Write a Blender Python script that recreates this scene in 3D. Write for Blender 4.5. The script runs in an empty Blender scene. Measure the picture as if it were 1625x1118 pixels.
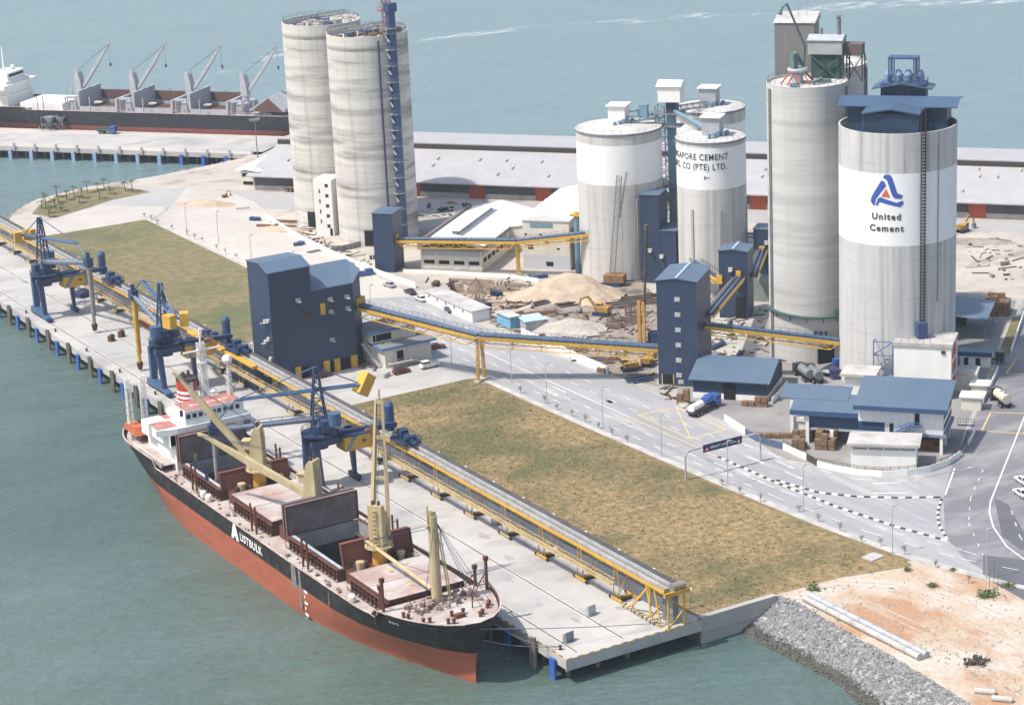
import bpy, bmesh, math, random
from mathutils import Vector, Matrix
PI=math.pi; R=math.radians
random.seed(7)
# ---------------- camera ----------------
F_PX,PITCH,ROLL,YAW=3649.873,R(16.90711),R(-2.70450),R(30.16076)
CAM=Vector((-181.652,-299.404,160.0))
_w=Vector((math.sin(YAW)*math.cos(PITCH),math.cos(YAW)*math.cos(PITCH),-math.sin(PITCH)))
_r=Vector((math.cos(YAW),-math.sin(YAW),0)); _u=_r.cross(_w)
RR=_r*math.cos(ROLL)+_u*math.sin(ROLL); UU=-_r*math.sin(ROLL)+_u*math.cos(ROLL)
sc=bpy.context.scene; COL=sc.collection
cd=bpy.data.cameras.new('camera'); cam=bpy.data.objects.new('camera',cd); COL.objects.link(cam)
cam.matrix_world=Matrix.Translation(CAM)@Matrix((RR,UU,-_w)).transposed().to_4x4()
cd.sensor_width=36; cd.lens=F_PX/1625*36; cd.clip_start=5; cd.clip_end=30000
sc.camera=cam
# ---------------- light ----------------
SUN_EL=R(58); SUN_D=Vector((-.986,.165,0)).normalized()      # towards the sun, horizontally
wd=bpy.data.worlds.new('World'); sc.world=wd; wd.use_nodes=True
nt=wd.node_tree; sky=nt.nodes.new('ShaderNodeTexSky'); sky.sky_type='NISHITA'; sky.sun_disc=False
sky.sun_elevation=SUN_EL; sky.sun_rotation=math.atan2(SUN_D.x,SUN_D.y); sky.air_density=1.3; sky.dust_density=2.5
bg=nt.nodes['Background']; bg.inputs[1].default_value=.15; nt.links.new(sky.outputs[0],bg.inputs[0])
sd=bpy.data.lights.new('sun','SUN'); sd.energy=4.0; sd.angle=R(1.2); sd.color=(1,.955,.88)
so=bpy.data.objects.new('sun',sd); COL.objects.link(so); so.location=(0,0,300)
dv=Vector((SUN_D.x*math.cos(SUN_EL),SUN_D.y*math.cos(SUN_EL),math.sin(SUN_EL)))
so.rotation_euler=dv.to_track_quat('Z','Y').to_euler()
sc.view_settings.view_transform='Standard'; sc.view_settings.look='None'; sc.view_settings.exposure=.43; sc.view_settings.gamma=1
sc.render.engine='CYCLES'
# ---------------- survey: photo pixel -> point of a level plane ----------------
def G(px,py,z=0.):
    d=RR*(px-812.5)+UU*(559-py)+_w*F_PX
    t=(z-CAM.z)/d.z; return (CAM.x+t*d.x, CAM.y+t*d.y)
def G3(px,py,z=0.): a=G(px,py,z); return (a[0],a[1],z)
# ---------------- materials ----------------
_M={}
def mat(name,c,c2=None,sc_=(.2,.2,.2),rough=.85,metal=0,bump=0,det=5,lo=.35,hi=.65,c3=None,s3=(1,1,1),lo3=.5,hi3=.7,spec=.3,amt3=1.,vary=0,bs=None):
    if name in _M: return _M[name]
    m=bpy.data.materials.new(name); m.use_nodes=True; n=m.node_tree.nodes; l=m.node_tree.links
    b=n['Principled BSDF']; b.inputs['Roughness'].default_value=rough; b.inputs['Metallic'].default_value=metal
    b.inputs['Specular IOR Level'].default_value=spec
    b.inputs['Base Color'].default_value=(*c,1)
    tc=n.new('ShaderNodeTexCoord')
    def noise(s,d,seed=0):
        mp=n.new('ShaderNodeMapping'); mp.inputs['Scale'].default_value=s; mp.inputs['Location'].default_value=(seed,seed*1.7,seed*.3)
        l.new(tc.outputs['Object'],mp.inputs[0]); t=n.new('ShaderNodeTexNoise'); t.inputs['Scale'].default_value=1
        t.inputs['Detail'].default_value=d; t.inputs['Roughness'].default_value=.62; l.new(mp.outputs[0],t.inputs[0]); return t
    def ramp(t,lo,hi):
        r=n.new('ShaderNodeMapRange'); r.inputs[1].default_value=lo; r.inputs[2].default_value=hi; l.new(t.outputs[0],r.inputs[0]); return r
    col=None
    if c2:
        t=noise(sc_,det); r=ramp(t,lo,hi)
        mx=n.new('ShaderNodeMix'); mx.data_type='RGBA'; mx.inputs[6].default_value=(*c,1); mx.inputs[7].default_value=(*c2,1)
        l.new(r.outputs[0],mx.inputs[0]); col=mx.outputs[2]
    if c3:
        t3=noise(s3,5,3.1); r3=ramp(t3,lo3,hi3)
        mm=n.new('ShaderNodeMath'); mm.operation='MULTIPLY'; mm.inputs[1].default_value=amt3; l.new(r3.outputs[0],mm.inputs[0])
        mx=n.new('ShaderNodeMix'); mx.data_type='RGBA'; mx.inputs[7].default_value=(*c3,1)
        if col: l.new(col,mx.inputs[6])
        else: mx.inputs[6].default_value=(*c,1)
        l.new(mm.outputs[0],mx.inputs[0]); col=mx.outputs[2]
    if col: l.new(col,b.inputs['Base Color'])
    if bump:
        t=noise(bs or tuple(x*4 for x in sc_),4,9.)
        bp=n.new('ShaderNodeBump'); bp.inputs['Strength'].default_value=1; bp.inputs['Distance'].default_value=bump
        l.new(t.outputs[0],bp.inputs['Height']); l.new(bp.outputs[0],b.inputs['Normal'])
    _M[name]=m; return m
def clad(name,c,c2,pitch=.5,rough=.45,axis='xy',spec=.4):
    'ribbed sheet metal: vertical ribs, weathered colour'
    if name in _M: return _M[name]
    m=mat(name,c,c2,(.25,.25,.06),rough,0,0,4,.3,.75,spec=spec,c3=tuple(x*.62 for x in c),s3=(1.3,1.3,.12),lo3=.55,hi3=.8,amt3=.5)
    n=m.node_tree.nodes; l=m.node_tree.links; tc=n.new('ShaderNodeTexCoord'); sp=n.new('ShaderNodeSeparateXYZ'); l.new(tc.outputs['Object'],sp.inputs[0])
    ad=n.new('ShaderNodeMath'); ad.operation='ADD'; l.new(sp.outputs[0],ad.inputs[0])
    if axis=='xy': l.new(sp.outputs[1],ad.inputs[1])
    else: ad.inputs[1].default_value=0
    mu=n.new('ShaderNodeMath'); mu.operation='MULTIPLY'; mu.inputs[1].default_value=2*PI/pitch; l.new(ad.outputs[0],mu.inputs[0])
    si=n.new('ShaderNodeMath'); si.operation='SINE'; l.new(mu.outputs[0],si.inputs[0])
    bp=n.new('ShaderNodeBump'); bp.inputs['Distance'].default_value=.025; bp.inputs['Strength'].default_value=.8
    l.new(si.outputs[0],bp.inputs['Height']); l.new(bp.outputs[0],n['Principled BSDF'].inputs['Normal'])
    return m
# concrete & ground
CONC=mat('concrete',(.42,.40,.375),(.32,.305,.29),(.05,.05,.05),.9,bump=.03,c3=(.3,.285,.27),s3=(.25,.05,.25),lo3=.56,hi3=.75,amt3=.6)
CWHITE=mat('white_paint',(.78,.77,.74),(.70,.68,.64),(.3,.3,.08),.6,det=4)
CREAM=mat('cream_wall',(.66,.62,.54),(.55,.51,.44),(.25,.25,.1),.8)
SLABW=mat('pale_slab',(.48,.46,.435),(.33,.315,.30),(.25,.25,.25),.9)
BLUE=clad('blue_cladding',(.024,.042,.084),(.031,.050,.094),.6)
BROOF=clad('blue_roof',(.080,.122,.180),(.098,.140,.195),.7,.38)
DBLUE=mat('blue_fascia',(.03,.065,.15),(.04,.08,.17),(.4,.4,.4),.5)
STEELB=mat('blue_steel',(.032,.062,.15),(.05,.085,.18),(.5,.5,.2),.45,spec=.4)
NAVY=mat('navy_steel',(.018,.035,.085),(.03,.05,.11),(.5,.5,.5),.45)
YEL=mat('yellow_paint',(.62,.36,.045),(.50,.29,.05),(.4,.4,.4),.5)
YELP=mat('pale_yellow_steel',(.50,.38,.19),(.38,.28,.14),(.4,.4,.4),.6)
GREY=mat('grey_steel',(.22,.23,.25),(.15,.155,.17),(.5,.5,.5),.55)
LGREY=mat('pale_grey_steel',(.42,.43,.45),(.33,.34,.36),(.5,.5,.5),.5)
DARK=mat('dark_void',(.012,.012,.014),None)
GLASS=mat('window_glass',(.03,.035,.04),None,rough=.15,spec=.6)
BROWN=mat('rust_brown',(.16,.055,.035),(.11,.042,.03),(.4,.4,.4),.7)
RUST=mat('rusty_steel',(.10,.05,.03),(.055,.035,.028),(.8,.8,.8),.85)
TIMB=mat('timber',(.23,.145,.085),(.14,.09,.055),(1.2,1.2,2.5),.85)
BELT=mat('conveyor_belt',(.06,.055,.055),(.10,.09,.085),(.3,.3,.3),.85)
WHITE=mat('ship_white',(.80,.80,.79),(.70,.69,.67),(.4,.4,.15),.5,c3=(.45,.30,.22),s3=(1.2,1.2,.25),lo3=.63,hi3=.75,amt3=.5)
CRM=mat('cream_crane_paint',(.50,.41,.25),(.40,.31,.17),(.4,.4,.2),.55,c3=(.35,.18,.08),s3=(1.,1.,.4),lo3=.62,hi3=.75,amt3=.7)
ORNG=mat('orange_yellow_paint',(.62,.30,.05),(.5,.24,.05),(.4,.4,.4),.6)
RED=mat('red_paint',(.50,.06,.03),(.38,.05,.03),(.5,.5,.5),.6)
ORED=mat('orange_red_door',(.45,.10,.045),(.36,.08,.04),(.5,.5,.2),.6)
TYRE=mat('tyre',(.015,.015,.015),None,rough=.9)
WROOF=clad('pale_warehouse_roof',(.41,.395,.395),(.345,.33,.335),1.1,.5)
GRNL=mat('dark_leaf',(.05,.085,.035),(.09,.11,.05),(2,2,2),.8)
TRUNK=mat('trunk',(.12,.09,.06),None)
GREEN=mat('green_steel',(.04,.10,.085),(.06,.12,.10),(.4,.4,.4),.5)
SKYB=mat('sky_blue_steel',(.13,.22,.29),(.17,.27,.33),(.4,.4,.2),.5)
# ---------------- mesh builder ----------------
class MB:
    def __init__(s): s.v=[]; s.f=[]
    def add(s,vs,fs):
        o=len(s.v); s.v+= [tuple(v) for v in vs]; s.f+=[tuple(i+o for i in f) for f in fs]; return s
    def box(s,x0,y0,z0,x1,y1,z1):
        return s.add([(x0,y0,z0),(x1,y0,z0),(x1,y1,z0),(x0,y1,z0),(x0,y0,z1),(x1,y0,z1),(x1,y1,z1),(x0,y1,z1)],
          [(3,2,1,0),(4,5,6,7),(0,1,5,4),(1,2,6,5),(2,3,7,6),(3,0,4,7)])
    def cbox(s,c,sx,sy,sz,rz=0):
        ca,sa=math.cos(rz),math.sin(rz); vs=[]
        for dz in (-.5,.5):
            for dx,dy in ((-.5,-.5),(.5,-.5),(.5,.5),(-.5,.5)):
                x,y=dx*sx,dy*sy; vs.append((c[0]+x*ca-y*sa,c[1]+x*sa+y*ca,c[2]+dz*sz))
        return s.add(vs,[(3,2,1,0),(4,5,6,7),(0,1,5,4),(1,2,6,5),(2,3,7,6),(3,0,4,7)])
    def prism(s,poly,z0,z1):
        'z0,z1 numbers or lists'
        n=len(poly); a=z0 if hasattr(z0,'__len__') else [z0]*n; b=z1 if hasattr(z1,'__len__') else [z1]*n
        vs=[(p[0],p[1],a[i]) for i,p in enumerate(poly)]+[(p[0],p[1],b[i]) for i,p in enumerate(poly)]
        return s.add(vs,[tuple(range(n))[::-1],tuple(range(n,2*n))]+[(i,(i+1)%n,n+(i+1)%n,n+i) for i in range(n)])
    def xprism(s,prof,x0,x1):
        'profile (y,z) extruded along x'
        n=len(prof); vs=[(x0,p[0],p[1]) for p in prof]+[(x1,p[0],p[1]) for p in prof]
        return s.add(vs,[tuple(range(n))[::-1],tuple(range(n,2*n))]+[(i,(i+1)%n,n+(i+1)%n,n+i) for i in range(n)])
    def yprism(s,prof,y0,y1):
        n=len(prof); vs=[(p[0],y0,p[1]) for p in prof]+[(p[0],y1,p[1]) for p in prof]
        return s.add(vs,[tuple(range(n)),tuple(range(n,2*n))[::-1]]+[(i,n+i,n+(i+1)%n,(i+1)%n) for i in range(n)])
    def tube(s,p,q,r,r2=None,n=8):
        p=Vector(p); q=Vector(q); d=q-p
        if d.length<1e-6: return s
        a=d.orthogonal().normalized(); b=d.normalized().cross(a); r2=r if r2 is None else r2; vs=[]
        for c,rr in ((p,r),(q,r2)):
            for i in range(n):
                t=2*PI*i/n; vs.append(c+a*(math.cos(t)*rr)+b*(math.sin(t)*rr))
        return s.add(vs,[tuple(range(n))[::-1],tuple(range(n,2*n))]+[(i,(i+1)%n,n+(i+1)%n,n+i) for i in range(n)])
    def beam(s,p,q,w,h,w2=None,h2=None):
        'box along p-q, w across level, h high'
        p=Vector(p); q=Vector(q); d=(q-p).normalized(); up=Vector((0,0,1))
        sd_=d.cross(up)
        if sd_.length<1e-3: sd_=Vector((1,0,0))
        sd_.normalize(); u=sd_.cross(d).normalized(); w2=w if w2 is None else w2; h2=h if h2 is None else h2; vs=[]
        for c,ww,hh in ((p,w,h),(q,w2,h2)):
            for a,b in ((-.5,-.5),(.5,-.5),(.5,.5),(-.5,.5)): vs.append(c+sd_*(a*ww)+u*(b*hh))
        return s.add(vs,[(0,1,2,3),(7,6,5,4),(0,4,5,1),(1,5,6,2),(2,6,7,3),(3,7,4,0)])
    def lathe(s,prof,c=(0,0,0),n=32,cap=True):
        vs=[]; fs=[]; m=len(prof)
        for i in range(n):
            t=2*PI*i/n
            for r,z in prof: vs.append((c[0]+r*math.cos(t),c[1]+r*math.sin(t),c[2]+z))
        for i in range(n):
            j=(i+1)%n
            for k in range(m-1): fs.append((i*m+k,j*m+k,j*m+k+1,i*m+k+1))
        if cap:
            if prof[0][0]>1e-6: fs.append(tuple(i*m for i in range(n))[::-1])
            if prof[-1][0]>1e-6: fs.append(tuple(i*m+m-1 for i in range(n)))
        return s.add(vs,fs)
    def rail(s,pts,h=1.0,r=.045,step=2.,mid=True,close=False):
        pts=[Vector(p) for p in pts]
        if close: pts=pts+[pts[0]]
        for a,b in zip(pts,pts[1:]):
            L=(b-a).length; k=max(1,int(L/step)); up=Vector((0,0,h))
            s.tube(a+up,b+up,r,n=4)
            if mid: s.tube(a+up*.5,b+up*.5,r*.7,n=4)
            for i in range(k+1): s.tube(a.lerp(b,i/k),a.lerp(b,i/k)+up,r,n=4)
        return s
    def truss(s,p,q,w,h,n=8,r=.1,zig=True):
        'four-chord lattice between p and q'
        p=Vector(p); q=Vector(q); d=(q-p).normalized(); up=Vector((0,0,1))
        sd_=d.cross(up)
        if sd_.length<.02: sd_=Vector((1,0,0))
        sd_.normalize(); u=sd_.cross(d).normalized()
        w=(w,w) if not hasattr(w,'__len__') else w; h=(h,h) if not hasattr(h,'__len__') else h
        def c(i,a,b):
            t=i/n; return p.lerp(q,t)+sd_*(a*(w[0]+(w[1]-w[0])*t)*.5)+u*(b*(h[0]+(h[1]-h[0])*t)*.5)
        K=((-1,-1),(1,-1),(1,1),(-1,1))
        for a,b in K: s.tube(c(0,a,b),c(n,a,b),r,n=5)
        for i in range(n):
            for k in range(4):
                A=K[k]; B=K[(k+1)%4]
                if i%2: A,B=B,A
                s.tube(c(i,*A),c(i+1,*B),r*.6,n=4)
        for i in range(n+1):
            for k in range(4): s.tube(c(i,*K[k]),c(i,*K[(k+1)%4]),r*.6,n=4)
        return s
    def build(s,name,m,parent=None,smooth=False,loc=None):
        me=bpy.data.meshes.new(name)
        vs=s.v
        if parent is None and loc is not None:
            vs=[(v[0]-loc[0],v[1]-loc[1],v[2]-loc[2]) for v in vs]
        me.from_pydata(vs,[],s.f); me.update()
        b=bmesh.new(); b.from_mesh(me); bmesh.ops.recalc_face_normals(b,faces=b.faces); b.to_mesh(me); b.free()
        ml=m if isinstance(m,(list,tuple)) else [m]
        for x in ml: me.materials.append(x)
        if smooth:
            for p in me.polygons: p.use_smooth=True
            try: me.set_sharp_from_angle(angle=R(40))
            except Exception: pass
        o=bpy.data.objects.new(name,me); COL.objects.link(o)
        if parent: o.parent=parent
        elif loc is not None: o.location=loc
        return o
def tag(o,label=None,cat=None,group=None,kind=None):
    if label: o['label']=label
    if cat: o['category']=cat
    if group: o['group']=group
    if kind: o['kind']=kind
    return o
def thing(name,label,cat,loc=(0,0,0),rz=0,group=None):
    o=bpy.data.objects.new(name,None); COL.objects.link(o); o.location=loc if len(loc)==3 else (*loc,0); o.rotation_euler=(0,0,rz)
    o.empty_display_size=1
    return tag(o,label,cat,group)
_kids={}
def clone(o,loc,rz=None,label=None,parent=None):
    kids=[c for c in bpy.data.objects if c.parent==o] if o.name not in _kids else _kids[o.name]
    _kids[o.name]=kids
    c=o.copy(); COL.objects.link(c); c.parent=parent
    if parent is None:
        c.location=loc if len(loc)==3 else (*loc,0)
        if rz is not None: c.rotation_euler=(0,0,rz)
        if label: c['label']=label
    for k in kids: clone(k,None,parent=c)
    return c
def struct(name,mb,m,smooth=False): return tag(mb.build(name,m,None,smooth),kind='structure')
def sheet(name,pts,z,m,px=True,zs=None,kind='structure'):
    P_=[G(*p,0) for p in pts] if px else pts
    mb=MB(); mb.add([(p[0],p[1],z) for p in P_],[tuple(range(len(P_)))])
    o=mb.build(name,m)
    b=bmesh.new(); b.from_mesh(o.data)
    bmesh.ops.triangulate(b,faces=b.faces[:])
    for f in b.faces:
        if f.normal.z<0: f.normal_flip()
    b.to_mesh(o.data); b.free()
    return tag(o,kind=kind)
def text_mesh(body,size,bold=0.,depth=.03,align='LEFT',spacing=1.,shear=0):
    cu=bpy.data.curves.new('t','FONT'); cu.body=body; cu.size=size; cu.offset=bold; cu.extrude=depth; cu.align_x=align; cu.space_character=spacing; cu.shear=shear
    cu.resolution_u=3
    o=bpy.data.objects.new('t',cu); COL.objects.link(o)
    dg=bpy.context.evaluated_depsgraph_get(); dg.update()
    me=bpy.data.meshes.new_from_object(o.evaluated_get(dg)); bpy.data.objects.remove(o); bpy.data.curves.remove(cu); return me
def text_part(name,body,size,m,parent,fn,**k):
    'fn maps (x,y,d) of the flat text to the parent frame'
    me=text_mesh(body,size,**k); b=bmesh.new(); b.from_mesh(me)
    xs=[v.co.x for v in b.verts]; x=math.floor(min(xs))
    while x<max(xs):
        bmesh.ops.bisect_plane(b,geom=b.verts[:]+b.edges[:]+b.faces[:],plane_co=(x,0,0),plane_no=(1,0,0)); x+=.7
    for v in b.verts: v.co=fn(v.co.x,v.co.y,v.co.z)
    b.to_mesh(me); b.free(); me.materials.clear(); me.materials.append(m); me.name=name
    o=bpy.data.objects.new(name,me); COL.objects.link(o); o.parent=parent; return o
GR2=R(-49)            # second building grid
def fr(p,rz=GR2):     # local (x right along face, y away) -> world
    c,s_=math.cos(rz),math.sin(rz)
    return lambda x,y: (p[0]+x*c-y*s_,p[1]+x*s_+y*c)
def toloc(o,p,rz=GR2):
    d=(p[0]-o[0],p[1]-o[1]); c,s_=math.cos(rz),math.sin(rz); return (d[0]*c+d[1]*s_,-d[0]*s_+d[1]*c)
ORD=['first','second','third','fourth','fifth','sixth','seventh','eighth','ninth','tenth','eleventh','twelfth','thirteenth','fourteenth','fifteenth','sixteenth','seventeenth','eighteenth','nineteenth','twentieth','twenty-first','twenty-second','twenty-third','twenty-fourth','twenty-fifth','twenty-sixth','twenty-seventh','twenty-eighth','twenty-ninth','thirtieth']
# ================= SETTING =================
SEA=-4.5
# --- sea
def water():
    m=bpy.data.materials.new('sea_water'); m.use_nodes=True; n=m.node_tree.nodes; l=m.node_tree.links; b=n['Principled BSDF']
    tc=n.new('ShaderNodeTexCoord')
    def noise(s,d,rot=0,rg=.6):
        mp=n.new('ShaderNodeMapping'); mp.inputs['Scale'].default_value=s; mp.inputs['Rotation'].default_value=(0,0,rot); l.new(tc.outputs['Object'],mp.inputs[0])
        t=n.new('ShaderNodeTexNoise'); t.inputs['Scale'].default_value=1; t.inputs['Detail'].default_value=d; t.inputs['Roughness'].default_value=rg; l.new(mp.outputs[0],t.inputs[0]); return t
    def mr(o,a,b_,c=0,d=1):
        r=n.new('ShaderNodeMapRange'); 
        for i,v in enumerate((a,b_,c,d)): r.inputs[i+1].default_value=v
        l.new(o,r.inputs[0]); return r.outputs[0]
    def mix(f,a,b_):
        x=n.new('ShaderNodeMix'); x.data_type='RGBA'; l.new(f,x.inputs[0])
        for i,v in ((6,a),(7,b_)):
            if isinstance(v,tuple): x.inputs[i].default_value=(*v,1)
            else: l.new(v,x.inputs[i])
        return x.outputs[2]
    big=noise((.006,.012,.01),4,R(30)); c=mix(mr(big.outputs[0],.38,.62),(.062,.104,.090),(.098,.142,.122))
    # far sky reflection and haze painted in: water colour pales away from the quay
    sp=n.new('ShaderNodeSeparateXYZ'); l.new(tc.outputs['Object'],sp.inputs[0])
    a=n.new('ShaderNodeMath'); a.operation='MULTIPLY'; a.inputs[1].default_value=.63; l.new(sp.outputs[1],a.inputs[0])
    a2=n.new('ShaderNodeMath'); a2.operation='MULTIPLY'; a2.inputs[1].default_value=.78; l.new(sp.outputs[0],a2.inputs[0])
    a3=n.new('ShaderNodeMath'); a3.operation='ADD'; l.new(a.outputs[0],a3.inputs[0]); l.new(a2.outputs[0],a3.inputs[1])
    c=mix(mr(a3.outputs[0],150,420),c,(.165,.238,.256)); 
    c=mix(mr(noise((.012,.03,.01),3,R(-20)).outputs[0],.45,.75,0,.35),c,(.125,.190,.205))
    # broken crest lines of tide rips, two long level lines of small white caps
    fo=noise((.05,.12,.1),6,R(35),.75)
    lw=noise((.012,.012,.01),3)
    tot=None
    for (p,q,wd_) in (((640,62),(1625,-14),9.),((1230,14),(1700,-2),13.),((300,128),(470,74),5.)):
        A=Vector(G(*p,SEA)); B=Vector(G(*q,SEA)); d=(B-A).normalized(); nn=Vector((-d.y,d.x)); 
        x=n.new('ShaderNodeMath'); x.operation='MULTIPLY'; x.inputs[1].default_value=nn.x; l.new(sp.outputs[0],x.inputs[0])
        y=n.new('ShaderNodeMath'); y.operation='MULTIPLY_ADD'; y.inputs[1].default_value=nn.y; l.new(sp.outputs[1],y.inputs[0]); l.new(x.outputs[0],y.inputs[2])
        z=n.new('ShaderNodeMath'); z.operation='MULTIPLY_ADD'; z.inputs[1].default_value=60; l.new(lw.outputs[0],z.inputs[0]); l.new(y.outputs[0],z.inputs[2])
        s_=n.new('ShaderNodeMath'); s_.operation='ADD'; s_.inputs[1].default_value=-(nn.dot(A)+30); l.new(z.outputs[0],s_.inputs[0])
        ab=n.new('ShaderNodeMath'); ab.operation='ABSOLUTE'; l.new(s_.outputs[0],ab.inputs[0])
        u_=n.new('ShaderNodeMath'); u_.operation='MULTIPLY'; u_.inputs[1].default_value=d.x; l.new(sp.outputs[0],u_.inputs[0])
        v_=n.new('ShaderNodeMath'); v_.operation='MULTIPLY_ADD'; v_.inputs[1].default_value=d.y; l.new(sp.outputs[1],v_.inputs[0]); l.new(u_.outputs[0],v_.inputs[2])
        lim=mr(v_.outputs[0],d.dot(A)-10,d.dot(A)+20); lim2=mr(v_.outputs[0],d.dot(B)+10,d.dot(B)-20)
        band=mr(ab.outputs[0],wd_,0)
        for k in (lim,lim2):
            mm=n.new('ShaderNodeMath'); mm.operation='MULTIPLY'; l.new(band,mm.inputs[0]); l.new(k,mm.inputs[1]); band=mm.outputs[0]
        if tot is None: tot=band
        else:
            mm=n.new('ShaderNodeMath'); mm.operation='MAXIMUM'; l.new(tot,mm.inputs[0]); l.new(band,mm.inputs[1]); tot=mm.outputs[0]
    f1=n.new('ShaderNodeMath'); f1.operation='MULTIPLY'; l.new(mr(fo.outputs[0],.50,.68),f1.inputs[0]); l.new(tot,f1.inputs[1])
    cap=noise((.35,.8,.3),3,R(30)); f2=mr(cap.outputs[0],.74,.80,0,.5)
    mx=n.new('ShaderNodeMath'); mx.operation='MAXIMUM'; l.new(f1.outputs[0],mx.inputs[0]); l.new(f2,mx.inputs[1])
    c=mix(mx.outputs[0],c,(.75,.78,.78)); l.new(c,b.inputs['Base Color'])
    b.inputs['Roughness'].default_value=.22; b.inputs['Specular IOR Level'].default_value=.5
    h1=noise((.45,.95,.5),5,R(32),.65); h2=noise((.05,.13,.1),4,R(32))
    hm=n.new('ShaderNodeMath'); hm.operation='MULTIPLY_ADD'; hm.inputs[1].default_value=4.; l.new(h2.outputs[0],hm.inputs[0]); l.new(h1.outputs[0],hm.inputs[2])
    bp=n.new('ShaderNodeBump'); bp.inputs['Distance'].default_value=.7; bp.inputs['Strength'].default_value=.8; l.new(hm.outputs[0],bp.inputs['Height']); l.new(bp.outputs[0],b.inputs['Normal'])
    return m
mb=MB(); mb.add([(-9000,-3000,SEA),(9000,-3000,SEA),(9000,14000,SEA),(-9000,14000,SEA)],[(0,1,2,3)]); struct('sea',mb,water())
# --- land with an excavated pit
SAND=mat('sandy_fill',(.46,.405,.345),(.36,.325,.29),(.06,.06,.03),.95,bump=.12,c3=(.23,.20,.175),s3=(.07,.11,.1),lo3=.50,hi3=.66,amt3=.8,det=8)
ORSAND=mat('orange_earth',(.45,.36,.27),(.48,.435,.375),(.07,.09,.05),.95,bump=.3,lo=.42,hi=.58,c3=(.36,.185,.09),s3=(.055,.035,.05),lo3=.50,hi3=.60,amt3=.8,det=12,bs=(1.2,1.2,1.2))
crest=[(43.2,.8)]+[G(*p) for p in ((1238,945),(1268,956.5),(1345,1003.5),(1409,1037.8),(1460,1067.7),(1516,1102),(1600,1158))]
toe=[G(*p,SEA-.6) for p in ((1155,1000),(1175,1012),(1199,1027),(1259,1057),(1323,1091),(1353,1120),(1400,1157),(1470,1215))]
coastL=[(27,350),(30,366),(35.7,380),(43,390),(51,397.5),(61,400.5),(71,403.5),(91,402.5),(116.5,406.5),(127.5,409)]
Wf=fr((132.8,412.1),R(-51))
outer=[(16,8),(27,8),(27,.8)]+crest+[(80,-160),(420,-160),(420,100)]+[Wf(230,30),Wf(-1,30)]+[Wf(-1,1)]+coastL[::-1]+[(16,350)]
pit=[G(*p) for p in ((716,474),(765,496),(820,490),(866,474),(850,452),(780,444),(712,441))]
b=bmesh.new(); ev=[]
for loop in (outer,pit):
    vs=[b.verts.new((p[0],p[1],0)) for p in loop]; ev+=[b.edges.new((vs[i],vs[(i+1)%len(vs)])) for i in range(len(vs))]
bmesh.ops.triangle_fill(b,use_beauty=True,edges=ev)
for f in b.faces:
    if f.normal.z<0: f.normal_flip()
me=bpy.data.meshes.new('ground'); b.to_mesh(me); b.free(); me.materials.append(SAND)
gr=bpy.data.objects.new('ground',me); COL.objects.link(gr); tag(gr,kind='structure')
mb=MB()
n=len(outer)
for i in range(n):
    p,q=outer[i],outer[(i+1)%n]; mb.add([(p[0],p[1],-.01),(q[0],q[1],-.01),(q[0],q[1],-9),(p[0],p[1],-9)],[(0,1,2,3)])
struct('seawall',mb,mat('seawall_concrete',(.16,.15,.14),(.10,.095,.09),(.3,.3,.3),.9,det=6))
PITM=mat('pit_earth',(.46,.36,.27),(.27,.21,.16),(.35,.35,.25),.95,bump=.2,det=7,c3=(.15,.11,.08),s3=(.5,.5,.9),lo3=.55,hi3=.7)
mb=MB(); n=len(pit); cx=sum(p[0] for p in pit)/n; cy=sum(p[1] for p in pit)/n
mb.add([(p[0],p[1],-4.2) for p in pit],[tuple(range(n))])
for i in range(n):
    p,q=pit[i],pit[(i+1)%n]; K=10
    for k in range(K):
        a=[p[0]+(q[0]-p[0])*k/K,p[1]+(q[1]-p[1])*k/K]; c=[p[0]+(q[0]-p[0])*(k+1)/K,p[1]+(q[1]-p[1])*(k+1)/K]
        mb.add([(*a,0),(*c,0),(*c,-4.2),(*a,-4.2)],[(0,1,2,3)])
struct('excavation_pit',mb,PITM)
# --- revetment of grey stone
def lerp_poly(pl,t):
    L=[0]
    for a,c in zip(pl,pl[1:]): L.append(L[-1]+math.dist(a,c))
    s_=t*L[-1]
    for i in range(len(pl)-1):
        if s_<=L[i+1] or i==len(pl)-2:
            u=(s_-L[i])/(L[i+1]-L[i]); return tuple(pl[i][k]+(pl[i+1][k]-pl[i][k])*u for k in range(len(pl[i])))
ROCK=mat('revetment_stone',(.33,.325,.325),(.18,.175,.175),(1.6,1.6,1.6),.9,bump=.12,lo=.3,hi=.6,det=3,c3=(.50,.48,.46),s3=(.9,.9,.9),lo3=.55,hi3=.68)
ROCKD=mat('wet_revetment_stone',(.10,.095,.085),(.055,.052,.045),(1.2,1.2,1.2),.6,det=3)
rr=random.Random(3)
rk=random.Random(8)
def ruts(name,m,segs,w=.35):
    mb=MB()
    for pts in segs:
        P_=[Vector((*G(*p),.022)) for p in pts]
        for off in (-.9,.9):
            for a,c in zip(P_,P_[1:]):
                d=(c-a).normalized(); n_=Vector((-d.y,d.x,0)); mb.add([a+n_*(off-w/2),c+n_*(off-w/2),c+n_*(off+w/2),a+n_*(off+w/2)],[(0,1,2,3)])
    return struct(name,mb,m)
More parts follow.
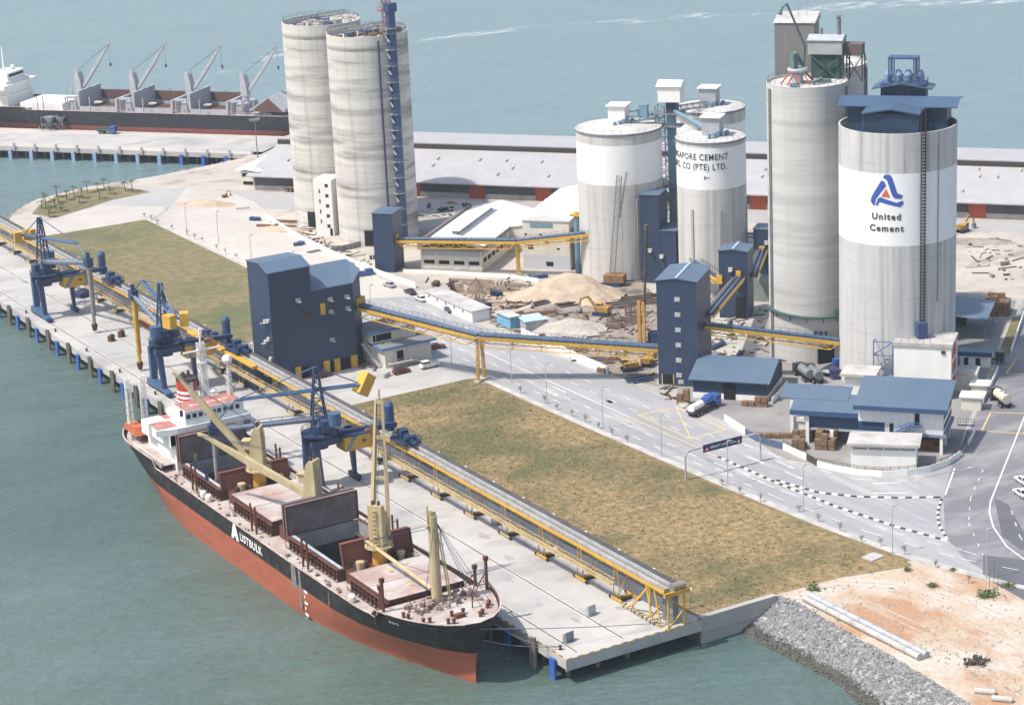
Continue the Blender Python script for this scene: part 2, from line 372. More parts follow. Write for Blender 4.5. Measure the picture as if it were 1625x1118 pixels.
def revet(name,c3,t3,NU,NV,wet=.32,count=5200,rs=(.25,.62)):
    mb=MB(); vs=[]
    for i in range(NU+1):
        A=lerp_poly(c3,i/NU); B=lerp_poly(t3,i/NU)
        for j in range(NV+1):
            v=j/NV; z=-5.1*v+rr.uniform(-.22,.22)*(j>0); vs.append((A[0]+(B[0]-A[0])*v+rr.uniform(-.2,.2)*(0<j),A[1]+(B[1]-A[1])*v+rr.uniform(-.2,.2),z if j else .02))
    fs=[(i*(NV+1)+j,(i+1)*(NV+1)+j,(i+1)*(NV+1)+j+1,i*(NV+1)+j+1) for i in range(NU) for j in range(NV)]
    mb.add(vs,fs); o=struct(name,mb,[ROCK,ROCKD])
    for p in o.data.polygons:
        if p.center.z<-5.1*(1-wet): p.material_index=1
    st=MB(); mi=[]
    for k in range(count):
        u=rr.random(); v=rr.random()**.9; A=lerp_poly(c3,u); B=lerp_poly(t3,u); r=rr.uniform(*rs)*(1.3 if rr.random()<.06 else 1)
        c=(A[0]+(B[0]-A[0])*v,A[1]+(B[1]-A[1])*v,-5.1*v+.08)
        pv=[]
        for a in ((1,0,0),(-1,0,0),(0,1,0),(0,-1,0),(0,0,.8),(0,0,-.8)):
            pv.append((c[0]+(a[0]+rr.uniform(-.35,.35))*r,c[1]+(a[1]+rr.uniform(-.35,.35))*r,c[2]+(a[2]+rr.uniform(-.3,.3))*r))
        st.add(pv,[(0,2,4),(2,1,4),(1,3,4),(3,0,4),(2,0,5),(1,2,5),(3,1,5),(0,3,5)]); mi+= [1 if v>1-wet*.95+rr.uniform(-.05,.05) else 0]*8
    o=tag(st.build('revetment_stones',[ROCK,ROCKD]),'loose grey stones covering the sloping revetment at '+('the near shore' if count>4000 else 'the far basin shore'),'stones',kind='stuff')
    for p,m_ in zip(o.data.polygons,mi): p.material_index=m_
revet('revetment',crest,toe,110,12,count=15000,rs=(.14,.36))
cl=[c for c in coastL]; tl=[(c[0]-4.5,c[1]+4) if i<5 else (c[0]-1,c[1]+5.5) for i,c in enumerate(coastL)]
revet('basin_revetment',cl,tl,60,5,wet=.2,count=1200,rs=(.3,.7))
# --- quay deck on piles
DECKM=mat('apron_concrete',(.46,.435,.405),(.345,.335,.325),(.035,.035,.05),.9,bump=.02,lo=.36,hi=.62,det=8,c3=(.25,.24,.235),s3=(.06,.11,.1),lo3=.48,hi3=.68,amt3=.8)
mb=MB(); mb.box(0,0,-1.0,27,0.8,0); mb.box(0,.8,-1.0,16,420,0); mb.box(16,8,-1,27,420,.004); mb.box(16,.8,-1,27,8,0)
mb.box(-.02,-.25,-2.0,27.3,0,.04); mb.box(-.25,0,-1.75,0,420,.04); mb.box(-.25,-.25,-2.0,-.02,0,.04)
quay=struct('quay_deck',mb,DECKM)
quay['label']='long pale concrete quay deck standing on piles beside the ship'
mb=MB()
for y in [3+7.4*k for k in range(54)]:
    for x in (2.,8.,14.): mb.tube((x,y,-9),(x,y,-1),.45,n=8)
tag(mb.build('deck_pile',mat('pile_concrete',(.22,.21,.2),(.12,.11,.1),(.5,.5,.5)),quay),kind='stuff')
FEND=mat('blue_fender',(.03,.10,.36),(.05,.13,.38),(.6,.6,.3),.5)
POST=mat('fender_pile',(.22,.19,.16),(.12,.105,.09),(.8,.8,.3),.85)
f0=None
for k in range(26):
    y=9.6+14.8*k
    mb=MB(); mb.tube((-.75,y-.55,-9),(-.75,y-.55,.9),.38,n=8); mb.tube((-.75,y+.55,-9),(-.75,y+.55,.7),.38,n=8); mb.box(-.35,y-1.,-1.6,0,y+1.,-.5)
    if y<410: mb.build('fender_pile',POST,quay)
    mb=MB(); mb.box(-.95,y-7.1,-4.9,-.55,y-5.5,-.75); mb.box(-.55,y-6.7,-1.6,-.25,y-5.9,-.9)
    mb.build('fender',FEND,quay)
for k in range(14):
    y=4+22*k; mb=MB(); mb.lathe([(.34,0),(.22,.12),(.2,.5),(.38,.62),(.34,.74),(0,.78)],(1.3,y,0),n=10); mb.build('bollard',RUST,quay)
# yellow and black safety edge
mb=MB(); mk=MB()
def stripes(p,q,w,step,A,B_):
    p=Vector(p); q=Vector(q); L=(q-p).length; d=(q-p)/L; nn=Vector((-d.y,d.x,0)); k=0; s_=0
    while s_<L:
        e=min(L,s_+step); a=p+d*s_; b_=p+d*e
        (A if k%2 else B_).add([a-nn*w/2,b_-nn*w/2,b_+nn*w/2,a+nn*w/2],[(0,1,2,3)]); s_=e; k+=1
stripes((-.05,110,.046),(-.05,.1,.046),.3,1.1,mb,mk); stripes((0,-.08,.046),(27.2,-.08,.046),.28,1.1,mb,mk)
struct('quay_edge_yellow_marking',mb,YEL); struct('quay_edge_black_marking',mk,mat('black_marking',(.05,.05,.05),None))
# retaining wall cap beyond the deck
mb=MB(); mb.box(27.3,-.35,-2.4,43.3,.8,.5); mb.box(27.3,-.1,-9,41,.4,-2.4); struct('retaining_wall',mb,CONC)
# crane rails
mb=MB()
for x in (3.,12.2):
    mb.box(x-.09,1.5,.004,x+.09,415,.05)
struct('crane_rail',mb,RUST)
mb=MB()
for x in (3.,12.2): mb.add([(x-.5,1.5,.006),(x+.5,1.5,.006),(x+.5,415,.006),(x-.5,415,.006)],[(0,1,2,3)])
struct('crane_rail_slot',mb,mat('rail_slot_concrete',(.38,.355,.33),(.50,.48,.45),(.3,.3,.3),.9))
# --- aprons, roads
DUST=mat('dusty_yard',(.44,.41,.37),(.31,.295,.275),(.05,.05,.05),.95,det=8,c3=(.25,.235,.225),s3=(.11,.11,.1),lo3=.54,hi3=.72,amt3=.8)
YARD=mat('yard_concrete',(.27,.255,.245),(.195,.185,.18),(.07,.07,.07),.9,det=7,c3=(.13,.125,.12),s3=(.12,.12,.1),lo3=.58,hi3=.74,amt3=.7)
ROAD=mat('road_asphalt',(.30,.295,.305),(.245,.245,.255),(.03,.02,.03),.85,det=8,bump=.01,c3=(.42,.40,.38),s3=(.30,.035,.1),lo3=.46,hi3=.70,amt3=.75)
ROADD=mat('fresh_asphalt',(.185,.18,.195),(.15,.148,.16),(.05,.05,.05),.8,det=8,c3=(.30,.295,.29),s3=(.06,.16,.1),lo3=.47,hi3=.68,amt3=.8)
BLEACH=mat('bleached_road',(.47,.43,.385),(.385,.355,.33),(.05,.05,.05),.9,det=7,c3=(.44,.41,.38),s3=(.1,.1,.1),lo3=.55,hi3=.75,amt3=.7)
sheet('apron',[(27,.8),(27.4,8),(27.4,3.9),(27.4,144),(67,144),(67,200),(27.2,200),(27,347),(27,350),(26,350),(26,9)],.006,DECKM,px=False)
sheet('cross_road',[(27,347),(68,347),(73,351),(92,378),(83,381),(56,372),(47,367.5),(27.3,362)],.010,BLEACH,px=False)
road=[(68.2,346),(67.6,260),(67.3,200),(66.8,178),(67,144),(68.2,100),(70.2,50),(71.8,20),(74.6,0),(80,-20),(92,-50),(120,-110),(240,-110),(330,40),(206,113),(136.5,53.),(125,43.5),(117,36),(110,32.8),(104,32.2),(97.5,36.2),(91,48.6),(87.2,55.2),(90.4,72.8),(92.5,80),(92.3,100),(91.5,107.7),(91.2,127),(88.6,163.6),(88.8,201.8),(90.5,226),(90.8,241),(94.5,279),(98,318),(103,345),(103,368),(92.7,378.1),(75,352)]
sheet('road',road,.012,ROAD,px=False)
sheet('road_dusty_end',[(68.3,344),(67.8,250),(67.6,228),(89,215),(90.7,241),(94.3,279),(97.8,318),(102.8,345),(102.8,367),(93,377),(75.5,351)],.018,BLEACH,px=False)
jn=[G(*p) for p in ((1510,742),(1497,790),(1500,852),(1530,885),(1600,930))]+[(92,-40),(120,-105),(238,-105),(325,40),(206,112),(137,53)]
sheet('junction_road',jn,.018,ROADD,px=False)
sheet('resurfaced_patch',[(1560,880),(1625,888),(1640,960),(1560,915)],.024,mat('dark_asphalt',(.10,.10,.115),(.12,.12,.13),(.2,.2,.2)))
sheet('resurfaced_strip',[(1578,790),(1600,800),(1640,870),(1620,872),(1590,850)],.024,_M['dark_asphalt'])
sheet('yard',[(87.5,56),(91,49.5),(98,37.5),(104,33.5),(110,34),(117,36.7),(136,53.5),(204,113),(190,150),(140,125),(100,112),(92.6,100),(92.6,80),(91,73)],.016,YARD,px=False)
sheet('works_yard',[(92,100),(100,112),(140,126),(190,150),(150,205),(120,175),(100,165),(90,163),(91.7,127)],.010,DUST,px=False)
sheet('far_road',[Wf(-20,-78),Wf(150,-66),Wf(300,-64),Wf(300,-52),Wf(-20,-52)],.015,mat('worn_road',(.37,.355,.345),(.31,.30,.295),(.06,.03,.1),.9,det=7),px=False)
# pavement strip with kerb along the verge
kl=[(67.0,346),(66.6,260),(66.2,205)]; kr=[(68.2,346),(67.6,260),(67.3,205)]
mb=MB(); mb.prism(kl+kr[::-1],0,.13)
kl=[(65.9,143.5),(66.6,100),(68.4,50),(70.2,20),(72.8,0),(78.4,-20),(90.4,-50)]; kr=[(67.2,143.5),(68.2,100),(70.2,50),(71.8,20),(74.6,0),(80,-20),(92,-50)]
mb.prism(kl+kr[::-1],0,.13); struct('pavement',mb,SLABW)
# --- grass
GRASS=mat('dry_grass',(.135,.110,.052),(.36,.245,.125),(.7,.6,.3),.95,bump=.08,lo=.36,hi=.68,det=12,c3=(.085,.088,.038),s3=(.026,.040,.1),lo3=.44,hi3=.60,amt3=.85,bs=(2,2,2))
GRASG=mat('greener_grass',(.130,.118,.056),(.235,.180,.095),(.4,.35,.3),.95,bump=.08,lo=.38,hi=.68,det=12,c3=(.080,.105,.045),s3=(.03,.045,.1),lo3=.50,hi3=.66,amt3=.7,bs=(1.5,1.5,1.5))
def grass(name,pts,m,label):
    o=sheet(name,pts,.03,m,px=False,kind='stuff'); o['label']=label; o['category']='grass'; return o
grass('grass_field',[(27.4,8.5),(27.0,3.6),(27.8,1.0),(43.3,1.0),(58,.2),(70,-3.0),(71.5,-3.2),(72.6,1),(70.1,20),(68.3,50),(66.5,100),(65.8,143),(64,144.3),(27.4,144)],GRASS,'dry yellowed grass field between the long quay conveyor and the road')
grass('grass_field',[(27.4,205),(66.1,205),(66.5,260),(66.9,346),(27.4,347.5)],GRASG,'greener grass field beyond the tall blue conveyor building')
grass('grass_corner',[(46,367.9),(55.5,372.4),(69,379),(83,381.2),(82,386),(78,397),(66,399),(56,396),(48,388),(42,378)],GRASG,'small grass patch with young palms by the basin')
grass('grass_strip',[G(*p) for p in ((1607,503),(1622,503),(1605,562),(1584,562))],GRASG,'narrow green lawn strip beside the right hand road')
grass('grass_strip',[(56,200.5),(66.2,200.5),(66.1,204.9),(50,204.9)],GRASS,'thin dry grass edge behind the small office')
sheet('verge_soil',[(72.9,-1.5),(70.6,19.8),(68.4,50),(66.6,100),(65.9,130),(65.2,130),(65.7,100),(67.4,50),(69.4,19.8),(71.2,0)],.036,mat('verge_soil',(.19,.10,.06),(.20,.18,.08),(.8,.5,.5),.95,lo=.4,hi=.6),px=False)
sheet('orange_ground',crest[1:]+[(80,-158),(200,-158),(120,-111),(91,-50),(78.6,-20),(73,-2.6),(70,-3.2),(58,0),(44,.7)],.012,ORSAND,px=False)
mb=MB(); a=G(1385,884); mb.cbox((a[0],a[1],.12),3.4,2.6,.2,R(10)); struct('concrete_pad',mb,SLABW)
# --- road markings
LINE=mat('road_paint_white',(.74,.73,.71),(.60,.59,.58),(1,1,1),.7); LINY=mat('road_paint_yellow',(.72,.50,.16),(.62,.45,.18),(1,1,1),.7)
wl=MB(); yl=MB(); bw=MB(); bb=MB()
def line(mb,pts,w=.16,z=.030,dash=None):
    pts=[Vector((p[0],p[1],z)) for p in pts]
    for p,q in zip(pts,pts[1:]):
        L=(q-p).length
        if L<.01: continue
        d=(q-p)/L; nn=Vector((-d.y,d.x,0))*(w/2); s_=0
        while s_<L:
            e=min(L,s_+(dash[0] if dash else L)); a=p+d*s_; c=p+d*e; mb.add([a-nn,c-nn,c+nn,a+nn],[(0,1,2,3)]); s_=e+(dash[1] if dash else 1)
line(wl,[(77.9,205),(77.9,98)],.22); line(yl,[(77.9,98),(78.1,66)],.24)
for x in (71.6,74.8,81.3,84.8): line(wl,[(x-.7 if x<76 else x,215),(x,66)],.17,dash=(3,5))
line(wl,[(72.4,66),(73.3,40),(75.6,14),(80.5,-6),(92,-32)],.17,dash=(3,5)); line(wl,[(75.4,66),(76.2,44)],.17); line(wl,[(75.4,66),(76.6,40),(79.2,12),(84,-6)],.17,dash=(3,5))
for x,y in ((73.7,126),(76.4,127),(73.7,60),(76.6,58),(83,62),(86,56),(83.5,50)):   # lane arrows
    line(wl,[(x,y),(x,y-4.5)],.22); wl.add([(x-.45,y-4.2,.03),(x+.45,y-4.2,.03),(x,y-6,.03)],[(0,1,2)])
q=[G(*p) for p in ((1013,658),(1073,646),(1153,681),(1096,696))]
for i in range(4): line(yl,[q[i],q[(i+1)%4]],.28)
line(yl,[q[0],q[2]],.16,.034); line(yl,[q[1],q[3]],.2,.038)
for pp in (((1572,654),(1640,656),(1624,688),(1558,683)),((1612,569),(1660,570),(1640,594),(1597,592))):
    q=[G(*p) for p in pp]
    for i in range(4): line(yl,[q[i],q[(i+1)%4]],.28)
line(wl,[G(*p) for p in ((1640,625),(1572,795),(1570,812),(1576,835),(1597,866),(1640,898))],.28)
line(wl,[G(*p) for p in ((1515,742),(1500,785))],.3)
for k in range(9): 
    a=G(1450+8*k,762-k*1.8); c=G(1478+8*k,755-k*1.8); line(wl,[a,c],.2)
line(wl,[G(*p) for p in ((1560,745),(1540,790),(1537,830),(1560,880))],.15,dash=(1.5,3.5)); line(wl,[G(*p) for p in ((1605,810),(1618,850),(1650,900))],.15,dash=(2,4))
line(wl,[G(*p) for p in ((1180,655+50),(1230,722),(1300,745),(1360,760),(1440,762))],.17,dash=(3,4.5)); line(wl,[G(*p) for p in ((1385,767),(1430,765))],.3); line(wl,[G(*p) for p in ((1385,782),(1440,782))],.3)
stn=MB()
for k in range(46):
    x,y=rr.uniform(69.5,87),rr.uniform(-5,205) 
    if y<30: x+=6
    r_=rr.uniform(.3,1.3); n_=9; vs=[(x+r_*math.cos(6.283*i/n_)*rr.uniform(.5,1),y+r_*1.9*math.sin(6.283*i/n_)*rr.uniform(.5,1),.0265) for i in range(n_)]; stn.add(vs,[tuple(range(n_))])
for k in range(40):
    x,y=rr.uniform(1.5,26),rr.uniform(5,300); r_=rr.uniform(.4,1.8); n_=9; vs=[(x+r_*math.cos(6.283*i/n_)*rr.uniform(.4,1),y+r_*1.7*math.sin(6.283*i/n_)*rr.uniform(.4,1),.012) for i in range(n_)]; stn.add(vs,[tuple(range(n_))])
struct('oil_stain',stn,mat('oil_stained_surface',(.27,.26,.255),(.34,.33,.32),(.8,.8,.8),.7))
struct('white_road_marking',wl,LINE); struct('yellow_road_marking',yl,LINY)
# black and white kerbed islands
def bwkerb(pts):
    pts=[Vector((*p,0)) for p in pts]; k=0
    for p,q in zip(pts,pts[1:]):
        L=(q-p).length; nb=max(1,round(L/1.25))
        for i in range(nb):
            a=p.lerp(q,i/nb); c=p.lerp(q,(i+1)/nb); (bw if k%2 else bb).beam(a+Vector((0,0,.1)),c+Vector((0,0,.1)),.45,.2); k+=1
bwkerb([G(*p) for p in ((1140,725),(1230,765),(1330,805),(1420,835),(1503,858))])
bwkerb([G(*p) for p in ((1232,762),(1300,782),(1360,788),(1425,790),(1492,789))]); bwkerb([G(*p) for p in ((1494,792),(1488,812),(1490,832),(1503,856))])
struct('white_kerb_blocks',bw,CWHITE); struct('black_kerb_blocks',bb,mat('black_marking',(0,0,0)))
# --- far wharf
mb=MB(); c=[Wf(-230,0),Wf(3,0),Wf(3,30),Wf(-230,30)]; mb.prism(c,-1.6,0)
wharf=struct('far_wharf',mb,BLEACH); wharf['label']='far concrete wharf on piles in front of the dark ship'
sheet('far_wharf_roadway',[Wf(-150,8),Wf(2,4),Wf(2,24),Wf(-150,22)],.01,DECKM,px=False)
mb=MB()
for k in range(60):
    for y in (3,12,21): a=Wf(-228+3.8*k,y); mb.tube((*a,-9),(*a,-1.6),.4,n=6)
tag(mb.build('deck_pile',_M['pile_concrete'],wharf),kind='stuff')
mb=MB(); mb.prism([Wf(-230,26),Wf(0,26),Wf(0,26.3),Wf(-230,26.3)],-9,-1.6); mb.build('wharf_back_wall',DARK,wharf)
PFEN=mat('pale_fender',(.30,.40,.52),(.2,.3,.45),(.5,.5,.5),.6); 
for k in range(26):
    a=Wf(-1.5-8.55*k,-.5); mb=MB(); mb.cbox((a[0],a[1],-2.9),1.3,.7,3.9,R(-51)); mb.build('fender',FEND if k<4 else PFEN,wharf)
    a=Wf(.2-8.55*k,-.3); mb=MB(); mb.cbox((a[0],a[1],.3),.8,.5,2.0,R(-51)); mb.build('fender_post',CONC,wharf)

ruts('tyre_tracks',mat('earth_track',(.36,.27,.19),(.47,.40,.33),(.5,.5,.5),.95,lo=.35,hi=.6,det=9),[((1240,938),(1330,925),(1420,930),(1500,960),(1590,1010),(1660,1050)),((1255,946),(1370,955),(1470,1000),(1560,1060),(1640,1110)),((1460,905),(1500,940),(1580,975),(1650,1000))])
pb=MB()
for k in range(600):
    y=rk.uniform(-75,0); x=43.5+(.0-y)*.13+rk.random()**2*26; s_=rk.uniform(.08,.32)
    pb.add([(x+s_,y,.03),(x-s_*.8,y+s_*.5,.03),(x-s_*.3,y-s_,.03),(x,y,.03+s_)],[(0,1,3),(1,2,3),(2,0,3)])
tag(pb.build('pebbles',mat('pale_lump',(.36,.32,.28),(.25,.22,.19),(2,2,2))),'small pebbles and lumps strewn over the orange earth',kind='stuff')
tf=MB()
for k in range(11000):
    x,y=rk.uniform(27.6,65.4),rk.uniform(1.2,143.6)
    s_=rk.uniform(.10,.26); a=rk.uniform(0,6.3); tf.add([(x-s_*math.cos(a),y-s_*math.sin(a),.03),(x+s_*math.cos(a),y+s_*math.sin(a),.03),(x+rk.uniform(-.2,.2),y+rk.uniform(-.2,.2),.03+s_*.9)],[(0,1,2)])
tag(tf.build('grass_tufts',mat('tuft_straw',(.36,.25,.13),(.17,.145,.07),(.13,.11,.5),.95,lo=.40,hi=.60)),'dry straw tufts standing all over the long field beside the conveyor','grass',kind='stuff')
# ================= SILOS AND BUILDINGS =================
def silo_mat(name,c,c2,stain,band=None,mode='band',amt=.8,vert=.5):
    'slip-formed concrete: level lift bands and rain streaks; optional painted band between two heights'
    m=mat(name,c,c2,(.012,.012,.42) if mode=='band' else (.35,.35,.012),.9,det=7,lo=.36,hi=.66,c3=stain,s3=(.03,.03,.33) if mode=='band' else (.55,.55,.02),lo3=.49,hi3=.66,amt3=amt)
    n=m.node_tree.nodes; l=m.node_tree.links; b=n['Principled BSDF']
    tc=n.new('ShaderNodeTexCoord'); sp=n.new('ShaderNodeSeparateXYZ'); l.new(tc.outputs['Object'],sp.inputs[0])
    cur=b.inputs['Base Color'].links[0].from_socket
    # second layer in the other direction
    mp=n.new('ShaderNodeMapping'); mp.inputs['Scale'].default_value=(.9,.9,.03) if mode=='band' else (.1,.1,.9); l.new(tc.outputs['Object'],mp.inputs[0])
    t=n.new('ShaderNodeTexNoise'); t.inputs['Scale'].default_value=1; t.inputs['Detail'].default_value=5; l.new(mp.outputs[0],t.inputs[0])
    r=n.new('ShaderNodeMapRange'); r.inputs[1].default_value=.52; r.inputs[2].default_value=.75; r.inputs[4].default_value=vert; l.new(t.outputs[0],r.inputs[0])
    mx=n.new('ShaderNodeMix'); mx.data_type='RGBA'; l.new(r.outputs[0],mx.inputs[0]); l.new(cur,mx.inputs[6]); mx.inputs[7].default_value=(*stain,1); cur=mx.outputs[2]
    if band:
        a=n.new('ShaderNodeMath'); a.operation='GREATER_THAN'; a.inputs[1].default_value=band[0]; l.new(sp.outputs[2],a.inputs[0])
        b2=n.new('ShaderNodeMath'); b2.operation='LESS_THAN'; b2.inputs[1].default_value=band[1]; l.new(sp.outputs[2],b2.inputs[0])
        mu=n.new('ShaderNodeMath'); mu.operation='MULTIPLY'; l.new(a.outputs[0],mu.inputs[0]); l.new(b2.outputs[0],mu.inputs[1])
        mx=n.new('ShaderNodeMix'); mx.data_type='RGBA'; l.new(mu.outputs[0],mx.inputs[0]); l.new(cur,mx.inputs[6]); mx.inputs[7].default_value=(.76,.76,.75,1); cur=mx.outputs[2]
    l.new(cur,b.inputs['Base Color']); return m
S_TW=silo_mat('banded_silo_concrete',(.60,.575,.53),(.46,.435,.40),(.155,.145,.135),None,'band',.85,.3)
S_GR=silo_mat('grey_silo_concrete',(.54,.525,.50),(.45,.435,.415),(.30,.29,.275),None,'band',.55,.25)
def open_silo(nm,label,c,r,h,m,floor=-1.6,par=.35,n=72):
    t=thing(nm,label,'silo',(*c,0))
    mb=MB(); mb.lathe([(r,0),(r,h),(r-par,h),(r-par,h+floor)],(0,0,0),n,cap=False)
    mb.lathe([(r-par,h+floor),(0,h+floor+.1)],(0,0,0),n,cap=False)
    mb.build('silo_shell',m,t,smooth=True); return t
def pil(mb,r,a,h,w=.55,d=.35,z0=0):
    mb.cbox((math.cos(a)*(r+d/2-.05),math.sin(a)*(r+d/2-.05),(h+z0)/2),d,w,h-z0,a)
# ---- pair of tall banded silos
c1=G(581.8,48.5,59.7); c0=G(509,31.5,59.7); c1=(112.3,279.6)
d=Vector((c0[0]-c1[0],c0[1]-c1[1])); 
TW1=open_silo('cement_silo','tall banded concrete silo with a blue stair tower up its side',c1,11.5,59.7,S_TW)
TW0=open_silo('cement_silo','tall banded concrete silo behind its twin, without a stair tower',c0,11.5,59.7,S_TW)
# openings at the foot
for T_,angs in ((TW1,((-132,2.6),(-113,4.3),(-92,3))),(TW0,((-152,2.4),(-137,3.2)))):
    for a,w in angs:
        a=R(a); mb=MB(); mb.cbox((math.cos(a)*11.2,math.sin(a)*11.2,2.3),1.0,w,4.6,a); mb.build('loading_opening',DARK,T_)
# rooftop works: beams, formwork, machines
rr=random.Random(11)
for T_,seed in ((TW1,1),(TW0,2)):
    mb=MB(); m2=MB(); m3=MB(); z=59.7
    for k in range(26):
        a=rr.uniform(0,2*PI); q=rr.uniform(0,9.5); x,y=q*math.cos(a),q*math.sin(a); s_=rr.uniform(.5,1.8)
        m2=MB(); m2.cbox((x,y,z-1.5+s_*.4),s_*1.6,s_,s_*.8,rr.uniform(0,3)); m2.build('roof_machine' if k%3==0 else 'roof_crate',STEELB if k%3==0 else (TIMB if seed==1 else SLABW),T_)
    for k in range(34):
        a=rr.uniform(0,2*PI); q=rr.uniform(0,9); x,y=q*math.cos(a),q*math.sin(a); a2=rr.uniform(0,2*PI); L=rr.uniform(1.5,4)
        mb.tube((x,y,z-1.4+rr.uniform(0,1.5)),(x+L*math.cos(a2),y+L*math.sin(a2),z-1.2+rr.uniform(.2,3.4)),.09,n=4)
    mb.truss((-9,-1,z+1.2),(9.5,2,z+1.2),1.2,1.0,12,.07)
    mb.build('roof_scaffold',GREY,T_)
    mb=MB(); ring=[(11.1*math.cos(t),11.1*math.sin(t),z) for t in [2*PI*i/28 for i in range(28)]]; mb.rail(ring,1.0,.04,3,close=True); mb.build('guard_rail',RUST,T_)
# white stair block between the pair
B=G(527,388); bl=thing('stair_block','narrow white stair block with small windows at the foot of the banded silos','stair block',(98.6,293.0,0),GR2)
mb=MB(); mb.box(0,0,0,5.6,8,16.5); mb.build('wall',mat('white_render',(.74,.72,.68),(.66,.64,.60),(.3,.3,.1),.7),bl)
for k in range(5):
    mb=MB(); mb.box(3.6,-.04,2.4+3.0*k,4.6,.05,3.4+3.0*k); mb.build('window',GLASS,bl)
    if k<4: mb=MB(); mb.box(1.6,-.04,3.6+3.0*k,2.0,.05,4.8+3.0*k); mb.build('window',GLASS,bl)
mb=MB(); mb.box(4.4,-.05,0,5.2,.05,2.2); mb.build('door',DARK,bl)
# blue elevator and stair tower on the front silo
a=math.atan2(*(lambda p:(p[1]-c1[1],p[0]-c1[0]))(G(612,372)));
ea=R(-83); ex,ey=math.cos(ea),math.sin(ea); E0=(c1[0]+ex*12.2,c1[1]+ey*12.2)
el=thing('stair_tower','blue elevator shaft with pale landings clamped up the side of the banded silo','stair tower',(*E0,0),ea+PI/2)
mb=MB(); mb.box(-1.0,-.9,0,1.0,.9,66.5); mb.box(-1.5,-1.3,66.2,1.5,1.3,68.6); mb.build('shaft',STEELB,el)
for k in range(13):
    z=5.6+4.55*k; mb=MB(); mb.box(-2.1,-1.3,z,2.4,-.9,z+.14); mb.box(-2.1,-1.3,z,-1.3,1.0,z+.14); mb.rail([(-2.1,-1.3,z+.1),(2.4,-1.3,z+.1)],.9,.03,1.5)
    mb.beam((-1.7,-1.2,z-2.2),(-1.7,.9,z),.5,.08); mb.build('landing',LGREY,el)
mb=MB(); mb.box(-4.3,.5,0,-3.9,.9,58.5); mb.build('cable_duct',NAVY,el)
mb=MB(); mb.box(-2.6,-1.9,61.6,2.8,1.9,61.8); mb.rail([(-2.6,-1.9,61.8),(2.8,-1.9,61.8),(2.8,1.9,61.8)],1.,.05,1.5); mb.build('top_platform',GREY,el)
mb=MB(); mb.tube((-2.8,0,58),(-2.8,0,80),.12,n=5); mb.tube((-1.9,.6,58),(-1.9,.6,80),.1,n=5); mb.build('hoist_mast',GREY,el)
# orange tower crane standing on the silo
tc_=thing('tower_crane','orange and white lattice crane mast standing on the banded silo roof','tower crane',(c1[0]+5.4,c1[1]-2.2,58.2),R(20))
mb=MB(); mb.truss((0,0,0),(0,0,5),1.7,1.7,3,.16); mb.truss((0,0,9),(0,0,14),1.7,1.7,3,.16); mb.build('mast',ORED,tc_)
mb=MB(); mb.truss((0,0,5),(0,0,9),1.7,1.7,3,.16); mb.truss((0,0,14),(0,0,17.5),1.7,1.7,3,.16); mb.build('mast_section',WHITE,tc_)
mb=MB(); mb.cbox((0,0,6.9),3.4,3.4,.4); mb.cbox((0,0,12.0),3.2,3.2,.35); mb.rail([(-1.6,-1.6,7.1),(1.6,-1.6,7.1),(1.6,1.6,7.1),(-1.6,1.6,7.1)],1,.06,1.2,close=True); mb.build('climbing_frame',ORED,tc_)
mb=MB(); mb.truss((-9,0,18),(34,0,18),.9,.9,22,.05); mb.build('jib',ORED,tc_)
# ---- cement storage silos with the painted band
HS=39.4
def rimc(pl,pr,z):
    a=G(*pl,z); c=G(*pr,z); return ((a[0]+c[0])/2,(a[1]+c[1])/2),math.dist(a,c)/2
cL,rL=rimc((913.5,200),(1047,210),HS); cF,rF=rimc((1081,213),(1183,214),HS); 
rF=8.9; rL=11.3
Bt=G(1183,214,HS); vdir=Vector((Bt[0]-CAM.x,Bt[1]-CAM.y)).normalized(); rt=Vector((vdir.y,-vdir.x)); cF=(Bt[0]-rt.x*rF,Bt[1]-rt.y*rF)
Bt=G(913.5,202,HS); cL=(Bt[0]+rt.x*rL,Bt[1]+rt.y*rL)
Bt=G(1182.5,167,HS+.5); rB=9.6; cB=(Bt[0]-rt.x*rB,Bt[1]-rt.y*rB)
S_SG=silo_mat('painted_band_silo',(.54,.525,.50),(.45,.44,.42),(.27,.26,.245),(25.9,36.4),'vert',.5,.3)
S_SG2=silo_mat('painted_band_silo_short',(.55,.535,.51),(.47,.455,.44),(.28,.265,.25),(27.2,37.9),'vert',.5,.3)
